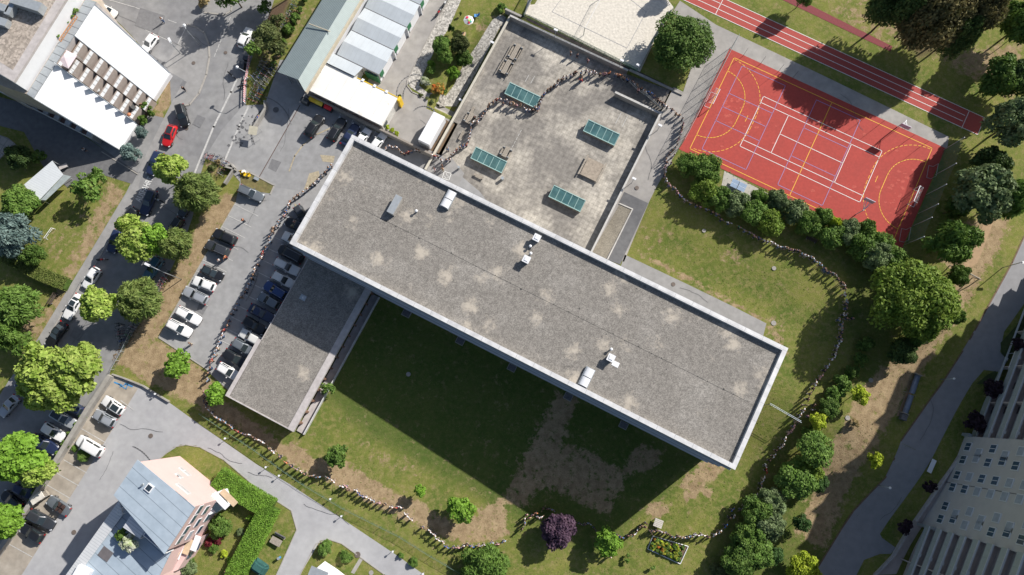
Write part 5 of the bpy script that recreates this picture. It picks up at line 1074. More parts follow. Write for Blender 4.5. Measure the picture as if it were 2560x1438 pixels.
def hoop(px, py, ang, lab, h=3.6, m=None):
    q = G(px, py); e = empty('basketball_hoop', q, ang, lab, 'basketball hoop', 'basketball hoops at the red court')
    b = MB(); b.tube([(0, 0, 0), (0, 0, h-.6)], .1, 8); b.build('pole', m or M_whitemetal, e)
    for s in (-1, 1):
        b = MB(); b.tube([(0, 0, h-.7), (1.6, s*.35, h)], .06, 5); b.tube([(0, 0, h-.7), (1.6, s*.7, h-.35)], .05, 5); b.build('arm', m or M_whitemetal, e)
    b = MB(); b.box((1.65, 0, h+.1), (.08, 1.8, 1.1)); b.build('backboard', mat('backboard_pale', (.55, .50, .60), .5) if m is None else M_gsteel, e)
    b = MB(); b.tube([(1.95+.23*math.cos(6.283*i/12), .23*math.sin(6.283*i/12), h-.25) for i in range(13)], .02, 4, cap=False); b.build('rim', mat('orange_rim', (.5, .12, .03), .5), e)
hoop(2243, 318, A-math.pi/2, 'white basketball hoop on the upper path side of the red court'); hoop(2140, 536, A+math.pi/2, 'basketball hoop on the lower side of the red court next to the hedge', 3.4)
# table tennis table
q = G(1843, 467); e = empty('table_tennis_table', q, A, 'blue grey table tennis table on the concrete pad by the hedge', 'table tennis table')
b = MB()
for s in (-1, 1): pb = MB(); pb.box((s*.7, 0, .76), (1.36, 1.55, .05)); o = pb.build('table_half', mat('tt_blue', (.20, .28, .40), .5), e); lb = MB(); lb.box((s*.7, 0, .79), (1.36, .03, .006)); lb.build('centre_line', M_wline, o)
b.box((0, 0, .85), (.03, 1.7, .15)); b.build('net', M_steel, e)
for sx in (-1, 1):
    for sy in (-1, 1): b = MB(); b.box((sx*.95, sy*.55, .37), (.08, .08, .74)); b.build('leg', M_steel, e)
# sand court: net posts, fence, umpire things
fence('sand_court_fence', [(1309, 42), (1430, 98), (1592, 180)], 1.3, 'dark green screen fence along the lower side of the sand court', M_netg, M_gpost, 2.5)
fence('sand_court_edge', [(1310, 42), (1335, -10)], .8, 'grey board edge at the left end of the sand court', mat('grey_board', (.2, .2, .2), .8), M_gsteel, 3)
fence('sand_court_screen', [(1597, 176), (1634, 104), (1683, 22)], .9, 'dark board fence along the right end of the sand court', mat('dark_board', (.08, .085, .09), .8), M_gpost, 3)
vn = empty('volleyball_net', G(1467, 78), 0, 'volleyball net across the middle of the sand court', 'net'); o0 = vn.location.copy()
na, nb_ = G(*t(3, (535, 265))), G(*t(3, (690, -30)))
for p in (na, nb_): b = MB(); b.tube([p-o0, p-o0+Vector((0, 0, 2.6))], .06, 6); b.build('post', M_gpost, vn)
b = MB(); z_ = Vector((0, 0, 1.5)); b.quad(na-o0+z_, nb_-o0+z_, nb_-o0+Vector((0, 0, 2.4)), na-o0+Vector((0, 0, 2.4))); b.build('net', M_netw, vn); b = MB(); b.tube([na-o0+Vector((0, 0, 2.4)), nb_-o0+Vector((0, 0, 2.4))], .035, 4); b.build('top_tape', M_white, vn)
# street lamps
def lamp(base, h, arm, ang, lab, kind='globe', r=.3):
    q = G(*base); e = empty('street_lamp', q, ang, lab, 'street lamp', 'street lamps')
    b = MB(); b.tube([(0, 0, 0), (0, 0, h), (arm*.4, 0, h+.35), (arm, 0, h+.3)] if arm else [(0, 0, 0), (0, 0, h)], .075, 7); b.build('pole', M_steel, e, True)
    b = MB()
    if kind == 'globe': b.ball((arm, 0, h+.2), r, 12)
    else: b.box((arm+.3, 0, h+.28), (1.0, .4, .16))
    b.build('lamp_head', M_whitemetal, e, kind == 'globe'); return e
lamp((655, 224), 5.6, 2.9, math.radians(150), 'globe street lamp on a long arm over the road by the red and white fence')
lamp(t(1, (1500, 345)), 5.2, 1.2, math.radians(120), 'globe street lamp on the kerbed pavement corner with red band on its pole')
lamp(t(5, (1360, 655)), 6.0, 3.0, math.radians(155), 'street lamp with flat head on an arm over the strip between road and car park', 'flat')
lamp(t(8, (1755, 568)), 4.2, .4, math.radians(0), 'lamp post beside the apartment path near the top of the building shadow', 'flat')
lamp(t(12, (820, 765)), 3.8, 0, 0, 'small globe lamp at the grass edge of the apartment path, beside the thin tree', 'globe', .22)
lamp(t(8, (1290, 1405)), 3.6, 0, 0, 'lamp post on the apartment path edge below the swing boat', 'globe', .2)
lamp(t(1, (1350, 400)), 3.0, .7, math.radians(120), 'short lamp with square head near the white car beside the white roof', 'flat')
def bollard(px, py, lab, h=1.9):
    q = G(px, py); e = empty('path_light', q, 0, lab, 'path light', 'mushroom lights along the lane'); b = MB(); b.tube([(0, 0, 0), (0, 0, h)], .05, 6); b.build('post', M_steel, e); b = MB(); b.tube([(0, 0, h), (0, 0, h+.2)], .15, 10, r2=.18); b.build('lamp_head', M_whitemetal, e)
for (x, y), l in zip(((97, 622), (195, 685), (575, 858), (657, 985), (1038, 1247), (1262, 1412)), ('closest to the low wing', 'second from the low wing', 'on the grass midway between lane and fence', 'at the lane edge above the fork', 'at the lane edge beside the two small round bushes', 'nearest the bottom picture edge')):
    bollard(*t(10, (x-4, y+3)), 'white mushroom light beside the lane, '+l, 1.2)
bollard(*t(9, (1708, 412)), 'white mushroom light on the grass where the lane leaves the yard', 1.2); bollard(*t(9, (1185, 82)), 'white mushroom light by the upper corner of the yard', 1.0)
# steel pole lying from the school roof corner
e = empty('pipe_frame', G(1985, 1052), 0, 'long pale blue steel rail reaching from the school corner to the line of people', 'rail'); o0 = e.location.copy()
a_ = G(1912, 1012); c_ = G(1988, 1056)
for k in (0, 1): b = MB(); b.tube([a_-o0+Vector((0, .25*k, 2.6)), c_-o0+Vector((0, .25*k, 2.6))], .03, 5); b.build('rail', mat('pale_blue', (.35, .45, .55), .4), e)
for p in (a_, c_): b = MB(); b.tube([p-o0, p-o0+Vector((0, 0, 2.6))], .06, 5); b.build('post', M_steel, e)
# swing frame and boat swing
q = G(2398, 690); e = empty('swing_frame', q, A-.05, 'timber swing frame standing on the sandy strip near the apartment path', 'swing')
b = MB(); b.tube([(-2.2, 0, 2.6), (2.2, 0, 2.6)], .12, 7); b.build('beam', M_wood2, e)
for s in (-1, 1):
    for k in (-1, 1): b = MB(); b.tube([(s*2.0, 0, 2.6), (s*2.2, k*.9, 0)], .09, 6); b.build('leg', M_wood2, e)
for s in (-.8, .8):
    for k in (-.2, .2): b = MB(); b.tube([(s+k, 0, 2.5), (s+k, 0, .55)], .015, 4); b.build('rope', M_black, e)
    b = MB(); b.box((s, 0, .52), (.5, .2, .05)); b.build('seat', M_black, e)
q = G(2273, 985); e = empty('play_trough', q, A+math.radians(93), 'long dark steel play trough in two halves beside the sandy pit', 'play equipment')
for s in (-1, 1):
    b = MB(); n = 6
    for i in range(n):
        a0 = math.pi*(1+i/n); a1 = math.pi*(1+(i+1)/n); x0, x1 = (.15, 3.6) if s > 0 else (-3.6, -.15)
        for r_ in (.52, .48): b.quad((x0, r_*math.cos(a0), .75+.35*math.sin(a0)), (x1, r_*math.cos(a0), .75+.35*math.sin(a0)), (x1, r_*math.cos(a1), .75+.35*math.sin(a1)), (x0, r_*math.cos(a1), .75+.35*math.sin(a1)))
    b.build('trough_half', mat('dark_steel', (.20, .23, .28), .35, metal=.3), e)
    b = MB(); b.box((s*3.65, 0, .55), (.12, 1.3, .9)); b.build('end_board', M_wood2, e)
    b = MB(); b.tube([(0, s*1.1, 0), (0, s*.5, .95)], .05, 5); b.build('lever', M_wood2, e)
b = MB(); b.box((-4.3, -.1, .45), (1.0, 1.0, .8)); b.build('pump_box', M_black, e)
# timber bench pairs near apartments, lawn table, picnic set, etc.
q = G(*t(12, (1215, 620))); e = empty('bench', q, A+math.radians(88), 'white bench beside the apartment path at the grass island', 'bench')
b = MB(); b.box((0, 0, .45), (2.4, .75, .1)); b.build('seat', M_whitemetal, e)
for s in (-1, 1): b = MB(); b.box((s*.9, 0, .2), (.15, .5, .4)); b.build('leg', M_conc, e)
q = G(*t(11, (1090, 1045))); e = empty('garden_table', q, A+.1, 'pale weathered slatted table on the sunny lawn above the flower bed', 'table')
b = MB()
for k in range(5): b.box((0, (k-2)*.28, .72), (1.5, .24, .05))
b.build('tabletop', mat('pale_timber', (.50, .47, .43), .8, .15, 4), e)
for sx in (-1, 1):
    for sy in (-1, 1): b = MB(); b.box((sx*.6, sy*.5, .35), (.08, .08, .7)); b.build('leg', M_wood2, e)
q = G(*t(10, (160, 1180))); e = empty('picnic_table', q, A, 'timber picnic table with one dark backed bench on the grass inside the lane loop', 'picnic table')
b = MB(); b.box((0, 0, .74), (1.9, 1.1, .07)); b.build('tabletop', M_wood2, e); b = MB(); b.box((.1, 1.0, .45), (2.0, .4, .06)); b.build('bench', M_wood2, e); b = MB(); b.box((.1, 1.25, .75), (2.0, .07, .4)); b.build('backrest', M_black, e)
for sx in (-1, 1):
    for sy in (-.3, .9): b = MB(); b.box((sx*.7, sy, .35), (.1, .1, .7)); b.build('leg', M_black, e)
q = G(*t(5, (385, 318))); e = empty('lawn_goal', q, math.radians(60), 'thin white goal frame on the left lawn', 'goal')
b = MB(); b.tube([(-1.1, 0, 0), (-1.1, 0, 1.1), (1.1, 0, 1.1), (1.1, 0, 0)], .05, 5); b.build('frame_tube', M_white, e); b = MB(); b.tube([(-1.1, 0, .03), (-1.1, .5, .03), (1.1, .5, .03), (1.1, 0, .03)], .04, 5); b.build('base_tube', M_white, e)
q = G(*t(5, (405, 805))); bench(*t(5, (410, 800)), 2.3, math.radians(62), 'dark timber bench at the end of the clipped hedge', mat('dark_timber', (.09, .07, .055), .85, .2, 4), True)
# garden parasol, deck chair, small chair
q = G(*t(2, (1597, 195))); e = empty('parasol', q, 0, 'white parasol with red, green and blue spots on the garden lawn', 'parasol')
n = 8; cols = [(.7, .7, .7), (.65, .65, .68), (.6, .05, .08), (.7, .7, .7), (.7, .7, .66), (.3, .5, .08), (.55, .04, .06), (.68, .68, .7)]
for k in range(n):
    a0, a1 = 6.283*k/n, 6.283*(k+1)/n; b = MB(); r = 1.0
    b.face([(r*math.cos(a0), r*math.sin(a0), 2.0), (r*math.cos(a1), r*math.sin(a1), 2.0), (0, 0, 2.4)]); b.build('canopy_panel', mat('parasol_%d' % k, (.70, .70, .70) if k not in (2, 5, 6) else (.66, .64, .62), .8, .03, 2), e)
for (dx, dy, r, c, nm) in ((-.25, .45, .3, (.6, .03, .08), 'red'), (.2, -.1, .3, (.35, .5, .06), 'lime'), (.1, -.6, .22, (.6, .04, .06), 'red'), (.42, -.4, .2, (.05, .35, .3), 'teal')):
    b = MB(); d = math.hypot(dx, dy)
    m = 10; b.face([(dx+r*math.cos(6.283*i/m), dy+r*math.sin(6.283*i/m), 2.4-.4*math.hypot(dx+r*math.cos(6.283*i/m), dy+r*math.sin(6.283*i/m))/1.0+.05) for i in range(m)]); b.build('spot', mat('spot_'+nm, c, .8), e)
b = MB(); b.tube([(0, 0, 0), (0, 0, 2.45)], .03, 6); b.build('pole', M_steel, e)
def chair(px, py, ang, col, lab, nm):
    q = G(px, py); e = empty('deck_chair', q, ang, lab, 'deck chair', 'garden chairs by the parasol')
    b = MB(); b.box((0, 0, .4), (.7, .6, .06)); b.build('seat', mat('chair_'+nm, col, .8), e); b = MB(); b.face([(-.35, -.3, .42), (-.35, .3, .42), (-.75, .3, .95), (-.75, -.3, .95)]); b.build('backrest', mat('chair_'+nm, col, .8), e)
    for s in (-.33, .33):
        b = MB(); b.tube([(-.7, s, .95), (.4, s, 0)], .03, 4); b.tube([(.35, s, .42), (-.6, s, 0)], .03, 4); b.build('leg', M_wood2, e)
chair(*t(2, (1648, 125)), math.pi, (.10, .30, .60), 'blue white deck chair above the parasol', 'blue'); chair(*t(2, (1558, 260)), math.pi/2, (.55, .38, .22), 'wooden deck chair below the parasol', 'wood')
q = G(*t(10, (35, 1370))); tag(MB().box((0, 0, .9), (3.2, 2.2, 1.4), A-.1, 0, .7).build('tarp_cover', mat('green_tarp', (.03, .10, .09), .7, .2, 2, .5, 3), loc=q), 'dark green tarpaulin over a stack at the bottom picture edge', 'tarpaulin'); bevel(bpy.data.objects['tarp_cover'], .3, 2)
# red and white barrier fence on the pavement, walls of the road underpass
M_red = mat('barrier_red', (.55, .04, .04), .6)
pts = [G(*p) for p in t(1, (1878, 430), (1862, 540), (1842, 640), (1838, 780))]; e = empty('barrier_fence', pts[0], 0, 'red and white striped plastic barriers along the footpath to the bicycle racks', 'barrier'); o0 = pts[0]
for a_, c_ in zip(pts[:-1], pts[1:]):
    n = 9
    for k in range(n):
        s0 = a_.lerp(c_, k/n)-o0; s1 = a_.lerp(c_, (k+.5)/n)-o0; s2 = a_.lerp(c_, (k+1)/n)-o0
        for h0, h1 in ((.85, 1.05), (.35, .55)):
            for q0, q1, m in ((s0, s1, M_red), (s1, s2, M_white)):
                d = (q1-q0).to_2d().normalized(); nn = Vector((-d.y, d.x, 0))*.05; b = MB(); b.prism([(q0-nn).to_2d(), (q1-nn).to_2d(), (q1+nn).to_2d(), (q0+nn).to_2d()], h0, h1); b.build('barrier_board', m, e)
    for f in (0, .5, 1): p = a_.lerp(c_, f)-o0; b = MB(); b.tube([(p.x, p.y, 0), (p.x, p.y, 1.1)], .04, 5); b.build('post', M_white, e)
def wallpx(name, pts, h, wd, m, lab, cat='wall'):
    P3 = [G(*p) for p in pts]; b = MB()
    for a_, c_ in zip(P3[:-1], P3[1:]):
        d = (c_-a_).to_2d().normalized(); nn = Vector((-d.y, d.x))*wd/2; e_ = d*wd*.3
        b.prism([a_.to_2d()-nn, c_.to_2d()-nn, c_.to_2d()+nn, a_.to_2d()+nn], -4.5, 0, z1s=[a_.z+h, c_.z+h, c_.z+h, a_.z+h])
    return tag(b.build(name, m), lab, cat)
wallpx('underpass_wall', [(666, 258), (668, 276), (640, 322)], 1.2, .35, M_conc, 'concrete wall with angled arm where the footpath meets the yard')
wallpx('underpass_wall', [(593, 428), (565, 420), (583, 414), (590, 424), (565, 462)], 1.0, .3, M_conc, 'concrete wall with grey railing between bicycles and planted strip')
wallpx('lane_wall', [(283, 940), (230, 1020), (150, 1150), (60, 1300), (-10, 1400)], 1.3, .75, M_conc, 'long straight concrete wall between the tree lined road and the lower parking bays')
wallpx('lane_wall', [(283, 936), (310, 945), (360, 965), (425, 1005)], .5, .22, M_conc, 'thin kerb wall along the upper edge of the lower yard')
fence('ramp_railing', [(332, 832), (310, 880), (285, 925)], 1.1, 'steel railing beside the stone wall below the bicycle rack', M_net, M_gsteel, 1.6)
q = G(*t(1, (1815, 1300))); e = empty('stacked_chairs', q, .3, 'yellow plastic chairs and crate on the planted strip', 'chairs')
for dx, dy in ((0, 0), (.5, -.5), (1.2, -.9)):
    b = MB(); b.box((dx, dy, .45), (.5, .5, .06)); b.box((dx, dy+.25, .7), (.5, .06, .5)); b.build('chair', mat('yellow_plastic', (.75, .50, .02), .5), e)
b = MB(); b.box((.4, .1, .35), (.6, .5, .7)); b.build('crate', M_whitemetal, e)
e = empty('gate_drain_box', G(642, 448), A, 'pale blue box at the end of the drain channel', 'drain box'); b = MB(); b.box((0, 0, .2), (.8, .5, .4)); o = b.build('box_body', mat('pale_blue', (.35, .45, .55), .4), e); bevel(o, .04); b = MB(); b.box((0, 0, .42), (.84, .54, .04)); b.build('lid', M_steel, e)
# white sheet, ball, cart of the yard entrance
q = G(*t(2, (8, 1010))); e = empty('market_stand', (q.x, q.y, q.z+.05), A+.3, 'pale canvas covered stand on the wet asphalt at the yard gate', 'stand'); b = MB(); b.face([(-.8, -.8, 1.9), (.8, -.8, 1.9), (.8, .8, 2.1), (-.8, .8, 2.1)]); b.build('canopy', mat('cream_canvas', (.45, .42, .33), .8), e)
for sx in (-.8, .8):
    for sy in (-.8, .8): b = MB(); b.tube([(sx, sy, 0), (sx, sy, 1.95)], .03, 5); b.build('post', M_steel, e)
q = G(*t(2, (30, 885))); e = empty('ball', (q.x, q.y, q.z+.05), 0, 'red, yellow and blue ball beside the concrete gate wall', 'ball'); b = MB(); b.ball((0, 0, .35), .35, 14); b.build('ball_shell', mat('ball_red', (.65, .10, .03), .5), e, True)
for dx, c, nm in ((.12, (.7, .5, .03), 'y'), (-.15, (.04, .1, .5), 'b')): b = MB(); b.ball((dx, dx*.8, .42), .3, 10); b.build('ball_panel', mat('ball_'+nm, c, .5), e, True)
# raised flower bed
fb = [G(*p) for p in t(11, (1055, 1145), (1318, 1222), (1258, 1353), (1015, 1240))]
b = MB(); 
for a_, c_ in zip(fb, fb[1:]+fb[:1]): b.tube([a_+Vector((0, 0, .12)), c_+Vector((0, 0, .12))], .09, 5)
tag(b.build('bed_border', M_whitemetal), 'white timber border round the flower bed on the south lawn', 'border')
wallpx('garden_wall', t(12, (1470, 470), (1280, 760), (1095, 1030)), .7, .3, M_fascia, 'low pale wall in front of the window wall of the apartments'); wallpx('garden_wall', t(12, (1060, 1080), (930, 1290), (790, 1437)), .7, .3, M_fascia, 'low pale wall along the lower apartment gardens'); wallpx('garden_wall', t(8, (1840, 1437), (1917, 1320)), .7, .3, M_fascia, 'low pale wall of the upper apartment gardens at the right edge')
sheet('bed_soil', [(p[0], p[1]) for p in t(11, (1060, 1150), (1312, 1225), (1256, 1347), (1022, 1238))], M_soil, .04)
# ================================================================== vegetation
def leaf_mat(name, c1, c2, rough=.65, trans=.25, sc=.8):
    m = mat(name, c1, rough, .35, 1.7, col2=c2, c2scale=sc, c2amt=.9, coord='World', spec=.25, rnd=.10, detail=3, hi=(.38, .62)); b = m.node_tree.nodes['Principled BSDF']
    N = m.node_tree.nodes; L = m.node_tree.links; src = b.inputs['Base Color'].links[0].from_socket
    tr = N.new('ShaderNodeBsdfTranslucent'); ms = N.new('ShaderNodeMixShader'); ms.inputs[0].default_value = trans
    L.new(src, tr.inputs[0]); L.new(b.outputs[0], ms.inputs[1]); L.new(tr.outputs[0], ms.inputs[2]); L.new(ms.outputs[0], N['Material Output'].inputs[0]); return m
LM = dict(
 maple=leaf_mat('leaf_maple', (.20, .31, .042), (.37, .45, .11)), bright=leaf_mat('leaf_bright', (.14, .27, .028), (.20, .35, .045)), lime=leaf_mat('leaf_lime', (.34, .44, .03), (.42, .48, .05)),
 willow=leaf_mat('leaf_willow', (.13, .195, .045), (.23, .285, .085)), dark=leaf_mat('leaf_dark', (.045, .085, .022), (.085, .135, .036)), mid=leaf_mat('leaf_mid', (.085, .165, .026), (.155, .245, .05)),
 deep=leaf_mat('leaf_deep', (.065, .130, .022), (.13, .205, .042)), olive=leaf_mat('leaf_olive', (.085, .115, .035), (.15, .17, .06)), walnut=leaf_mat('leaf_walnut', (.12, .205, .024), (.21, .29, .045)),
 silver=leaf_mat('leaf_silver', (.11, .165, .06), (.21, .27, .13)), purple=leaf_mat('leaf_purple', (.055, .030, .055), (.11, .065, .095), trans=.1), black=leaf_mat('leaf_blackred', (.022, .012, .020), (.04, .02, .03), trans=.05),
 spruce=leaf_mat('needle_blue', (.085, .135, .125), (.15, .21, .19), trans=.05), bronze=leaf_mat('leaf_bronze', (.085, .085, .030), (.20, .17, .07)), hedge=leaf_mat('leaf_hedge', (.13, .25, .03), (.19, .33, .045)),
 oldhedge=leaf_mat('leaf_oldhedge', (.12, .16, .035), (.19, .22, .06)), topi=leaf_mat('leaf_topiary', (.035, .085, .018), (.06, .12, .03)), green2=leaf_mat('leaf_green', (.10, .19, .03), (.17, .27, .06)),
 straw=leaf_mat('leaf_straw', (.30, .23, .10), (.42, .34, .18)), white=leaf_mat('flower_white', (.60, .60, .52), (.25, .32, .12), trans=.1), orange=leaf_mat('flower_orange', (.55, .16, .03), (.20, .25, .05), trans=.1), yellow=leaf_mat('flower_yellow', (.55, .42, .03), (.25, .30, .05), trans=.1), redp=leaf_mat('leaf_red', (.14, .02, .03), (.22, .04, .04)))
def crown_mesh(name, seed, R, H, n_lobes, n_leaf, leaf, droop=0.0, ragged=.22, long_=1.5, core=True, flat=.35):
    """unit crown: leaf-sized faces gathered in clumps through the volume; centre at origin, radius R, half height H"""
    rg = np.random.default_rng(seed); V = []; F = []
    lobes = []
    for i in range(n_lobes):
        th = rg.uniform(0, 2*math.pi); ph = math.acos(rg.uniform(-.35, 1)); rr = rg.uniform(.55, 1-ragged*.3+ragged*rg.random()*.5)
        c = np.array([math.sin(ph)*math.cos(th)*R*rr*.86, math.sin(ph)*math.sin(th)*R*rr*.86, math.cos(ph)*H*rr*.8]); lobes.append((c, R*rg.uniform(.20, .38)))
    lobes.append((np.array([0, 0, H*.2]), R*.5))
    k = np.array([l[1]**1.7 for l in lobes]); cnt = np.maximum(3, (n_leaf*k/k.sum())).astype(int)
    P_ = []; Nn = []
    for (c, r), m in zip(lobes, cnt):
        d = rg.normal(size=(m, 3)); d /= np.linalg.norm(d, axis=1)[:, None]; d[:, 2] = np.where(d[:, 2] < -.25, -d[:, 2], d[:, 2])
        rad = r*rg.uniform(.72, 1.12, size=(m, 1)); p = c+d*rad*np.array([1, 1, .8]); P_.append(p); Nn.append(d)
    P_ = np.concatenate(P_); Nn = np.concatenate(Nn); m = len(P_)
    nrm = Nn*.8+rg.normal(size=(m, 3))*.55+np.array([0, 0, flat]); nrm /= np.linalg.norm(nrm, axis=1)[:, None]
    tg = rg.normal(size=(m, 3)); 
    if droop: tg = Nn*np.array([1, 1, .2])*1.5+rg.normal(size=(m, 3))*.45+np.array([0, 0, -droop])
    tg -= (tg*nrm).sum(1)[:, None]*nrm; tg /= (np.linalg.norm(tg, axis=1)[:, None]+1e-9); bt = np.cross(nrm, tg)
    s = leaf*rg.uniform(.6, 1.35, size=(m, 1)); a = tg*s*long_*.5; b = bt*s*.5
    q = np.stack([P_-a, P_-a*.1+b, P_+a, P_-a*.1-b], 1).reshape(-1, 3)
    me = bpy.data.meshes.new(name); f = np.arange(m*4).reshape(-1, 4); me.from_pydata(q.tolist(), [], f.tolist()); return me
def trunk_mesh(name, h, r, spread, seed, n=6):
    rg = random.Random(seed); b = MB(); b.tube([(0, 0, 0), (rg.uniform(-.1, .1), rg.uniform(-.1, .1), h*.6), (0, 0, h)], r, 7, r2=r*.5)
    for k in range(n):
        a = 6.283*k/n+rg.uniform(-.4, .4); z = h*rg.uniform(.5, .95); b.tube([(0, 0, z), (math.cos(a)*spread*.4, math.sin(a)*spread*.4, z+spread*.25), (math.cos(a)*spread*.8, math.sin(a)*spread*.8, z+spread*.55)], r*.42, 5, r2=r*.1)
    return b.mesh(name, M_bark, True)
CR = {}
def crown(kind):
    if kind in CR: return CR[kind]
    spec = dict(broad=(1, 4.0, 3.3, 40, 9500, .34), maple=(2, 4.0, 3.2, 34, 5200, .52), big=(3, 7.0, 5.2, 80, 30000, .36), huge=(4, 7.0, 5.2, 90, 34000, .36), small=(5, 2.0, 1.8, 22, 1500, .31), loose=(12, 3.0, 2.4, 40, 4200, .27), tiny=(6, 1.0, 1.1, 10, 600, .26),
        willow=(7, 4.0, 3.0, 40, 9000, .20), sparse=(8, 2.0, 1.6, 14, 700, .30), topi=(9, 1.6, 1.7, 30, 3200, .17), shrub=(10, 1.6, 1.3, 18, 1700, .26), feather=(11, 4.0, 3.4, 42, 9000, .26))[kind]
    sd_, R_, H_, nl, nn, lf = spec
    kw = {}
    if kind in ('broad', 'maple'): kw = dict(ragged=.42)
    if kind in ('willow', 'feather'): kw = dict(droop=.5, long_=4.2 if kind == 'willow' else 2.8, ragged=.35, flat=.1)
    if kind == 'topi': kw = dict(ragged=.02)
    if kind == 'loose': kw = dict(ragged=.75)
    if kind == 'sparse': kw = dict(ragged=.6)
    ms = [crown_mesh('crown_'+kind, sd_*10+i, R_, H_, nl, nn, lf, **kw) for i in range(3 if kind not in ('big', 'huge') else 2)]
    CR[kind] = (ms, R_, H_); return CR[kind]
def ball_crown(R_, H_):  # clipped shrubs: leaves on one smooth skin
    pass
CRM = {}
TR = {}
tcount = [0]
def tree(px, py, rpx, kind, leaf, h, lab, group=None, name='tree', cat='tree', squash=1.0, trunk=True, zmin=None, up=None):
    """crown centre seen at (px,py), radius rpx in photo pixels, total height h"""
    ms, R0, H0 = crown(kind); tcount[0] += 1; i = tcount[0]
    zc = h*(.52 if kind in ('big', 'huge', 'broad', 'feather', 'willow') else .62) if trunk else h*.45
    q = G(px, py, zc); R_ = rpx*(CAMH-q.z-zc)/FPX*1.01; hh = max(.5, (h-zc)) if trunk else h*.6
    e = empty(name, q, 0, lab, cat, group)
    key = (id(ms[i % len(ms)]), leaf)
    if key not in CRM:
        m2 = ms[i % len(ms)].copy(); m2.materials.clear(); m2.materials.append(LM[leaf]); CRM[key] = m2
    c = bpy.data.objects.new('crown', CRM[key]); COL.objects.link(c); c.parent = e; c.location = (0, 0, zc)
    c.scale = (R_/R0, R_/R0*squash, hh/H0); c.rotation_euler = (0, 0, (i*2.4) % 6.283)
    if trunk:
        tk = i % 3
        if tk not in TR: TR[tk] = trunk_mesh('trunk', 1.0, .05, .55, tk)
        tr_ = bpy.data.objects.new('trunk', TR[tk]); COL.objects.link(tr_); tr_.parent = e; tr_.scale = (max(R_*.9, 1), max(R_*.9, 1), zc*1.02); tr_.location = (0, 0, -.05)
    else:
        tk = 'st'
        if tk not in TR: TR[tk] = trunk_mesh('stems', .6, .04, .8, 9, 8)
        tr_ = bpy.data.objects.new('stems', TR[tk]); COL.objects.link(tr_); tr_.parent = e; tr_.scale = (R_*.8, R_*.8, zc); tr_.location = (0, 0, -.05)
    return e
RG = 'trees along the road'
tree(430, 425, 42, 'maple', 'maple', 8, 'bright green maple over the road, its crown below the painted word on the asphalt', RG)
tree(497, 482, 56, 'willow', 'willow', 7.5, 'feathery olive tree right of the upper road maple, over the bicycles', RG)
tree(325, 565, 30, 'maple', 'maple', 7.5, 'small yellow green maple top overhanging the dark parked car', RG); tree(352, 608, 52, 'maple', 'maple', 9, 'bright maple over the teal car in the road', RG); tree(390, 600, 38, 'maple', 'bright', 8.5, 'darker green maple crown merging with the feathery tree beside it', RG)
tree(440, 612, 42, 'willow', 'willow', 7, 'feathery olive tree between the teal car and the car park', RG)
tree(250, 757, 46, 'maple', 'maple', 9, 'bright maple over the white cars in the road', RG); tree(352, 747, 56, 'willow', 'willow', 8, 'feathery olive tree beside the bright maple, over the racks', RG)
tree(110, 925, 62, 'maple', 'maple', 11, 'pale green maple at the left of the large pair over the road', RG); tree(192, 915, 66, 'maple', 'maple', 11, 'pale green maple at the right of the large pair over the road', RG); tree(150, 978, 52, 'maple', 'maple', 10, 'lower crown of the large pale maples beside the wall', RG); tree(100, 985,40,'maple','maple',9,'small lower left crown of the large pale maple group',RG)
tree(45, 1140, 62, 'maple', 'bright', 10, 'green maple at the left picture edge beside the lane wall', RG); tree(95, 1175, 40, 'maple', 'maple', 8, 'smaller maple over the wall right of the left edge maple', RG); tree(12, 1300, 42, 'maple', 'bright', 9, 'green tree at the left edge near the bottom corner', RG)
LG = 'trees and shrubs on the left lawns'
tree(50, 512, 46, 'broad', 'mid', 6, 'dark green round tree left of the white shelter', LG); tree(30, 590, 60, 'feather', 'spruce', 8, 'broad blue green conifer at the left picture edge', LG); tree(85, 637, 28, 'broad', 'deep', 5, 'small dark round tree beside the clipped hedge', LG)
tree(45, 770, 60, 'feather', 'green2', 8, 'soft green feathery tree at the left edge under the hedge', LG); tree(20, 830, 42, 'feather', 'green2', 7, 'soft green feathery tree just below the larger one', LG); tree(75, 880, 44, 'sparse', 'mid', 5, 'thin dark green tree beside the black car', LG)
tree(222, 468, 42, 'sparse', 'mid', 5.5, 'thin leafed tree right of the white shelter', LG); tree(245, 440, 24, 'sparse', 'green2', 4.5, 'wispy small tree near the shaded path', LG)
tree(50, 395, 32, 'broad', 'dark', 5, 'dark round tree in the building shade', LG); tree(95, 390, 22, 'sparse', 'deep', 3, 'low loose shrub in the building shade', LG)
tree(354, 332, 15.5, 'topi', 'spruce', 2.6, 'smaller blue spruce ball by the white building', 'blue spruce balls', 'clipped_spruce', 'shrub', trunk=False); tree(327, 384, 25, 'topi', 'spruce', 3.6, 'bigger blue spruce ball at the corner of the white building', 'blue spruce balls', 'clipped_spruce', 'shrub', trunk=False)
for (x, y, r, l, lab) in ((368, 268, 17, 'green2', 'flowering bush below the end balcony'), (358, 300, 12, 'mid', 'smaller bush at the lower end of the balconies'), (378, 285, 8, 'mid', 'tiny bush on the dry strip')):
    tree(x, y, r, 'shrub', l, 2.2, lab, 'bushes by the white building', 'bush', 'bush', trunk=False)
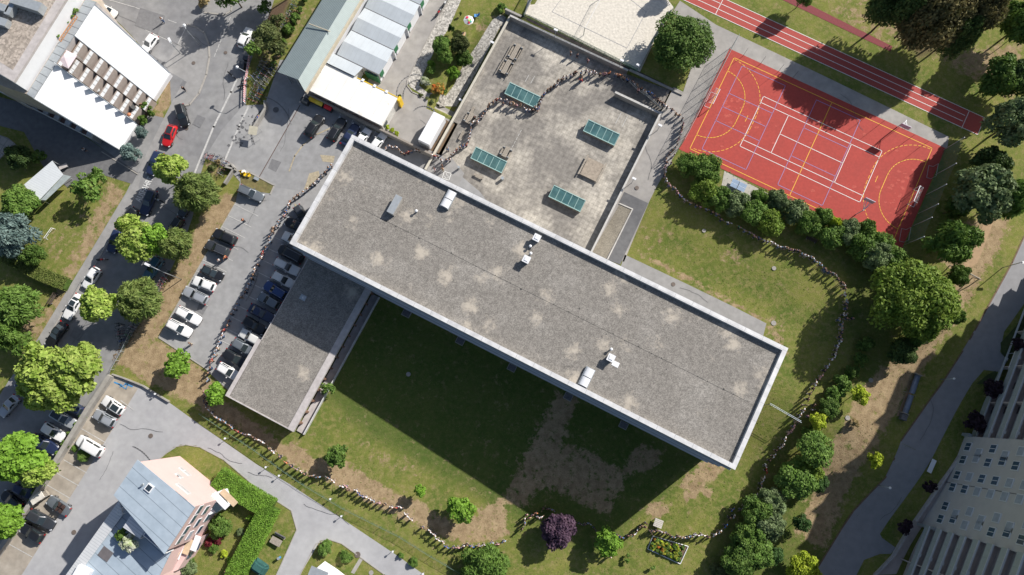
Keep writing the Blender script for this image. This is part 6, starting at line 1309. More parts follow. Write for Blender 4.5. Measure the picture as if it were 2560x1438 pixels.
# strip with olive trees next to the workshop
OG = 'trees on the strip beside the workshop hall'
tree(668, 92, 40, 'loose', 'olive', 4.5, 'olive green tree in the middle of the strip beside the hall', OG); tree(632, 125, 24, 'sparse', 'mid', 5, 'thin green tree beside the white car on the road', OG); tree(690, 120, 28, 'sparse', 'olive', 4.5, 'loose olive tree nearest the hall', OG); tree(695, 55, 22, 'sparse', 'olive', 4, 'loose olive tree further up the strip', OG)
tree(720, 75, 16, 'shrub', 'mid', 1.8, 'low green bush against the hall eaves', OG, 'bush', 'bush', trunk=False); tree(738, 45, 14, 'shrub', 'green2', 1.6, 'low bush further up along the hall eaves', OG, 'bush', 'bush', trunk=False); tree(665, 20, 22, 'sparse', 'deep', 4, 'dark thin tree near the top picture edge by the hall', OG); tree(510, 5, 16, 'shrub', 'straw', 2, 'dry bush on the traffic island', OG, 'bush', 'bush', trunk=False)
for k in range(7): tree(762-13*k, -2+27*k, 9, 'shrub', 'green2' if k % 2 else 'mid', 1.2, 'low bush number %d from the top of the row under the hall eaves' % (k+1) if False else 'low bush of the row along the left eaves of the hall', 'row of low bushes along the hall', 'bush', 'bush', trunk=False)
# garden between lane and ramp
GG = 'garden shrubs beside the ramp'
for (x, y, r, kd, l, h, lab) in ((1105, 115, 26, 'broad', 'green2', 4, 'green tree at the head of the garden shrubs'), (1113, 143, 20, 'broad', 'mid', 3.5, 'green shrub below the head of the garden group'), (1150, 112, 26, 'feather', 'olive', 4, 'grey green tree next to the garden lawn'), (1160, 145, 24, 'broad', 'deep', 3.5, 'dark green tree beside the gravel by the ramp'), (1132, 184, 18, 'broad', 'bright', 3, 'bright green bush low in the garden'), (1078, 160, 10, 'shrub', 'bright', 1.5, 'small bright bush beside the lane'), (1078, 176, 13, 'shrub', 'green2', 1.5, 'white dotted green bush near the lane'), (1062, 203, 14, 'shrub', 'white', 1.3, 'white flowering bush at the lower left of the garden'), (1095, 222, 18, 'shrub', 'orange', 1.4, 'orange flowering bush at the lower end of the garden'), (1107, 214, 10, 'shrub', 'mid', 1.3, 'small green bush against the orange one'), (1128, 74, 8, 'shrub', 'topi', 3, 'slim dark conifer beside the parasol'), (1254, 20, 14, 'shrub', 'green2', 1.5, 'bush at the top of the garden near the ramp head'), (1152, 35, 5, 'tiny', 'mid', 1.2, 'tiny sapling on the garden lawn')):
    tree(x, y, r, kd, l, h, lab, GG, 'bush' if r < 19 else 'tree', 'bush' if r < 19 else 'tree', trunk=r > 19)
tree(1000, 242, 5, 'tiny', 'mid', 1.6, 'small dark green conifer pot at the yellow cabin corner', None, 'potted_conifer', 'plant', trunk=False)
for k in range(3): tree(968+12*k, 318+8*k, 7, 'shrub', 'lime', .9, 'low yellow green plants at the foot of the cabins', 'plants at the cabin corner', 'bush', 'bush', trunk=False)
for k in range(4): tree(1052+14*k, 238+8*k, 6, 'tiny', 'olive', .5, 'flat plant cushion along the garden kerb', 'plant cushions on the garden kerb', 'plant', 'plant', trunk=False)
# big tree by the sand court
tree(1709, 110, 78, 'big', 'deep', 7, 'big round dense green tree between the sand court and the red court')
# shrubs and hedge beside the court
HG = 'hedge shrubs along the red court'
hs_ = [(1722, 412, 30, 'mid', 4), (1765, 425, 40, 'mid', 4.5), (1760, 480, 34, 'walnut', 4), (1800, 498, 34, 'green2', 4), (1838, 510, 34, 'silver', 4), (1878, 530, 36, 'green2', 4.2), (1925, 555, 34, 'walnut', 4.2), (1940, 502, 30, 'silver', 4), (1985, 530, 32, 'silver', 4), (2020, 560, 34, 'mid', 4.2), (2058, 545, 26, 'mid', 4), (2080, 560, 18, 'lime', 4.2), (2075, 590, 36, 'mid', 4.4), (2115, 580, 34, 'silver', 4.4), (2150, 610, 36, 'mid', 4.4), (2190, 640, 38, 'silver', 4.4), (2230, 645, 34, 'mid', 4.4), (2165, 575, 26, 'mid', 4), (2205, 610, 28, 'green2', 4), (1895, 495, 22, 'green2', 3.6)]
wh_ = {0: 'rounded green shrub nearest the path at the upper end', 1: 'dark shrub beside the table tennis pad', 11: 'yellow green spot shrub in the hedge'}
for k, (x, y, r, l, h) in enumerate(hs_): tree(x, y, r*(1.0 if k % 2 else 1.12), 'broad' if k % 2 else 'loose', l, h, wh_.get(k, {'silver': 'grey green', 'mid': 'dark green', 'green2': 'mid green', 'walnut': 'olive green'}.get(l, 'green')+' shrub of the long hedge below the red court'), HG, 'shrub', 'shrub', trunk=False)
# big trees on the right
BG = 'large trees on the right side'
for (x, y, r, kd, l, h, lab) in ((2285, 752, 100, 'huge', 'walnut', 11, 'largest round bright green tree right of the east lawn'), (2378, 608, 60, 'feather', 'mid', 9, 'dark green feathery tree above the swing'), (2395, 690, 26, 'broad', 'deep', 5, 'small dark tree between the largest tree and the swing'), (2385, 790, 22, 'broad', 'deep', 5, 'small dark bush on the right flank of the largest tree'), (2455, 485, 75, 'broad', 'silver', 11, 'big grey green tree beside the ball stop net'), (2390, 520, 30, 'broad', 'deep', 7, 'dark tree squeezed between ball stop net and grey green tree'), (2515, 500, 50, 'feather', 'green2', 10, 'feathery green tree near the right picture edge'), (2530, 310, 62, 'broad', 'silver', 12, 'grey green tree at the right picture edge'), (2470, 410, 45, 'broad', 'dark', 8, 'dark tree above the big grey green one'), (2500, 195, 55, 'broad', 'deep', 9, 'dark round tree right of the running track end'), (2545, 200, 50, 'broad', 'dark', 9, 'very dark tree at the right edge above the track end'), (2555, 60, 60, 'broad', 'deep', 12, 'green tree in the top right corner'), (2555, 78, 22, 'broad', 'lime', 11, 'bright green tree top in the top right corner'), (2330, 50, 88, 'big', 'bronze', 16, 'huge bronze green tree at the top edge right of centre'), (2235, 20, 66, 'big', 'dark', 15, 'very dark tree at the top edge left of the bronze one'), (2420, 40, 70, 'big', 'bronze', 16, 'huge tree with yellowish right edge at the top'), (2380, 90, 50, 'big', 'dark', 13, 'dark lower crown under the huge bronze trees'), (2255, 880, 34, 'broad', 'dark', 5, 'dark bush in the shadow under the largest tree'), (2290, 840, 28, 'broad', 'deep', 5, 'green bush at the foot of the largest tree'), (2010, -8, 26, 'broad', 'green2', 7, 'green tree at the top edge beside the dark run up')):
    tree(x, y, r, kd, l, h, lab, BG)
tree(1700, -45, 24, 'broad', 'deep', 6, 'tree beyond the top edge by the sand court', BG)
tree(575, -25, 50, 'loose', 'mid', 9, 'tree beyond the top edge over the side street', RG); tree(700, -50, 48, 'loose', 'mid', 9, 'tree beyond the top edge over the road', RG)
# row along the lower right of the lawn
RR = 'hedge trees between the lawn and the apartment path'
for (x, y, r, kd, l, h, lab) in ((2105, 960, 26, 'shrub', 'mid', 2.5, 'low green shrub at the top of the lower right hedge'), (2085, 990, 28, 'shrub', 'mid', 2.6, 'low green shrub near the thin bright tree'), (2072, 1020, 28, 'broad', 'deep', 3.5, 'dark shrub left of the small conifer'), (2045, 1052, 26, 'broad', 'lime', 4, 'yellow green shrub beside the line of people'), (2020, 1080, 20, 'shrub', 'deep', 2.5, 'small dark shrub right of the pink shirts'), (2035, 1118, 52, 'broad', 'mid', 6, 'round dark green tree of the lower right row'), (1990, 1195, 54, 'broad', 'green2', 6, 'green tree with yellowish top below the round dark one'), (2030, 1180, 30, 'broad', 'walnut', 5, 'yellowish crown right of the green tree'), (1930, 1255, 38, 'broad', 'silver', 5, 'grey green shrub low in the row'), (1890, 1280, 42, 'broad', 'deep', 5.5, 'dark shrub beside the line of people near the flower bed'), (1920, 1310, 44, 'broad', 'silver', 5.5, 'grey green tree above the clipped balls'), (1870, 1340, 42, 'broad', 'mid', 5.5, 'green tree at the lower end of the row'), (1905, 1385, 40, 'broad', 'green2', 5, 'green tree near the bottom edge left of the clipped ball'), (1850, 1400, 46, 'broad', 'deep', 5.5, 'dark tree at the bottom edge of the row'), (1800, 1430, 26, 'shrub', 'olive', 2, 'low olive shrub at the bottom edge'), (2130, 930, 20, 'shrub', 'deep', 2, 'low dark creeper patch under the big tree'), (2150, 900, 22, 'shrub', 'deep', 2, 'low dark shrub higher up under the big tree'), (2165, 860, 24, 'shrub', 'deep', 2, 'low dark shrub beside the largest tree')):
    tree(x, y, r*.9, 'loose' if (kd == 'broad' and int(x) % 2) else kd, l, h*.9, lab, RR, 'tree' if kd == 'broad' else 'shrub', 'tree' if kd == 'broad' else 'shrub', trunk=kd == 'broad')
for (x, y, r, lab) in ((2006, 1308, 22, 'clipped dark ball tree on a thin trunk'), (1933, 1384, 24, 'clipped dark ball tree nearest the bottom edge'), (2045, 1206, 22, 'clipped dark ball tree half behind the yellowish crown')): tree(x, y, r, 'topi', 'topi', 4.2, lab, 'clipped ball trees', 'ball_tree', 'tree')
tree(2010, 1424, 38, 'broad', 'lime', 5, 'yellow green tree at the bottom edge near the apartment path')
for (x, y, r, lab) in ((2152, 988, 23, 'thin trunked bright tree near the top of the dry grass'), (2190, 1150, 20, 'thin trunked bright tree at the edge of the apartment shadow')): tree(x, y, r, 'small', 'lime', 4.5, lab, 'thin trunked young trees')
tree(2137, 1058, 11, 'tiny', 'straw', 1.6, 'small pale dry conifer in the dry grass', None, 'small_conifer', 'shrub', trunk=False)
for k, (x, y, r, h) in enumerate(((2487, 970, 27, 4), (2440, 1055, 27, 4), (2325, 1217, 16, 3.5), (2262, 1315, 18, 3.5), (2547, 860, 18, 4))): tree(x, y, r, 'small', 'black', h, ['nearly black leafed tree highest beside the balconies', 'nearly black leafed tree where balconies meet the window wall', 'nearly black small tree beside the white bench', 'nearly black small tree at the lower balconies', 'nearly black tree at the right picture edge'][k], 'dark red trees by the apartments')
# trees on the south lawn and round the car park
SG = 'young trees on the lawns round the school'
for (x, y, r, kd, l, h, lab) in ((443, 910, 38, 'small', 'bright', 5, 'bright green tree below the car park on dry grass'), (537, 985, 27, 'small', 'bright', 4.5, 'bright green tree beside the low wing and the line of people'), (841, 1140, 29, 'small', 'mid', 4.5, 'dark green round tree on the south lawn, left of the others'), (1050, 1227, 16, 'small', 'bright', 4, 'smallest bright tree on the dry south lawn'), (1149, 1276, 33, 'small', 'bright', 5, 'bright tree on the south lawn above the curve of people'), (1519, 1357, 34, 'small', 'bright', 5.5, 'bright tree right of the purple tree'), (822, 972, 19, 'sparse', 'mid', 2.6, 'small bush at the lawn corner of the low wing')):
    tree(x, y, r, kd, l, h, lab, SG)
tree(1397, 1325, 42, 'broad', 'purple', 5.5, 'dark purple leafed tree among the line of people')
tree(1215, 1415, 52, 'feather', 'mid', 5, 'green bushy tree at the bottom edge below the curve of people'); tree(1180, 1440, 30, 'feather', 'deep', 4, 'darker bushy tree at the bottom edge left of the feathery one')
for (x, y, lab) in ((1570, 1390, 'tiny sapling on the lawn left of the flower bed'), (1632, 1420, 'tiny sapling below the flower bed'), (1568, 1402, 'second tiny sapling by the flower bed')): tree(x, y, 6, 'tiny', 'green2', 1.2, lab, 'saplings by the flower bed', 'sapling', 'plant')
# round clipped bushes
for (x, y, r, l, lab) in ((811, 1370, 19, 'green2', 'round clipped bush in the fork of the lane'), (1003, 1389, 7, 'green2', 'small round bush beside the lane'), (1034, 1406, 12, 'mid', 'round dark bush beside the small one at the lane'), (186, 1122, 8.5, 'green2', 'small round bush beside the white van'), (211, 1139, 16, 'green2', 'round mottled bush beside the white van'), (548, 1315, 29, 'mid', 'round dark bush in the pink house garden'), (470, 1420, 22, 'silver', 'pale variegated bush at the bottom of the garden'), (523, 1356, 12, 'redp', 'dark red bush under the round garden bush'), (545, 1350, 11, 'redp', 'second dark red bush in the garden'), (625, 1295, 9, 'bright', 'small bright bush in the pink house garden'), (575, 1405, 10, 'bright', 'bright bush at the foot of the clipped hedge'), (535, 1372, 12, 'mid', 'green bush among the garden beds'), (560, 1385, 10, 'lime', 'lime coloured bush in the garden beds'), (478, 1400, 9, 'mid', 'green bush next to the pale variegated one'), (602, 1330, 10, 'silver', 'greyish herb bush in the raised bed'), (866, 1390, 16, 'mid', 'dark loose bush right of the round one in the lane fork')):
    tree(x, y, r, 'topi' if r > 8 and l in ('green2', 'mid', 'silver') else 'shrub', l, max(.9, r*.09), lab, 'garden bushes', 'bush', 'bush', trunk=False)
tree(310, 1342, 12, 'shrub', 'mid', 7.6, 'green plant on the roof terrace under the louvres', None, 'roof_plant', 'plant', trunk=False) if False else None
def roof_bush(px, py, z, r, leaf, lab):
    q = Pz(px, py, z); ms, R0, H0 = crown('shrub'); m2 = ms[0].copy(); m2.materials.clear(); m2.materials.append(LM[leaf]); e = empty('potted_plant', (q.x, q.y, z), 0, lab, 'plant', 'plants on roofs and decks')
    c = bpy.data.objects.new('foliage', m2); COL.objects.link(c); c.parent = e; c.scale = (r/R0, r/R0, r*.7/H0); c.location = (0, 0, r*.6); b = MB(); b.tube([(0, 0, 0), (0, 0, .4)], .3, 8); b.build('pot', M_fascia, e)
roof_bush(*t(9, (935, 1135)), 9.5, 1.1, 'mid', 'green plant under the louvre roof of the pink house'); roof_bush(*t(9, (990, 1190)), 9.5, 1.4, 'white', 'white flowering plant on the pink house roof')
for k, f in enumerate((0, .2, .35, .55, .8, 1)): p = t(1, (420+145*f, 275-190*f)); roof_bush(*p, 12.4, [.9, .55, .5, .55, .6, .8][k], 'green2', ['bushy plant at the lower end of the orange trellis', 'plant second from the lower end of the trellis', 'low plant in the middle of the trellis', 'plant above the middle of the trellis', 'plant near the upper end of the trellis', 'bushy plant at the top end of the trellis'][k])
# clipped hedges
def hedge(name, px, wd, h, leaf, lab):
    P3 = [G(*p) for p in px]; e = empty(name, P3[0], 0, lab, 'hedge'); o = P3[0]; rg = np.random.default_rng(len(px)+int(px[0][0])); bb = MB(); Q = []
    for a, c in zip(P3[:-1], P3[1:]):
        d = (c-a).to_2d(); L = d.length; d /= L; nn = Vector((-d.y, d.x)); bb.prism([(a.to_2d()-nn*wd*.42-o.to_2d()-d*.3), (c.to_2d()-nn*wd*.42-o.to_2d()+d*.3), (c.to_2d()+nn*wd*.42-o.to_2d()+d*.3), (a.to_2d()+nn*wd*.42-o.to_2d()-d*.3)], 0, h*.92)
        n = int(L*wd*260)
        for k in range(n):
            s = rg.uniform(-.4, L+.4); w_ = rg.uniform(-1, 1); side = rg.random() < .25
            lo = np.array([a.x+d.x*s+nn.x*w_*wd/2, a.y+d.y*s+nn.y*w_*wd/2, h+rg.uniform(-.12, .08)]) if not side else np.array([a.x+d.x*s+nn.x*wd/2*(1 if w_ > 0 else -1), a.y+d.y*s+nn.y*wd/2*(1 if w_ > 0 else -1), rg.uniform(.1, h)])
            Q.append(lo)
    Q = np.array(Q)-np.array([o.x, o.y, 0]); m = len(Q); nrm = rg.normal(size=(m, 3))*.5+np.array([0, 0, .8]); nrm /= np.linalg.norm(nrm, axis=1)[:, None]; tg = rg.normal(size=(m, 3)); tg -= (tg*nrm).sum(1)[:, None]*nrm; tg /= np.linalg.norm(tg, axis=1)[:, None]; bt = np.cross(nrm, tg); s = rg.uniform(.06, .13, size=(m, 1))
    V = np.stack([Q-tg*s, Q+bt*s*.7, Q+tg*s, Q-bt*s*.7], 1).reshape(-1, 3); me = bpy.data.meshes.new('foliage'); me.from_pydata(V.tolist(), [], np.arange(m*4).reshape(-1, 4).tolist()); me.materials.append(LM[leaf])
    ob = bpy.data.objects.new('foliage', me); COL.objects.link(ob); ob.parent = e; bb.build('inner_branches', LM['deep'], e)
hedge('clipped_hedge', [(558, 1190), (612, 1212), (688, 1272)], 3.1, 1.9, 'hedge', 'bright green clipped hedge bending round the pink house garden, upper arm') if False else None
hedge('clipped_hedge', [(556, 1192), (600, 1222), (680, 1268), (655, 1318), (600, 1425), (590, 1460)], 3.3, 1.9, 'hedge', 'wide bright green clipped hedge bending round the pink house garden')
hedge('old_hedge', [(28, 645), (80, 672), (120, 692), (172, 712)], 2.3, 1.7, 'oldhedge', 'olive green clipped hedge across the left lawn')
# flower bed plants
fr = random.Random(8)
fbg = 'plants in the bordered flower bed'
for k in range(84):
    a_, b_ = fr.uniform(.06, .94), fr.uniform(.08, .92); p0 = t(11, (1058, 1150)); p1 = t(11, (1312, 1225)); p3 = t(11, (1022, 1238)); p2 = t(11, (1256, 1347))
    x = (p0[0]*(1-a_)+p1[0]*a_)*(1-b_)+(p3[0]*(1-a_)+p2[0]*a_)*b_; y = (p0[1]*(1-a_)+p1[1]*a_)*(1-b_)+(p3[1]*(1-a_)+p2[1]*a_)*b_
    lf = fr.choice(['green2', 'green2', 'yellow', 'orange', 'mid', 'lime', 'mid']); lab = {'green2': 'green leafed plant inside the bordered flower bed', 'mid': 'dark leafed plant inside the bordered flower bed', 'yellow': 'yellow flowering plant inside the bordered flower bed', 'orange': 'orange flowering plant inside the bordered flower bed', 'lime': 'lime green plant inside the bordered flower bed'}[lf]
    tree(x, y, fr.uniform(4, 7), 'tiny', lf, .8, lab, fbg+' ('+lf.replace('green2', 'green')+')', 'garden_plant', 'plant', trunk=False)
# loose plants round the bicycle racks
for k in range(16):
    x, y = ((fr.uniform(620, 700), 0)[0], 0); f = k/15; x = 690-60*f+fr.uniform(-12, 12); y = 120+150*f*.9+fr.uniform(-8, 8)
    if k < 9: tree(740-75*f*1.4+fr.uniform(-6, 6), 30+120*f*1.4, fr.uniform(6, 10), 'shrub', fr.choice(['mid', 'olive', 'straw']), 1.0, 'low wild shrub on the embankment below the hall', 'wild shrubs on the embankment', 'shrub', 'shrub', trunk=False)
for (x, y, r, l) in ((530, 420, 12, 'olive'), (512, 450, 13, 'green2'), (545, 405, 8, 'straw'), (520, 470, 10, 'mid')): tree(x, y, r, 'shrub', l, 1.3, 'wild shrub on the planted median by the road bicycles', 'wild shrubs on the median', 'shrub', 'shrub', trunk=False)
for k in range(12): tree(205-14*k+fr.uniform(-3, 3), 1040+24*k, fr.uniform(8, 13), 'shrub', 'green2' if k % 2 else 'mid', 1.2, 'low shrub of the row between parked cars and the lane wall', 'shrubs along the lane wall', 'shrub', 'shrub', trunk=False)
# grass tufts: scattered blades over the dry and green lawns near the buildings
def tufts():
    rg = np.random.default_rng(5); n = 26000; us = rg.uniform(-62, 70, n); vs = rg.uniform(-40, 60, n); V = []; 
    keep = []
    for u, v in zip(us, vs):
        if -44.5 < u < 35.5 and 5.5 < v < 34: continue
        if u < -28 and v > -22: continue
        if -34 < u < 8 and v > 20: continue
        if 7 < u < 49 and 55 < v < 79: continue
        if v > 30 and u < 10: continue
        if u < 0 and v < -19-(u+35)*.0 and u < -34: continue
        if v < -16-.32*(u+34) - 6: continue
        if v > 26 and u > 28 and v < 31: continue
        if u > 64-(40-v)*.05: continue
        keep.append((u, v))
    Q = np.array([(*W(u, v), g_uv(u, v)) for u, v in keep]); m = len(Q); a = rg.uniform(0, 6.283, m); s = rg.uniform(.05, .12, m); h = rg.uniform(.04, .10, m)
    d = np.stack([np.cos(a)*s, np.sin(a)*s, np.zeros(m)], 1); up = np.stack([rg.normal(size=m)*.05, rg.normal(size=m)*.05, h], 1)
    V = np.stack([Q-d, Q+d, Q+d*.4+up, Q-d*.4+up], 1).reshape(-1, 3); me = bpy.data.meshes.new('grass_tufts'); me.from_pydata(V.tolist(), [], np.arange(m*4).reshape(-1, 4).tolist()); me.materials.append(LM['oldhedge'])
    o = bpy.data.objects.new('grass_tufts', me); COL.objects.link(o); o['kind'] = 'stuff'; o['label'] = 'short tufts of grass scattered over the lawns'; 
tufts()
# ================================================================== vehicles
M_paint = {}
def paint(nm, c, metal=.0):
    m = mat('paint_'+nm, c, .35, .02, 1, spec=.5, coat=.4, metal=metal); return m
PC = dict(white=(.72, .72, .72), black=(.012, .013, .016), navy=(.018, .028, .07), darkgrey=(.05, .055, .065), grey=(.16, .18, .20), silver=(.38, .40, .43), red=(.45, .012, .015), teal=(.045, .12, .17), offwhite=(.62, .62, .60), blue=(.02, .05, .16))
M_cglass = mat('car_glass', (.025, .035, .04), .06, .05, 1, spec=.9); M_tyre = mat('tyre', (.02, .02, .02), .85, .1, 5); M_rim = mat('wheel_rim', (.35, .36, .38), .35, .03, 2, metal=.7)
M_lampc = mat('headlamp', (.65, .67, .70), .15, .02, 2, spec=.8); M_tail = mat('taillamp', (.35, .01, .01), .25, .02, 2); M_trim = mat('black_trim', (.02, .02, .022), .6, .05, 3)
def ring_loft(rings, cap0=True, cap1=True):
    b = MB(); n = len(rings[0])
    for r in rings: b.v += [tuple(p) for p in r]
    for k in range(len(rings)-1):
        for j in range(n):
            j2 = (j+1) % n; b.f.append((k*n+j, k*n+j2, (k+1)*n+j2, (k+1)*n+j)); b.mi.append(0)
    if cap0: b.f.append(tuple(range(n-1, -1, -1))); b.mi.append(0)
    if cap1: o = (len(rings)-1)*n; b.f.append(tuple(o+j for j in range(n))); b.mi.append(0)
    return b
def outline(L, Wd, ins, rf=.75, rr=.55):
    """car plan outline at one level, nose at +x, tapered nose and tail"""
    hl, hw = L/2-ins, Wd/2-ins*.8; pts = []
    fr_ = [(hl, 0), (hl-.02, hw*.45), (hl-.10, hw*.72), (hl-.30, hw*.90), (hl-.75, hw*.98), (hl*.35, hw), (0, hw), (-hl*.5, hw), (-hl+.6, hw*.985), (-hl+.22, hw*.93), (-hl+.06, hw*.78), (-hl, hw*.5), (-hl, 0)]
    pts = fr_+[(x, -y) for x, y in fr_[-2:0:-1]]; return pts
CARS = {}
def car_proto(kind):
    if kind in CARS: return CARS[kind]
    L, Wd, H, cab0, cab1, hood = dict(hatch=(4.1, 1.76, 1.48, -1.93, .78, .0), sedan=(4.65, 1.82, 1.44, -1.72, .72, .0), estate=(4.65, 1.82, 1.50, -2.22, .72, 0), suv=(4.45, 1.86, 1.66, -2.08, .82, 0), van=(4.85, 1.92, 1.92, -2.36, 1.45, 0), mini=(3.6, 1.64, 1.48, -1.72, .82, 0), cabrio=(4.2, 1.76, 1.36, -1.25, .62, 0))[kind]
    belt = .92 if H < 1.6 else 1.02
    if kind == 'van': belt = 1.12
    e = bpy.data.objects.new('car', None); COL.objects.link(e)
    rings = []
    for z, ins in ((.22, .16), (.32, .05), (.52, .0), (.72, .02), (belt-.06, .07), (belt, .13), (belt+.02, .22)):
        o = outline(L, Wd, ins); r = []
        for x, y in o:
            zz = z
            if z > .6:   # bonnet falls to the nose, boot slightly
                f = max(0, (x-(cab1-.1))/(L/2-cab1+.1)); zz = z-(z-.55)*.42*f*f-(.04*f)
                if kind in ('sedan', 'cabrio'): f2 = max(0, (cab0-x)/(L/2+cab0+.001)) if cab0 > -L/2 else 0; zz -= .10*f2
            r.append((x, y, zz))
        rings.append(r)
    b = ring_loft(rings); body = b.build('body', paint('white', PC['white']), e, True)
    # arches: dark wheel wells are the tyres themselves; cabin with pillars in body colour
    hw = Wd/2; rw = hw*.74; tr_ = .42 if kind != 'van' else .25; rr_ = .62 if kind in ('sedan', 'cabrio') else (.22 if kind in ('estate', 'van', 'suv') else .32)
    fw = .78 if kind != 'van' else .70
    base = [(cab1, -hw*.80), (cab1, hw*.80), (cab1-.35, hw*.90), (cab0+.35, hw*.90), (cab0, hw*.78), (cab0, -hw*.78), (cab0+.35, -hw*.90), (cab1-.35, -hw*.90)]
    x1 = cab1-fw; x0 = cab0+rr_
    top = [(x1, -rw*.86), (x1, rw*.86), (x1-.25, rw), (x0+.25, rw*.97), (x0, rw*.84), (x0, -rw*.84), (x0+.25, -rw*.97), (x1-.25, -rw)]
    rg = [[(x, y, belt-.05) for x, y in base], [(x+(X-x)*.93, y+(Y-y)*.90, belt+(H-belt)*.90) for (x, y), (X, Y) in zip(base, top)], [(X+(-.05 if X > 0 else .05), Y*.97, H-.012) for X, Y in top], [(X*.72+(x0+x1)*.14, Y*.6, H) for X, Y in top]]
    if kind == 'cabrio':
        b = MB(); b.prism([(cab1-.3, -hw*.76), (cab1-.3, hw*.76), (cab0+.1, hw*.74), (cab0+.1, -hw*.74)], belt-.02, belt+.05); cab = b.build('interior', M_trim, e)
        for sx in (.05, -.75):
            for sy in (-.38, .38): b = MB(); b.box((sx-.15, sy, belt+.16), (.5, .5, .22)); b.box((sx-.42, sy, belt+.32), (.14, .46, .34)); b.build('seat', mat('seat_leather', (.06, .035, .03), .6), e)
    else:
        b = ring_loft(rg, cap0=False); cab = b.build('cabin', paint('white', PC['white']), e, True)
    def pane(nm, q4, out=(0, 0, .012)):
        b = MB(); b.face([(p[0]+out[0], p[1]+out[1], p[2]+out[2]) for p in q4]); return b.build(nm, M_cglass, e)
    zt = belt+(H-belt)*.90; lp = lambda a, c, f: a+(c-a)*f
    def P4(i, j, a, c, d0=.06, d1=.06):
        B0, B1 = rg[0][i], rg[0][j]; T0, T1 = rg[1][i], rg[1][j]
        f = lambda s, h: tuple(lp(lp(B0[k], B1[k], s), lp(T0[k], T1[k], s), h) for k in range(3)); return [f(d0, a), f(1-d1, a), f(1-d1, c), f(d0, c)]
    q = P4(0, 1, .08, 1.02, .04, .04); q = q[:2]+[(q[2][0]-.03, q[2][1], q[2][2]+.01), (q[3][0]-.03, q[3][1], q[3][2]+.01)]; pane('windscreen', q, (.02, 0, .015))
    if kind != 'cabrio':
        pane('rear_window', P4(4, 5, .2, .98, .05, .05), (-.02, 0, .015))
        for (i, j, s) in ((2, 3, 1), (6, 7, -1)):
            b = MB(); q = P4(i, j, .16, .93, .02, .02)
            for f0, f1 in ((.0, .47), (.51, 1.0)):
                qq = [tuple(lp(q[0][k], q[1][k], f) for k in range(3)) for f in (f0, f1)]+[tuple(lp(q[3][k], q[2][k], f) for k in range(3)) for f in (f1, f0)]; b.face([(x, y+s*.015, z) for x, y, z in qq])
            b.build('side_window', M_cglass, e)
    for sx in (1, -1):
        for sy in (1, -1):
            x = (L/2-.80) if sx > 0 else (-L/2+.78); r = .33 if kind not in ('suv', 'van') else .36
            b = MB(); b.tube([(x, sy*(hw-.20), r), (x, sy*(hw+.012), r)], r, 16); wl = b.build('wheel', M_tyre, e); b = MB(); b.tube([(x, sy*(hw+.0), r), (x, sy*(hw+.03), r)], r*.62, 12); b.build('rim', M_rim, wl)
    for sy in (1, -1):
        b = MB(); b.box((L/2-.24, sy*hw*.70, .64), (.30, .34, .12), -sy*.5); b.build('headlight', M_lampc, e)
        b = MB(); b.box((-L/2+.12, sy*hw*.74, .78), (.16, .30, .16), sy*.35); b.build('taillight', M_tail, e)
        b = MB(); b.box((cab1-.42, sy*(hw+.07), belt+.05), (.14, .20, .13)); b.build('mirror', paint('white', PC['white']), e)
    b = MB(); b.box((L/2-.02, 0, .42), (.06, 1.1, .16)); b.build('grille', M_trim, e)
    CARS[kind] = dict(e=e, L=L, Wd=Wd, H=H, x0=x0, x1=x1, rw=rw, tree=None, used=False); CARS[kind]['tree'] = snap(e); return CARS[kind]
def set_paint(root, m):
    for c in kids_cache(root):
        if c.name.split('.')[0] in ('body', 'cabin', 'mirror'):
            c.material_slots[0].link = 'OBJECT'; c.material_slots[0].material = m
def kids_cache(root): return CH.get(root.name, [])
CH = {}
def copy_tree2(tr, parent=None, root=None):
    o, ch = tr; c = o.copy(); COL.objects.link(c); c.parent = parent
    if parent is None: root = c; CH[c.name] = []
    else: CH[root.name].append(c)
    for q in ch: copy_tree2(q, c, root)
    return c
def car(front, rear, kind, col, lab, roof=None, group=None):
    pr = car_proto(kind); z = .75
    a, c = G(*front, z), G(*rear, z); d = (a-c).to_2d(); ctr = (a+c)/2; ang = math.atan2(d.y, d.x)
    r = copy_tree2(pr['tree']); set_paint(r, paint(col, PC[col], .3 if col in ('silver', 'grey', 'darkgrey') else 0)); r.name = {'van': 'parked_van'}.get(kind, 'parked_car'); r.location = (ctr.x, ctr.y, surf(ctr.x, ctr.y)+.055)
    f = a.to_2d()-c.to_2d(); dz = surf(a.x, a.y)-surf(c.x, c.y); r.rotation_euler = (0, -math.atan2(dz, f.length), ang)
    sc = max(.90, min(1.06, d.length/pr['L'])); r.scale = (sc, sc*.5+.5, 1)
    tag(r, lab, 'van' if kind == 'van' else 'car', group)
    if roof == 'glass':
        b = MB(); b.box(((pr['x0']+pr['x1'])/2, 0, pr['H']+.012), ((pr['x1']-pr['x0'])*.80, pr['rw']*1.45, .02)); o = b.build('sunroof', M_cglass, r)
    elif roof == 'rails':
        for s in (-1, 1): b = MB(); b.box(((pr['x0']+pr['x1'])/2, s*pr['rw']*.9, pr['H']+.03), ((pr['x1']-pr['x0'])*1.0, .045, .05)); b.build('roof_rail', M_rim, r)
    elif roof == 'black':
        b = MB(); b.box(((pr['x0']+pr['x1'])/2, 0, pr['H']+.012), ((pr['x1']-pr['x0'])*1.05, pr['rw']*1.7, .025)); b.build('roof_panel', M_trim, r)
    return r
GR, GA, GB, GU, GL, GN = 'cars standing along the road', 'cars in the left row of the school car park', 'cars in the row against the low wing', 'cars under the lattice wall', 'cars in the lower parking bays', 'cars behind the lane wall by the road'
T = t
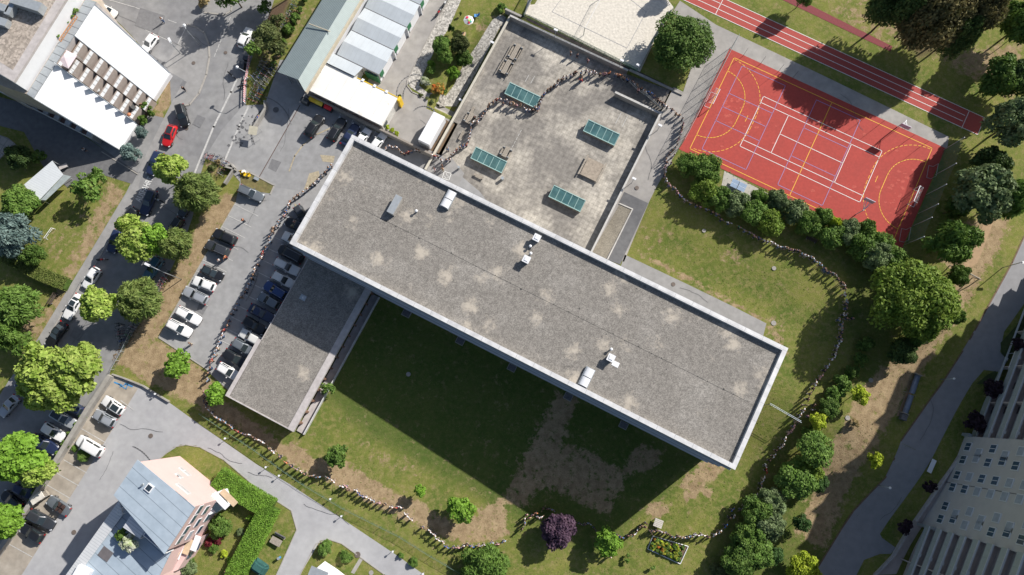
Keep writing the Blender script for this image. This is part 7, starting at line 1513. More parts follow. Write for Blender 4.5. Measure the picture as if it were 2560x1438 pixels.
car(T(1, (855, 105)), T(1, (765, 60)), 'hatch', 'offwhite', 'white car half hidden behind the white roof at the top left', group=GR)
car(T(1, (1070, 390)), T(1, (1165, 262)), 'hatch', 'white', 'white car with its nose behind the white roof edge', group=GR)
car(T(1, (1878, 192)), T(1, (1795, 372)), 'hatch', 'white', 'white car driving up the road beside the olive trees', 'black' if False else None, GR)
car(T(1, (1385, 945)), T(1, (1342, 785)), 'suv', 'black', 'black car at the kerb end in front of the red car', 'rails', GR)
car(T(1, (1235, 1098)), T(1, (1300, 935)), 'hatch', 'red', 'bright red car with black roof on the road', 'glass', GR)
car(T(1, (1115, 1315)), T(1, (1205, 1132)), 'suv', 'navy', 'dark blue car under the upper maple behind the red car', 'rails', GR)
car(T(5, (1070, 172)), T(5, (1150, -15)), 'estate', 'navy', 'dark blue car in the road above the small motorcycle', 'glass', GR)
car(T(5, (925, 240)), T(5, (1022, 128)), 'hatch', 'black', 'black car half under the maple behind the dark blue one', group=GR)
car(T(5, (825, 455)), T(5, (900, 285)), 'suv', 'navy', 'dark blue car half under the second maple at the kerb', group=GR)
car(T(5, (632, 722)), T(5, (735, 570)), 'hatch', 'white', 'white car behind the red motorcycle', group=GR)
car(T(5, (490, 952)), T(5, (600, 768)), 'sedan', 'white', 'white car with black front roof panel under the maple', 'glass', GR)
car(T(5, (350, 1165)), T(5, (490, 970)), 'sedan', 'black', 'black car last in the queue above the big pale maples', 'glass', GR)
car(T(5, (1268, 335)), T(5, (1355, 200)), 'suv', 'black', 'black car with rails in the tree shade opposite the queue', 'rails', GR)
car(T(5, (1350, 180)), T(5, (1430, 60)), 'hatch', 'darkgrey', 'dark car hidden under the feathery tree by the racks', group=GR)
car(T(5, (1090, 655)), T(5, (1205, 488)), 'suv', 'teal', 'teal blue car with roof rails under the maple', 'rails', GR)
def A5(f, r, *a, **k): car(T(5, f), T(5, r), *a, group=GA, **k)
car((658, 497), (597, 470), 'estate', 'grey', 'grey car alone in the bay beside the planted strip', 'rails', GA)
A5((1600, 300), (1768, 375), 'suv', 'black', 'black car with red tail lights at the top of the left row'); A5((1540, 385), (1718, 462), 'suv', 'darkgrey', 'dark grey car directly below the black one with red lights', roof='rails')
A5((1668, 642), (1512, 572), 'hatch', 'black', 'black car above the white hatchback in the left row', roof='glass'); A5((1437, 655), (1615, 722), 'hatch', 'white', 'white hatchback third from the lower end of the row', roof='rails') if False else A5((1440, 655), (1615, 722), 'hatch', 'white', 'white hatchback between the black and the silver car')
A5((1368, 728), (1560, 820), 'estate', 'silver', 'silver estate car in the left row', roof='rails'); A5((1500, 975), (1328, 880), 'estate', 'white', 'white estate car with roof rails, second from the lower end', roof='rails'); A5((1438, 1068), (1252, 972), 'suv', 'white', 'white car in the lowest bay of the left row', roof='rails')
B = [((762, 548), (705+40, 522), 'hatch', 'darkgrey', 'dark car mostly under the school roof corner'), ((712, 550), (768, 575), 'hatch', 'black', 'black car half under the roof corner'), ((706, 586), (760, 612), 'hatch', 'offwhite', 'white car half under the school roof corner'), ((697, 620), (757, 652), 'van', 'black', 'black van with roof rails next to the low wing'), ((749, 682), (686, 652), 'estate', 'offwhite', 'white estate car under the black van'), ((735, 714), (680, 684), 'hatch', 'offwhite', 'white hatchback under the white estate car'), ((660, 709), (718, 744), 'suv', 'blue', 'blue car with roof rails in the wing row'), ((645, 737), (700, 768), 'hatch', 'grey', 'grey car under the blue one'), ((686, 800), (620, 766), 'sedan', 'navy', 'dark blue car under the grey one'), ((665, 832), (606, 796), 'hatch', 'black', 'black car in the middle of the wing row'), ((598, 828), (655, 858), 'hatch', 'offwhite', 'white hatchback lower in the wing row'), ((637, 884), (580, 852), 'hatch', 'grey', 'grey car beside the wing wall edge'), ((618, 914), (560, 880), 'estate', 'black', 'black car with green scooter passenger side'), ((599, 946), (543, 912), 'hatch', 'white', 'white car in the lowest bay of the wing row')]
B[12] = (*B[12][:4], 'black car above the last white car of the wing row')
for k, (f, r, kd, c, lab) in enumerate(B): car(f, r, kd, c, lab, 'rails' if k in (3, 4, 6, 13) else None, GB)
def U2(f, r, *a, **k): car(T(2, f), T(2, r), *a, group=GU, **k)
U2((488, 865), (385, 1022), 'suv', 'black', 'black car leftmost under the lattice wall'); U2((655, 885), (555, 1050), 'estate', 'black', 'black estate car with roof rails under the lattice wall', roof='rails'); U2((755, 930), (655, 1090), 'sedan', 'navy', 'dark blue car partly hidden by the school roof corner'); U2((840, 972), (770, 1080), 'hatch', 'white', 'white car next to the dark blue one at the roof corner'); U2((955, 1010), (880, 1110), 'hatch', 'white', 'white car rightmost of the row at the school roof')
def L9(f, r, kd, c, lab, roof=None, g_=GL): car(T(9, f), T(9, r), kd, c, lab, roof, g_)
L9((762, 112), (930, 222), 'hatch', 'white', 'white car with black glass roof in the lower bays', 'glass'); L9((695, 217), (872, 310), 'hatch', 'silver', 'silver car beside the white one in the lower bays', 'rails')
L9((568, 410), (782, 535), 'van', 'white', 'white van in the lower bays by the round bushes'); L9((352, 862), (525, 975), 'cabrio', 'grey', 'grey open topped car in the lower bays')
L9((415, 1080), (205, 965), 'estate', 'darkgrey', 'dark grey car below the open topped one'); L9((140, 1065), (342, 1180), 'hatch', 'black', 'black car lowest of the lower bays')
L9((575, 325), (375, 205), 'estate', 'silver', 'silver estate car behind the lane wall under the big maple', 'glass', GN); L9((485, 420), (312, 312), 'hatch', 'white', 'white hatchback behind the lane wall', None, GN); L9((430, 515), (238, 400), 'estate', 'navy', 'dark blue car behind the lane wall', 'glass', GN)
L9((500, 150), (610, 215), 'hatch', 'navy', 'dark car peeping out under the big maple', None, GN); L9((0, 245), (130, 98), 'sedan', 'silver', 'silver car driving at the left picture edge', None, GN); L9((0, 815), (172, 945), 'hatch', 'black', 'black car with red tail light behind the lane wall', 'glass', GN)
L9((250, 845), (105, 770), 'hatch', 'navy', 'dark blue car half under the leaves behind the lane wall', None, GN); L9((300, 740), (170, 670), 'hatch', 'grey', 'grey blue car almost hidden by the maple', None, GN); L9((130, -5), (240, 55), 'hatch', 'navy', 'dark car under the left of the big pale maples', None, GN)
for k_, pr in CARS.items():     # the pattern cars themselves are not part of the street
    def rm(tr):
        for c in tr[1]: rm(c)
        bpy.data.objects.remove(tr[0])
    rm(pr['tree'])
# covered cart
q = G(*T(9, (330, 850))); e = empty('covered_cart', (q.x, q.y, q.z+.05), A+math.radians(63), 'small cart with pale canvas roof beside the open topped car', 'cart')
b = MB(); b.box((0, 0, 1.75), (2.3, 1.3, .1)); o = b.build('canvas_roof', mat('cream', (.58, .55, .50), .8), e); bevel(o, .04); b = MB(); b.box((0, 0, .6), (2.4, 1.0, .5)); b.build('body', M_wood2, e); b = MB(); b.box((-.9, 0, 1.0), (.5, .9, .3)); b.build('seat', M_trim, e)
for sx in (-.9, .9):
    for sy in (-.5, .5): b = MB(); b.tube([(sx, sy-.05, .3), (sx, sy+.05, .3)], .3, 12); b.build('wheel', M_tyre, e); b = MB(); b.tube([(sx, sy, .6), (sx, sy, 1.72)], .03, 5); b.build('roof_post', M_steel, e)
# motorcycles and bicycles
def moto(px, py, ang, col, lab):
    q = G(px, py); e = empty('motorcycle', (q.x, q.y, q.z+.05), ang, lab, 'motorcycle', 'motorcycles in the road'); m = mat('moto_'+col, PC.get(col, (.4, .02, .04)), .35)
    for x in (-.68, .70):
        b = MB(); b.tube([(x+.29*math.cos(6.283*i/14), 0, .31+.29*math.sin(6.283*i/14)) for i in range(15)], .055, 6, cap=False); b.build('wheel', M_tyre, e, True)
    b = MB(); b.box((.12, 0, .78), (.62, .32, .26), 0, 0, .7); o = b.build('tank', m, e); bevel(o, .06); b = MB(); b.box((-.48, 0, .80), (.72, .26, .10)); o = b.build('seat', M_trim, e); bevel(o, .03)
    b = MB(); b.box((.05, 0, .48), (.62, .28, .34)); b.build('engine', M_rim, e); b = MB(); b.tube([(.72, .06, .31), (.46, .06, .98)], .035, 5); b.tube([(.72, -.06, .31), (.46, -.06, .98)], .035, 5); b.build('fork', M_rim, e)
    b = MB(); b.tube([(.36, -.38, 1.02), (.46, 0, 1.0), (.36, .38, 1.02)], .022, 5); b.build('handlebar', M_trim, e); b = MB(); b.ball((.62, 0, .86), .11, 8); b.build('headlight', M_lampc, e)
moto(*T(5, (775, 512)), math.radians(5), 'red', 'motorcycle with red tank in front of the white car'); moto(*T(5, (1205, 72)), math.radians(160), 'silver', 'light motorcycle beside the dark blue car under the word on the road')
moto(*T(2, (1368, 110)), math.radians(52), 'red', 'red and white motorcycle on the service lane, lower one'); moto(*T(2, (1415, 40)), math.radians(58), 'white', 'motorcycle on the service lane, upper one at the top edge')
moto(*T(1, (1740, 572)), math.radians(-40), 'black', 'black scooter in the leaf shadow on the road'); moto(*T(1, (1825, 655)), math.radians(20), 'black', 'black scooter beside the striped barriers'); moto(*T(1, (1845, 610)), math.radians(30), 'white', 'pale scooter beside the striped barriers')
for k, p in enumerate(((1850, 450), (1825, 490), (1818, 515))): container_ = None
for (p, lab) in (((1852, 452), 'black covered bin nearest the striped barrier end'), ((1826, 492), 'black covered bin in the middle of three'), ((1822, 520), 'black grey bin lowest of three')):
    q = G(*T(1, p)); e = empty('waste_bin', q, A+.3, lab, 'waste bin', 'black bins beside the footpath'); b = MB(); b.box((0, 0, .5), (.85, .7, .95), 0, 0, 1.08); o = b.build('bin_body', M_trim, e); bevel(o, .05); b = MB(); b.box((0, 0, 1.02), (.95, .8, .1)); o = b.build('lid', mat('bin_lid', (.06, .065, .075), .5), e); bevel(o, .04)
bk = {}
def bike_proto():
    e = bpy.data.objects.new('bicycle', None); COL.objects.link(e)
    for x in (-.52, .52):
        b = MB(); b.tube([(x+.33*math.cos(6.283*i/14), 0, .34+.33*math.sin(6.283*i/14)) for i in range(15)], .022, 4, cap=False); w_ = b.build('wheel', M_tyre, e)
    b = MB(); b.tube([(-.52, 0, .34), (-.15, 0, .80), (.40, 0, .85), (-.05, 0, .30), (-.52, 0, .34)], .022, 5); b.tube([(.52, 0, .34), (.38, 0, 1.0)], .022, 5); b.tube([(-.05, 0, .30), (-.18, 0, .92)], .02, 5); b.build('frame', mat('bike_black', (.03, .03, .035), .4), e)
    b = MB(); b.box((-.2, 0, .94), (.26, .15, .06)); b.build('saddle', M_trim, e); b = MB(); b.tube([(.30, -.28, 1.02), (.38, 0, 1.0), (.30, .28, 1.02)], .016, 4); b.build('handlebar', M_rim, e); return e
bp_ = bike_proto(); bt = snap(bp_); brg = random.Random(21)
BCOL = [('red', (.40, .03, .03)), ('white', (.6, .6, .6)), ('black', (.03, .03, .035)), ('blue', (.03, .10, .35)), ('pink', (.5, .22, .22)), ('green', (.05, .22, .10)), ('silver', (.4, .4, .42))]
first = True
def bike(px, py, ang, k, where, grp):
    c = BCOL[k % len(BCOL)]; q = G(px, py); r = copy_tree2(bt); r.location = (q.x, q.y, q.z+.05); r.rotation_euler = (brg.uniform(-.15, .15), 0, ang+brg.uniform(-.35, .35))
    for ch in CH[r.name]:
        if ch.name.startswith('frame'): ch.material_slots[0].link = 'OBJECT'; ch.material_slots[0].material = mat('bike_'+c[0], c[1], .4)
    tag(r, '%s bicycle in the row %s' % (c[0], where), 'bicycle', '%s %s' % (c[0], grp))
def bike_line(pts, n, rows, where, grp, spread=1.0):
    P_ = [Vector((*p, 0)) for p in pts]; seg = [(P_[i+1]-P_[i]).length for i in range(len(P_)-1)]; tot = sum(seg)
    for k in range(n):
        s = (k+.5)/n*tot; i = 0
        while s > seg[i] and i < len(seg)-1: s -= seg[i]; i += 1
        p = P_[i].lerp(P_[i+1], s/seg[i]); d = (P_[i+1]-P_[i]).normalized(); nn = Vector((-d.y, d.x, 0))
        for r in range(rows): off = (r-(rows-1)/2)*15*spread; p2 = p+nn*(off+brg.uniform(-2.5, 2.5)); bike(p2.x, p2.y, math.atan2(-nn.y, nn.x), brg.randrange(7), where, grp)
bike_line(T(1, (2060, 470), (1960, 640), (1900, 770)), 26, 2, 'on the footpath between barriers and embankment', 'bicycles on the footpath', 1.0)
bike_line([(668, 150), (652, 180), (632, 210)], 12, 1, 'higher up the embankment footpath', 'bicycles on the upper footpath')
bike_line([(742, 5), (722, 50), (706, 85)], 16, 1, 'beside the stone wall at the top edge', 'bicycles by the stone wall')
bike_line([(515, 395), (540, 397), (560, 408)], 9, 1, 'at the upper edge of the planted median', 'bicycles on the median')
bike_line([(572, 405), (560, 425), (550, 440)], 8, 1, 'beside the grey gate wall', 'bicycles by the gate wall')
bike_line([(430, 678), (412, 700), (398, 722)], 12, 1, 'in the shade beside the flat headed street lamp', 'bicycles by the flat street lamp')
bike_line(T(5, (905, 985), (915, 1080), (930, 1140)), 12, 1, 'leaning at the left rail above the stone wall', 'bicycles at the left rail')
bike_line(T(5, (1030, 970), (990, 1040), (965, 1090)), 12, 1, 'leaning at the right rail above the stone wall', 'bicycles at the right rail')
def rmt(tr):
    for c in tr[1]: rmt(c)
    bpy.data.objects.remove(tr[0])
rmt(bt)
# painted word on the road
cu = bpy.data.curves.new('txt', 'FONT'); cu.body = 'AUSFAHRT'; cu.size = 1.0; cu.align_x = 'CENTER'; cu.align_y = 'CENTER'; tmp = bpy.data.objects.new('txt', cu); COL.objects.link(tmp); bpy.context.view_layer.update()
me = bpy.data.meshes.new_from_object(tmp.evaluated_get(bpy.context.evaluated_depsgraph_get())); bpy.data.objects.remove(tmp)
x0 = G(345, 504); x1 = G(378, 444); L_ = (x1-x0).length; ang = math.atan2(x1.y-x0.y, x1.x-x0.x); w0 = max(v.co.x for v in me.vertices)-min(v.co.x for v in me.vertices)
o = bpy.data.objects.new('road_lettering', me); COL.objects.link(o); me.materials.append(M_wline); o.location = ((x0+x1)/2).to_3d()+Vector((0, 0, .05)); o.rotation_euler = (0, 0, ang); o.scale = (L_/w0, 1.7, 1); o['kind'] = 'structure'
# ================================================================== people
SKIN = mat('skin', (.42, .25, .18), .6, .05, 3)
def person_mesh(name, joints, edges, m):
    """one continuous skinned surface from joints {name: (co, radius)}"""
    ks = list(joints); me = bpy.data.meshes.new(name); me.from_pydata([joints[k][0] for k in ks], [(ks.index(a), ks.index(b)) for a, b in edges], [])
    o = bpy.data.objects.new(name, me); COL.objects.link(o); md = o.modifiers.new('s', 'SKIN'); md.use_smooth_shade = True; md.branch_smoothing = .6
    for i, k in enumerate(ks):
        r = joints[k][1]; r = (r, r) if not isinstance(r, tuple) else r; me.skin_vertices[0].data[i].radius = r
    me.skin_vertices[0].data[0].use_root = True
    bpy.context.view_layer.update(); ev = o.evaluated_get(bpy.context.evaluated_depsgraph_get()); out = bpy.data.meshes.new_from_object(ev); bpy.data.objects.remove(o)
    out.name = name; out.materials.clear(); out.materials.append(m); out.polygons.foreach_set('use_smooth', [True]*len(out.polygons)); return out
def person_proto(pose, shorts, stride, sleeve=.95):
    V3 = lambda x, y, z: (x, y, z); J = {}; E_ = []
    J['pelvis'] = (V3(0, 0, .95), (.115, .15)); J['waist'] = (V3(0, 0, 1.10), (.10, .13)); J['chest'] = (V3(.01, 0, 1.32), (.115, .16)); J['neck'] = (V3(.01, 0, 1.50), .055); J['head0'] = (V3(.025, 0, 1.60), .085); J['head1'] = (V3(.02, 0, 1.70), .088)
    E_ += [('pelvis', 'waist'), ('waist', 'chest'), ('chest', 'neck'), ('neck', 'head0'), ('head0', 'head1')]
    ang = dict(link=(24, 24), wide=(50, 50), side=(9, 9), one=(55, 22), up=(15, 45))[pose]
    for s, a in ((1, ang[0]), (-1, ang[1])):
        n = 'L' if s > 0 else 'R'; ra = math.radians(a); d = Vector((.05, s*math.sin(ra), -math.cos(ra))).normalized(); sh = Vector((0, s*.19, 1.42)); el = sh+d*.28; rb = math.radians(a+(8 if a > 30 else -3)); d2 = Vector((.16, s*math.sin(rb), -math.cos(rb))).normalized(); wr = el+d2*.25
        J['sh'+n] = (tuple(sh), .058); J['el'+n] = (tuple(el), .042); J['wr'+n] = (tuple(wr), .029); J['pm'+n] = (tuple(wr+d2*.06), (.020, .036)); E_ += [('chest', 'sh'+n), ('sh'+n, 'el'+n), ('el'+n, 'wr'+n), ('wr'+n, 'pm'+n)]
        side = Vector((1, 0, 0)); tip = wr+d2*.07
        for k, (o_, ln) in enumerate(((-.027, .075), (-.009, .085), (.009, .08), (.027, .062))):
            b0 = tip+side*o_+d2*.015; J['f%d%s' % (k, n)] = (tuple(b0), .0095); J['g%d%s' % (k, n)] = (tuple(b0+d2*ln*.7+Vector((0, -s*.012, -.01))), .008); E_ += [('pm'+n, 'f%d%s' % (k, n)), ('f%d%s' % (k, n), 'g%d%s' % (k, n))]
        t0 = wr+d2*.02+side*.035; J['th'+n] = (tuple(t0), .011); J['tt'+n] = (tuple(t0+d2*.045+side*.02), .009); E_ += [('wr'+n, 'th'+n), ('th'+n, 'tt'+n)]
        fx = s*stride; J['hip'+n] = (V3(0, s*.09, .90), .095); J['kn'+n] = (V3(.03+fx*.5, s*.10, .50), .062); J['an'+n] = (V3(fx, s*.11, .09), .042); J['toe'+n] = (V3(fx+.14, s*.12, .035), (.035, .045)); E_ += [('pelvis', 'hip'+n), ('hip'+n, 'kn'+n), ('kn'+n, 'an'+n), ('an'+n, 'toe'+n)]
    body = person_mesh('person_body', J, E_, SKIN)
    gr = lambda k, f: (J[k][0], tuple(x*f for x in J[k][1]) if isinstance(J[k][1], tuple) else J[k][1]*f)
    T_ = {'waist': gr('waist', 1.14), 'pelvis': (V3(0, 0, 1.0), (.135, .165)), 'chest': gr('chest', 1.28)}; TE = [('waist', 'pelvis'), ('waist', 'chest')]
    for n in 'LR': sl_ = Vector(J['sh'+n][0]).lerp(Vector(J['el'+n][0]), sleeve); T_['sh'+n] = gr('sh'+n, 1.45); T_['sl'+n] = (tuple(sl_), .072); TE += [('chest', 'sh'+n), ('sh'+n, 'sl'+n)]
    for n in ('LR' if sleeve > 1 else ''): T_['sl'+n] = gr('el'+n, 1.35); T_['cu'+n] = gr('wr'+n, 1.45); TE.append(('sl'+n, 'cu'+n))
    top = person_mesh('shirt', T_, TE, mat('cloth_base', (.6, .6, .6), .85, .05, 4))
    B_ = {'pelvis': (V3(0, 0, .97), (.125, .16))}; BE = []
    for n in 'LR':
        B_['hip'+n] = gr('hip'+n, 1.12); kn = Vector(J['kn'+n][0]); an = Vector(J['an'+n][0]); BE.append(('pelvis', 'hip'+n))
        B_['kn'+n] = (tuple(kn+Vector((0, 0, .03 if shorts else 0))), .082); BE.append(('hip'+n, 'kn'+n))
        if not shorts: B_['an'+n] = (tuple(an+Vector((0, 0, .03))), .062); BE.append(('kn'+n, 'an'+n))
    bot = person_mesh('trousers', B_, BE, mat('cloth_base', (.6, .6, .6)))
    e = bpy.data.objects.new('person', None); COL.objects.link(e)
    # face and ears belong to the body mesh
    f = MB(); f.ball((.105, 0, 1.655), .018, 6); f.ball((.02, .09, 1.655), .022, 6); f.ball((.02, -.09, 1.655), .022, 6)
    bm = bmesh.new(); bm.from_mesh(body); tmp = f.mesh('t', SKIN); bm.from_mesh(tmp); bm.to_mesh(body); bm.free()
    o = bpy.data.objects.new('person_body', body); COL.objects.link(o); o.parent = e
    o = bpy.data.objects.new('shirt', top); COL.objects.link(o); o.parent = e
    o = bpy.data.objects.new('shorts' if shorts else 'trousers', bot); COL.objects.link(o); o.parent = e
    h = MB(); n = 10; i0 = 0
    for a_ in range(5):
        ph = a_*.42
        for j in range(n): th = 6.283*j/n; back = .012 if math.cos(th) < .2 else 0; h.v.append((.012+(.098+back)*math.sin(ph)*math.cos(th), (.100+back)*math.sin(ph)*math.sin(th), 1.675+.118*math.cos(ph)-(.10 if (a_ == 4 and math.cos(th) < .3) else 0)))
    for a_ in range(4):
        for j in range(n): j2 = (j+1) % n; h.f.append((a_*n+j, (a_+1)*n+j, (a_+1)*n+j2, a_*n+j2)); h.mi.append(0)
    h.build('hair', mat('hair_brown', (.05, .03, .018), .6, .1, 5), e, True)
    h = MB()
    for n in 'LR': p = J['an'+n][0]; h.box((p[0]+.06, p[1], .04), (.27, .095, .075))
    h.build('shoes', mat('shoe_white', (.5, .5, .5), .7), e)
    for y in (-.033, .033): b = MB(); b.ball((.103, y, 1.675), .011, 6); b.build('eye', mat('eye_dark', (.02, .015, .01), .3), e)
    b = MB(); b.box((.108, 0, 1.612), (.012, .045, .009)); b.build('mouth', mat('lips', (.30, .10, .09), .5), e)
    return e
PP = [person_proto(p, s, st_) for p, s, st_ in (('link', False, .04), ('link', True, -.05), ('wide', False, .03), ('wide', True, .06), ('one', False, -.04), ('side', False, .12), ('side', True, .05), ('up', False, .03), ('link', False, -.08))]
PP[0] = person_proto('link', False, .04, 1.2) if False else PP[0]
PP += [person_proto('link', False, .03, 1.5), person_proto('wide', False, -.04, 1.5)]
PT = [snap(p) for p in PP]
TOPC = dict(w=('white', (.80, .80, .82)), k=('black', (.025, .025, .03)), r=('red', (.50, .03, .03)), b=('blue', (.04, .14, .42)), l=('light blue', (.30, .45, .60)), p=('pink', (.62, .36, .42)), g=('grey', (.28, .29, .31)), o=('orange', (.60, .20, .07)), n=('navy', (.03, .04, .10)), t=('tan', (.50, .38, .26)), e=('green', (.06, .30, .20)))
BOTC = [('dark', (.03, .035, .05)), ('jeans blue', (.06, .10, .20)), ('beige', (.40, .33, .24)), ('black', (.02, .02, .022)), ('pale', (.48, .50, .52))]
HAIRC = [(.05, .03, .018), (.10, .055, .028), (.22, .14, .06), (.015, .012, .010), (.07, .035, .02)]
prg = random.Random(77)
def put_person(px, py, ang, top, lab, group=None, pose=None, bot=None, hz=1.35):
    q = G(px, py, hz); k = pose if pose is not None else prg.choice([0, 0, 1, 1, 2, 3, 4, 8, 0, 1, 5, 7])
    r = copy_tree2(PT[k]); r.location = (q.x, q.y, surf(q.x, q.y)+.055); r.rotation_euler = (0, 0, ang); s = prg.uniform(.90, 1.04); r.scale = (s, s, s)
    bi = bot if bot is not None else prg.choice([0, 0, 0, 1, 1, 2, 3, 3]); hc = prg.randrange(5)
    for ch in CH[r.name]:
        nm = ch.name.split('.')[0]
        if nm == 'shirt': ch.material_slots[0].link = 'OBJECT'; ch.material_slots[0].material = mat('shirt_'+TOPC[top][0].replace(' ', '_'), TOPC[top][1], .85, .05, 4)
        elif nm in ('trousers', 'shorts'): ch.material_slots[0].link = 'OBJECT'; ch.material_slots[0].material = mat('cloth_'+BOTC[bi][0].replace(' ', '_'), BOTC[bi][1], .85, .05, 4)
        elif nm == 'hair': ch.material_slots[0].link = 'OBJECT'; ch.material_slots[0].material = mat('hair_%d' % hc, HAIRC[hc], .6, .1, 5)
    tag(r, lab.replace('{b}', BOTC[bi][0]), 'person', group); return r
ORD = ['first', 'second', 'third', 'fourth', 'fifth', 'sixth', 'seventh', 'eighth', 'ninth', 'tenth', 'eleventh', 'twelfth', 'thirteenth', 'fourteenth', 'fifteenth', 'sixteenth', 'seventeenth', 'eighteenth', 'nineteenth', 'twentieth']
ORD += ['twenty-'+w_ for w_ in ORD[:9]]+['thirtieth']+['thirty-'+w_ for w_ in ORD[:9]]
ALLG = 'people of the long human chain round the school'
def chain(n, pts, where, default='wwkwwgwnwkwpwlkb'):
    cnt = {}; full = [t(n, (p[0], p[1])) for p in pts]
    for i, p in enumerate(full):
        a = full[max(0, i-1)]; c = full[min(len(full)-1, i+1)]; dx, dy = c[0]-a[0], -(c[1]-a[1]); ang = math.atan2(dy, dx)+math.pi/2*(1 if sum(map(ord, where)) % 2 else -1)+prg.uniform(-.35, .35)
        top = pts[i][2] if len(pts[i]) > 2 else prg.choice(default); k = cnt.get(top, 0); cnt[top] = k+1; c_ = TOPC[top][0]
        d = math.hypot(c[0]-a[0], c[1]-a[1])/(2 if 0 < i < len(full)-1 else 1); pose = prg.choice([2, 3, 10, 4]) if d > 12 else (prg.choice([0, 1, 8, 4, 9, 9]) if d > 7 else prg.choice([5, 6, 9, 1]))
        put_person(p[0], p[1], ang, top, '%s %s shirted person, {b} trousers, %s' % (ORD[k], c_, where), ALLG, pose)
chain(2, [(560, 1235), (540, 1255, 'l'), (515, 1290, 'k'), (490, 1310), (460, 1345), (430, 1375), (405, 1390, 'k'), (380, 1415)], 'down from the school roof corner')
chain(6, [(350, 0), (310, 25, 'k'), (280, 45, 't'), (250, 70, 'o'), (240, 100), (220, 150), (205, 180, 'p'), (165, 225), (150, 255), (125, 270, 't'), (120, 295, 't'), (95, 335, 'k'), (100, 365), (70, 415), (45, 455, 'r'), (35, 495), (10, 545, 'k')], 'counted down the car park top')
chain(5, [(1905, 580), (1895, 620, 'k'), (1885, 650, 'k'), (1862, 690), (1845, 725), (1835, 750, 'k'), (1805, 790, 'k'), (1775, 840, 'l'), (1755, 880), (1730, 915, 'g'), (1710, 965, 'k'), (1700, 1000, 'k'), (1670, 1035, 'r'), (1660, 1075), (1640, 1125), (1625, 1170), (1605, 1220), (1580, 1265, 'r'), (1570, 1315), (1555, 1355), (1550, 1405)], 'counted down between the car rows')
chain(9, [(1525, 70), (1528, 110, 'k'), (1535, 150, 'n'), (1550, 190), (1575, 215), (1610, 255), (1640, 270, 'l'), (1680, 290), (1715, 315), (1730, 330), (1775, 360, 'r'), (1805, 375), (1850, 385), (1890, 405)], 'counted down past the low wing')
chain(10, [(5, 425), (40, 440), (95, 490, 'k'), (125, 515), (175, 550), (220, 595, 'o'), (260, 620), (300, 645), (335, 665), (360, 680), (400, 700, 'k'), (420, 695), (465, 705, 'l'), (535, 710), (575, 735), (640, 775), (670, 775, 'p'), (685, 800), (745, 805), (765, 830, 'b'), (790, 850, 'b'), (815, 855), (850, 870), (875, 885), (915, 900), (960, 912)], 'counted right along the dry lawn')
chain(10, [(1010, 930), (1045, 935, 'r'), (1075, 930), (1125, 990), (1160, 1025), (1245, 1085), (1300, 1110), (1335, 1140), (1360, 1175), (1400, 1195), (1425, 1230, 'b'), (1475, 1235), (1510, 1235), (1550, 1225), (1580, 1215, 'k'), (1615, 1225), (1665, 1220), (1705, 1215), (1740, 1215), (1765, 1200), (1805, 1210, 'p'), (1855, 1190, 'l')], 'counted right round the lower curve')
chain(11, [(75, 1095, 'k'), (95, 1060), (95, 1025), (110, 990, 'p'), (130, 1010, 't'), (155, 990), (180, 975, 'o'), (195, 1005), (215, 1010), (235, 940, 'k'), (265, 945, 'k'), (285, 945), (310, 955, 'l')], 'counted right before the purple tree')
chain(11, [(480, 1045), (510, 1055), (545, 1060), (580, 1055, 'l'), (620, 1090, 'n')], 'between purple and green tree', 'gnk')
chain(11, [(790, 1140), (820, 1155), (870, 1145, 'k'), (910, 1140), (935, 1110), (955, 1080), (975, 1070), (1000, 1080), (1008, 1052, 'k'), (1035, 1110), (1060, 1110), (1085, 1105), (1110, 1110), (1135, 1120), (1160, 1125), (1185, 1140), (1210, 1155), (1245, 1150), (1265, 1155), (1290, 1160), (1320, 1155), (1350, 1150)], 'counted right above the flower bed')
chain(11, [(1385, 1140), (1430, 1140), (1475, 1155), (1520, 1140), (1560, 1115), (1605, 1070), (1635, 1010, 'k'), (1668, 1000), (1655, 950, 'b'), (1720, 950), (1745, 925), (1785, 910), (1815, 885), (1830, 845), (1865, 795), (1870, 755, 'g'), (1890, 720), (1910, 655, 'r'), (1905, 620)], 'counted right past the flower bed')
chain(12, [(20, 580), (50, 545), (70, 505), (100, 485), (120, 465), (130, 420), (165, 370, 'p'), (180, 360, 'p'), (200, 325, 'p'), (225, 290, 'k'), (245, 240), (270, 205), (285, 165, 'k'), (345, 200), (350, 165, 'k'), (310, 250), (305, 120, 'k'), (320, 80, 'k'), (345, 40, 'k'), (360, 5)], 'counted up by the lower right hedge')
chain(8, [(385, 1405, 'k'), (405, 1380, 'p'), (430, 1335, 'k'), (455, 1305), (490, 1250), (510, 1215), (520, 1180), (530, 1150), (555, 1110), (545, 1085), (560, 1050, 'n'), (560, 1020), (560, 990), (595, 945, 'k'), (540, 955), (595, 915), (575, 915), (595, 870, 'n'), (590, 840, 'n'), (595, 815, 'l'), (580, 765), (580, 720, 'k')], 'counted up the right lawn side', 'wwgnw')
chain(8, [(570, 690), (560, 680, 'k'), (530, 650, 'k'), (505, 615), (470, 600, 'n'), (440, 590, 'k'), (430, 575, 'n'), (395, 540, 'l'), (360, 515, 'l'), (335, 490), (290, 475), (265, 465), (240, 440, 'k'), (210, 435, 'n'), (180, 430, 'p'), (145, 415, 't'), (120, 410), (85, 405), (45, 380), (10, 370)], 'counted left under the hedge', 'wwlgw')
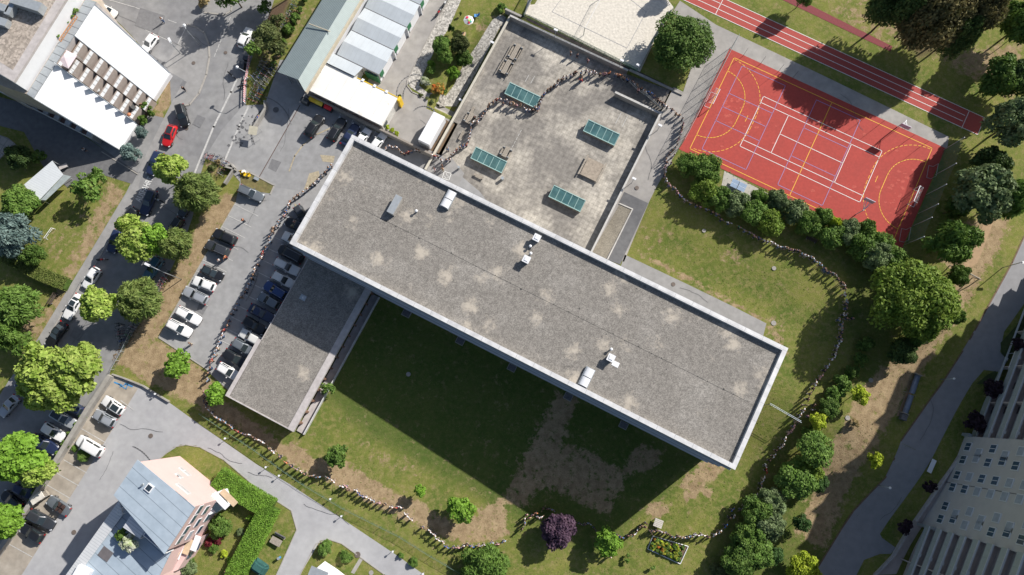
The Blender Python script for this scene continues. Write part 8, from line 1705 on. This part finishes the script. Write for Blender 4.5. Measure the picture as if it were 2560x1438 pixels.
chain(7, [(1900, 365), (1860, 345), (1820, 330, 'p'), (1790, 305), (1750, 288, 'g'), (1710, 265, 'e'), (1630, 230), (1570, 205, 'n'), (1540, 165), (1505, 150, 'k'), (1465, 130, 'l'), (1420, 110, 'p'), (1385, 100), (1345, 80, 't'), (1300, 60), (1265, 30), (1240, 0)], 'counted left by the first hedge')
chain(3, [(1215, 1405), (1180, 1380), (1160, 1345), (1145, 1310, 'n'), (1155, 1275), (1150, 1245, 'p'), (1195, 1218), (1160, 1215, 'k'), (1155, 1190), (1215, 1160), (1185, 1145), (1205, 1125, 'k'), (1225, 1105), (1240, 1080), (1250, 1040), (1265, 1010), (1270, 980), (1275, 960), (1285, 925, 'p'), (1280, 885)], 'counted up along the court fence', 'wwgnkp')
chain(3, [(1255, 860), (1230, 850), (1200, 820, 'k'), (1165, 800), (1145, 785), (1130, 770, 'k'), (1110, 760, 'k'), (1095, 745), (1065, 720), (1035, 690, 'b'), (995, 680), (970, 660, 'k'), (945, 670, 'p'), (940, 635), (915, 620), (905, 605, 'k'), (870, 595, 'b'), (840, 580, 't'), (825, 565, 'k'), (800, 560, 'o'), (775, 555)], 'counted up the stairs', 'wwgnkt')
chain(3, [(730, 540, 'o'), (700, 550, 'p'), (690, 545, 'p'), (660, 555, 'k'), (625, 540), (610, 530), (580, 540), (555, 525), (520, 540), (525, 580, 't'), (515, 595, 'r'), (480, 535, 'k'), (465, 545, 'k'), (440, 560), (410, 570), (385, 575), (375, 590, 'k'), (345, 600, 'k'), (340, 625), (315, 635, 'k'), (290, 655, 'k'), (265, 670, 'k'), (240, 700), (225, 720, 'k'), (215, 750), (205, 785), (195, 810, 'b'), (175, 800)], 'counted left across the terrace')
chain(3, [(155, 820, 'k'), (125, 820), (100, 815), (65, 780, 'k'), (30, 785), (10, 770, 't')], 'left along the upper skylight')
chain(2, [(1900, 770), (1870, 745), (1850, 770, 'k'), (1825, 740), (1800, 745, 'r'), (1775, 765, 'n'), (1745, 780, 't'), (1735, 800, 'k'), (1720, 825, 'l'), (1700, 850), (1690, 870), (1665, 890), (1655, 910), (1635, 875, 'k'), (1620, 920), (1610, 960), (1605, 985), (1600, 1010), (1590, 1040), (1575, 1080, 'r'), (1550, 1090, 'b'), (1525, 1105), (1500, 1120, 'p'), (1480, 1145)], 'counted left beside the ramp wall', 'wwwgkw')
chain(2, [(1460, 1160), (1450, 1195), (1425, 1195), (1385, 1195), (1360, 1170, 'k'), (1335, 1165, 'r'), (1310, 1155), (1285, 1140), (1250, 1130, 'n'), (1220, 1125), (1200, 1120), (1160, 1130), (1135, 1140, 'r'), (1105, 1150, 'k'), (1085, 1140), (1070, 1120), (1045, 1100), (1015, 1100), (990, 1090), (970, 1110)], 'counted left to the roof edge', 'wwwgw')
for n_, p, top, lab, bot, ps in ((5, (1812, 207), 'o', 'person in orange shirt alone on the empty car park bays', 0, 5), (5, (1630, 510), 'w', 'person in white shirt behind the dark grey parked car', 0, 6), (5, (1680, 487), 'o', 'person in orange shirt close to the dark grey parked car', 0, 7), (5, (1415, 1132), 'k', 'person in dark shirt with tan shorts below the lowest white parked car', 2, 4), (1, (1365, 655), 'k', 'person in black and white walking on the pavement corner', 0, 5), (1, (1205, 140), 'w', 'person in white crossing the side street at the top', 1, 5), (2, (1432, 1110), 'l', 'person in light blue shirt standing between ramp wall and chain', 1, 5), (2, (1335, 1262), 'p', 'person in pink shirt at the terrace edge by the roof', 4, 6), (2, (1395, 1262), 't', 'person in tan shirt at the terrace edge by the roof', 2, 5), (2, (1393, 1235), 'k', 'person in black shirt at the terrace edge by the roof', 0, 5), (11, (735, 1305), 'w', 'person in white shirt under the bright tree on the south lawn', 1, 5), (9, (1690, 1410), 'w', 'person in white on the grass behind the pink house', 4, 6), (1, (620, 1115), 'w', 'person in white in the dark path shade by the white building', 0, 6), (3, (440, 392), 'g', 'leftmost person sitting height against the upper terrace wall', 0, 6), (3, (490, 410), 'n', 'middle person in navy against the upper terrace wall', 0, 6), (3, (570, 445), 'p', 'rightmost person in pink against the upper terrace wall', 0, 6), (8, (640, 945), 'n', 'person in dark clothes in the shadow right of the chain', 0, 6)):
    x, y = t(n_, p); put_person(x, y, prg.uniform(0, 6.28), top, lab, None, ps, bot)
for p in PT: rmt(p)
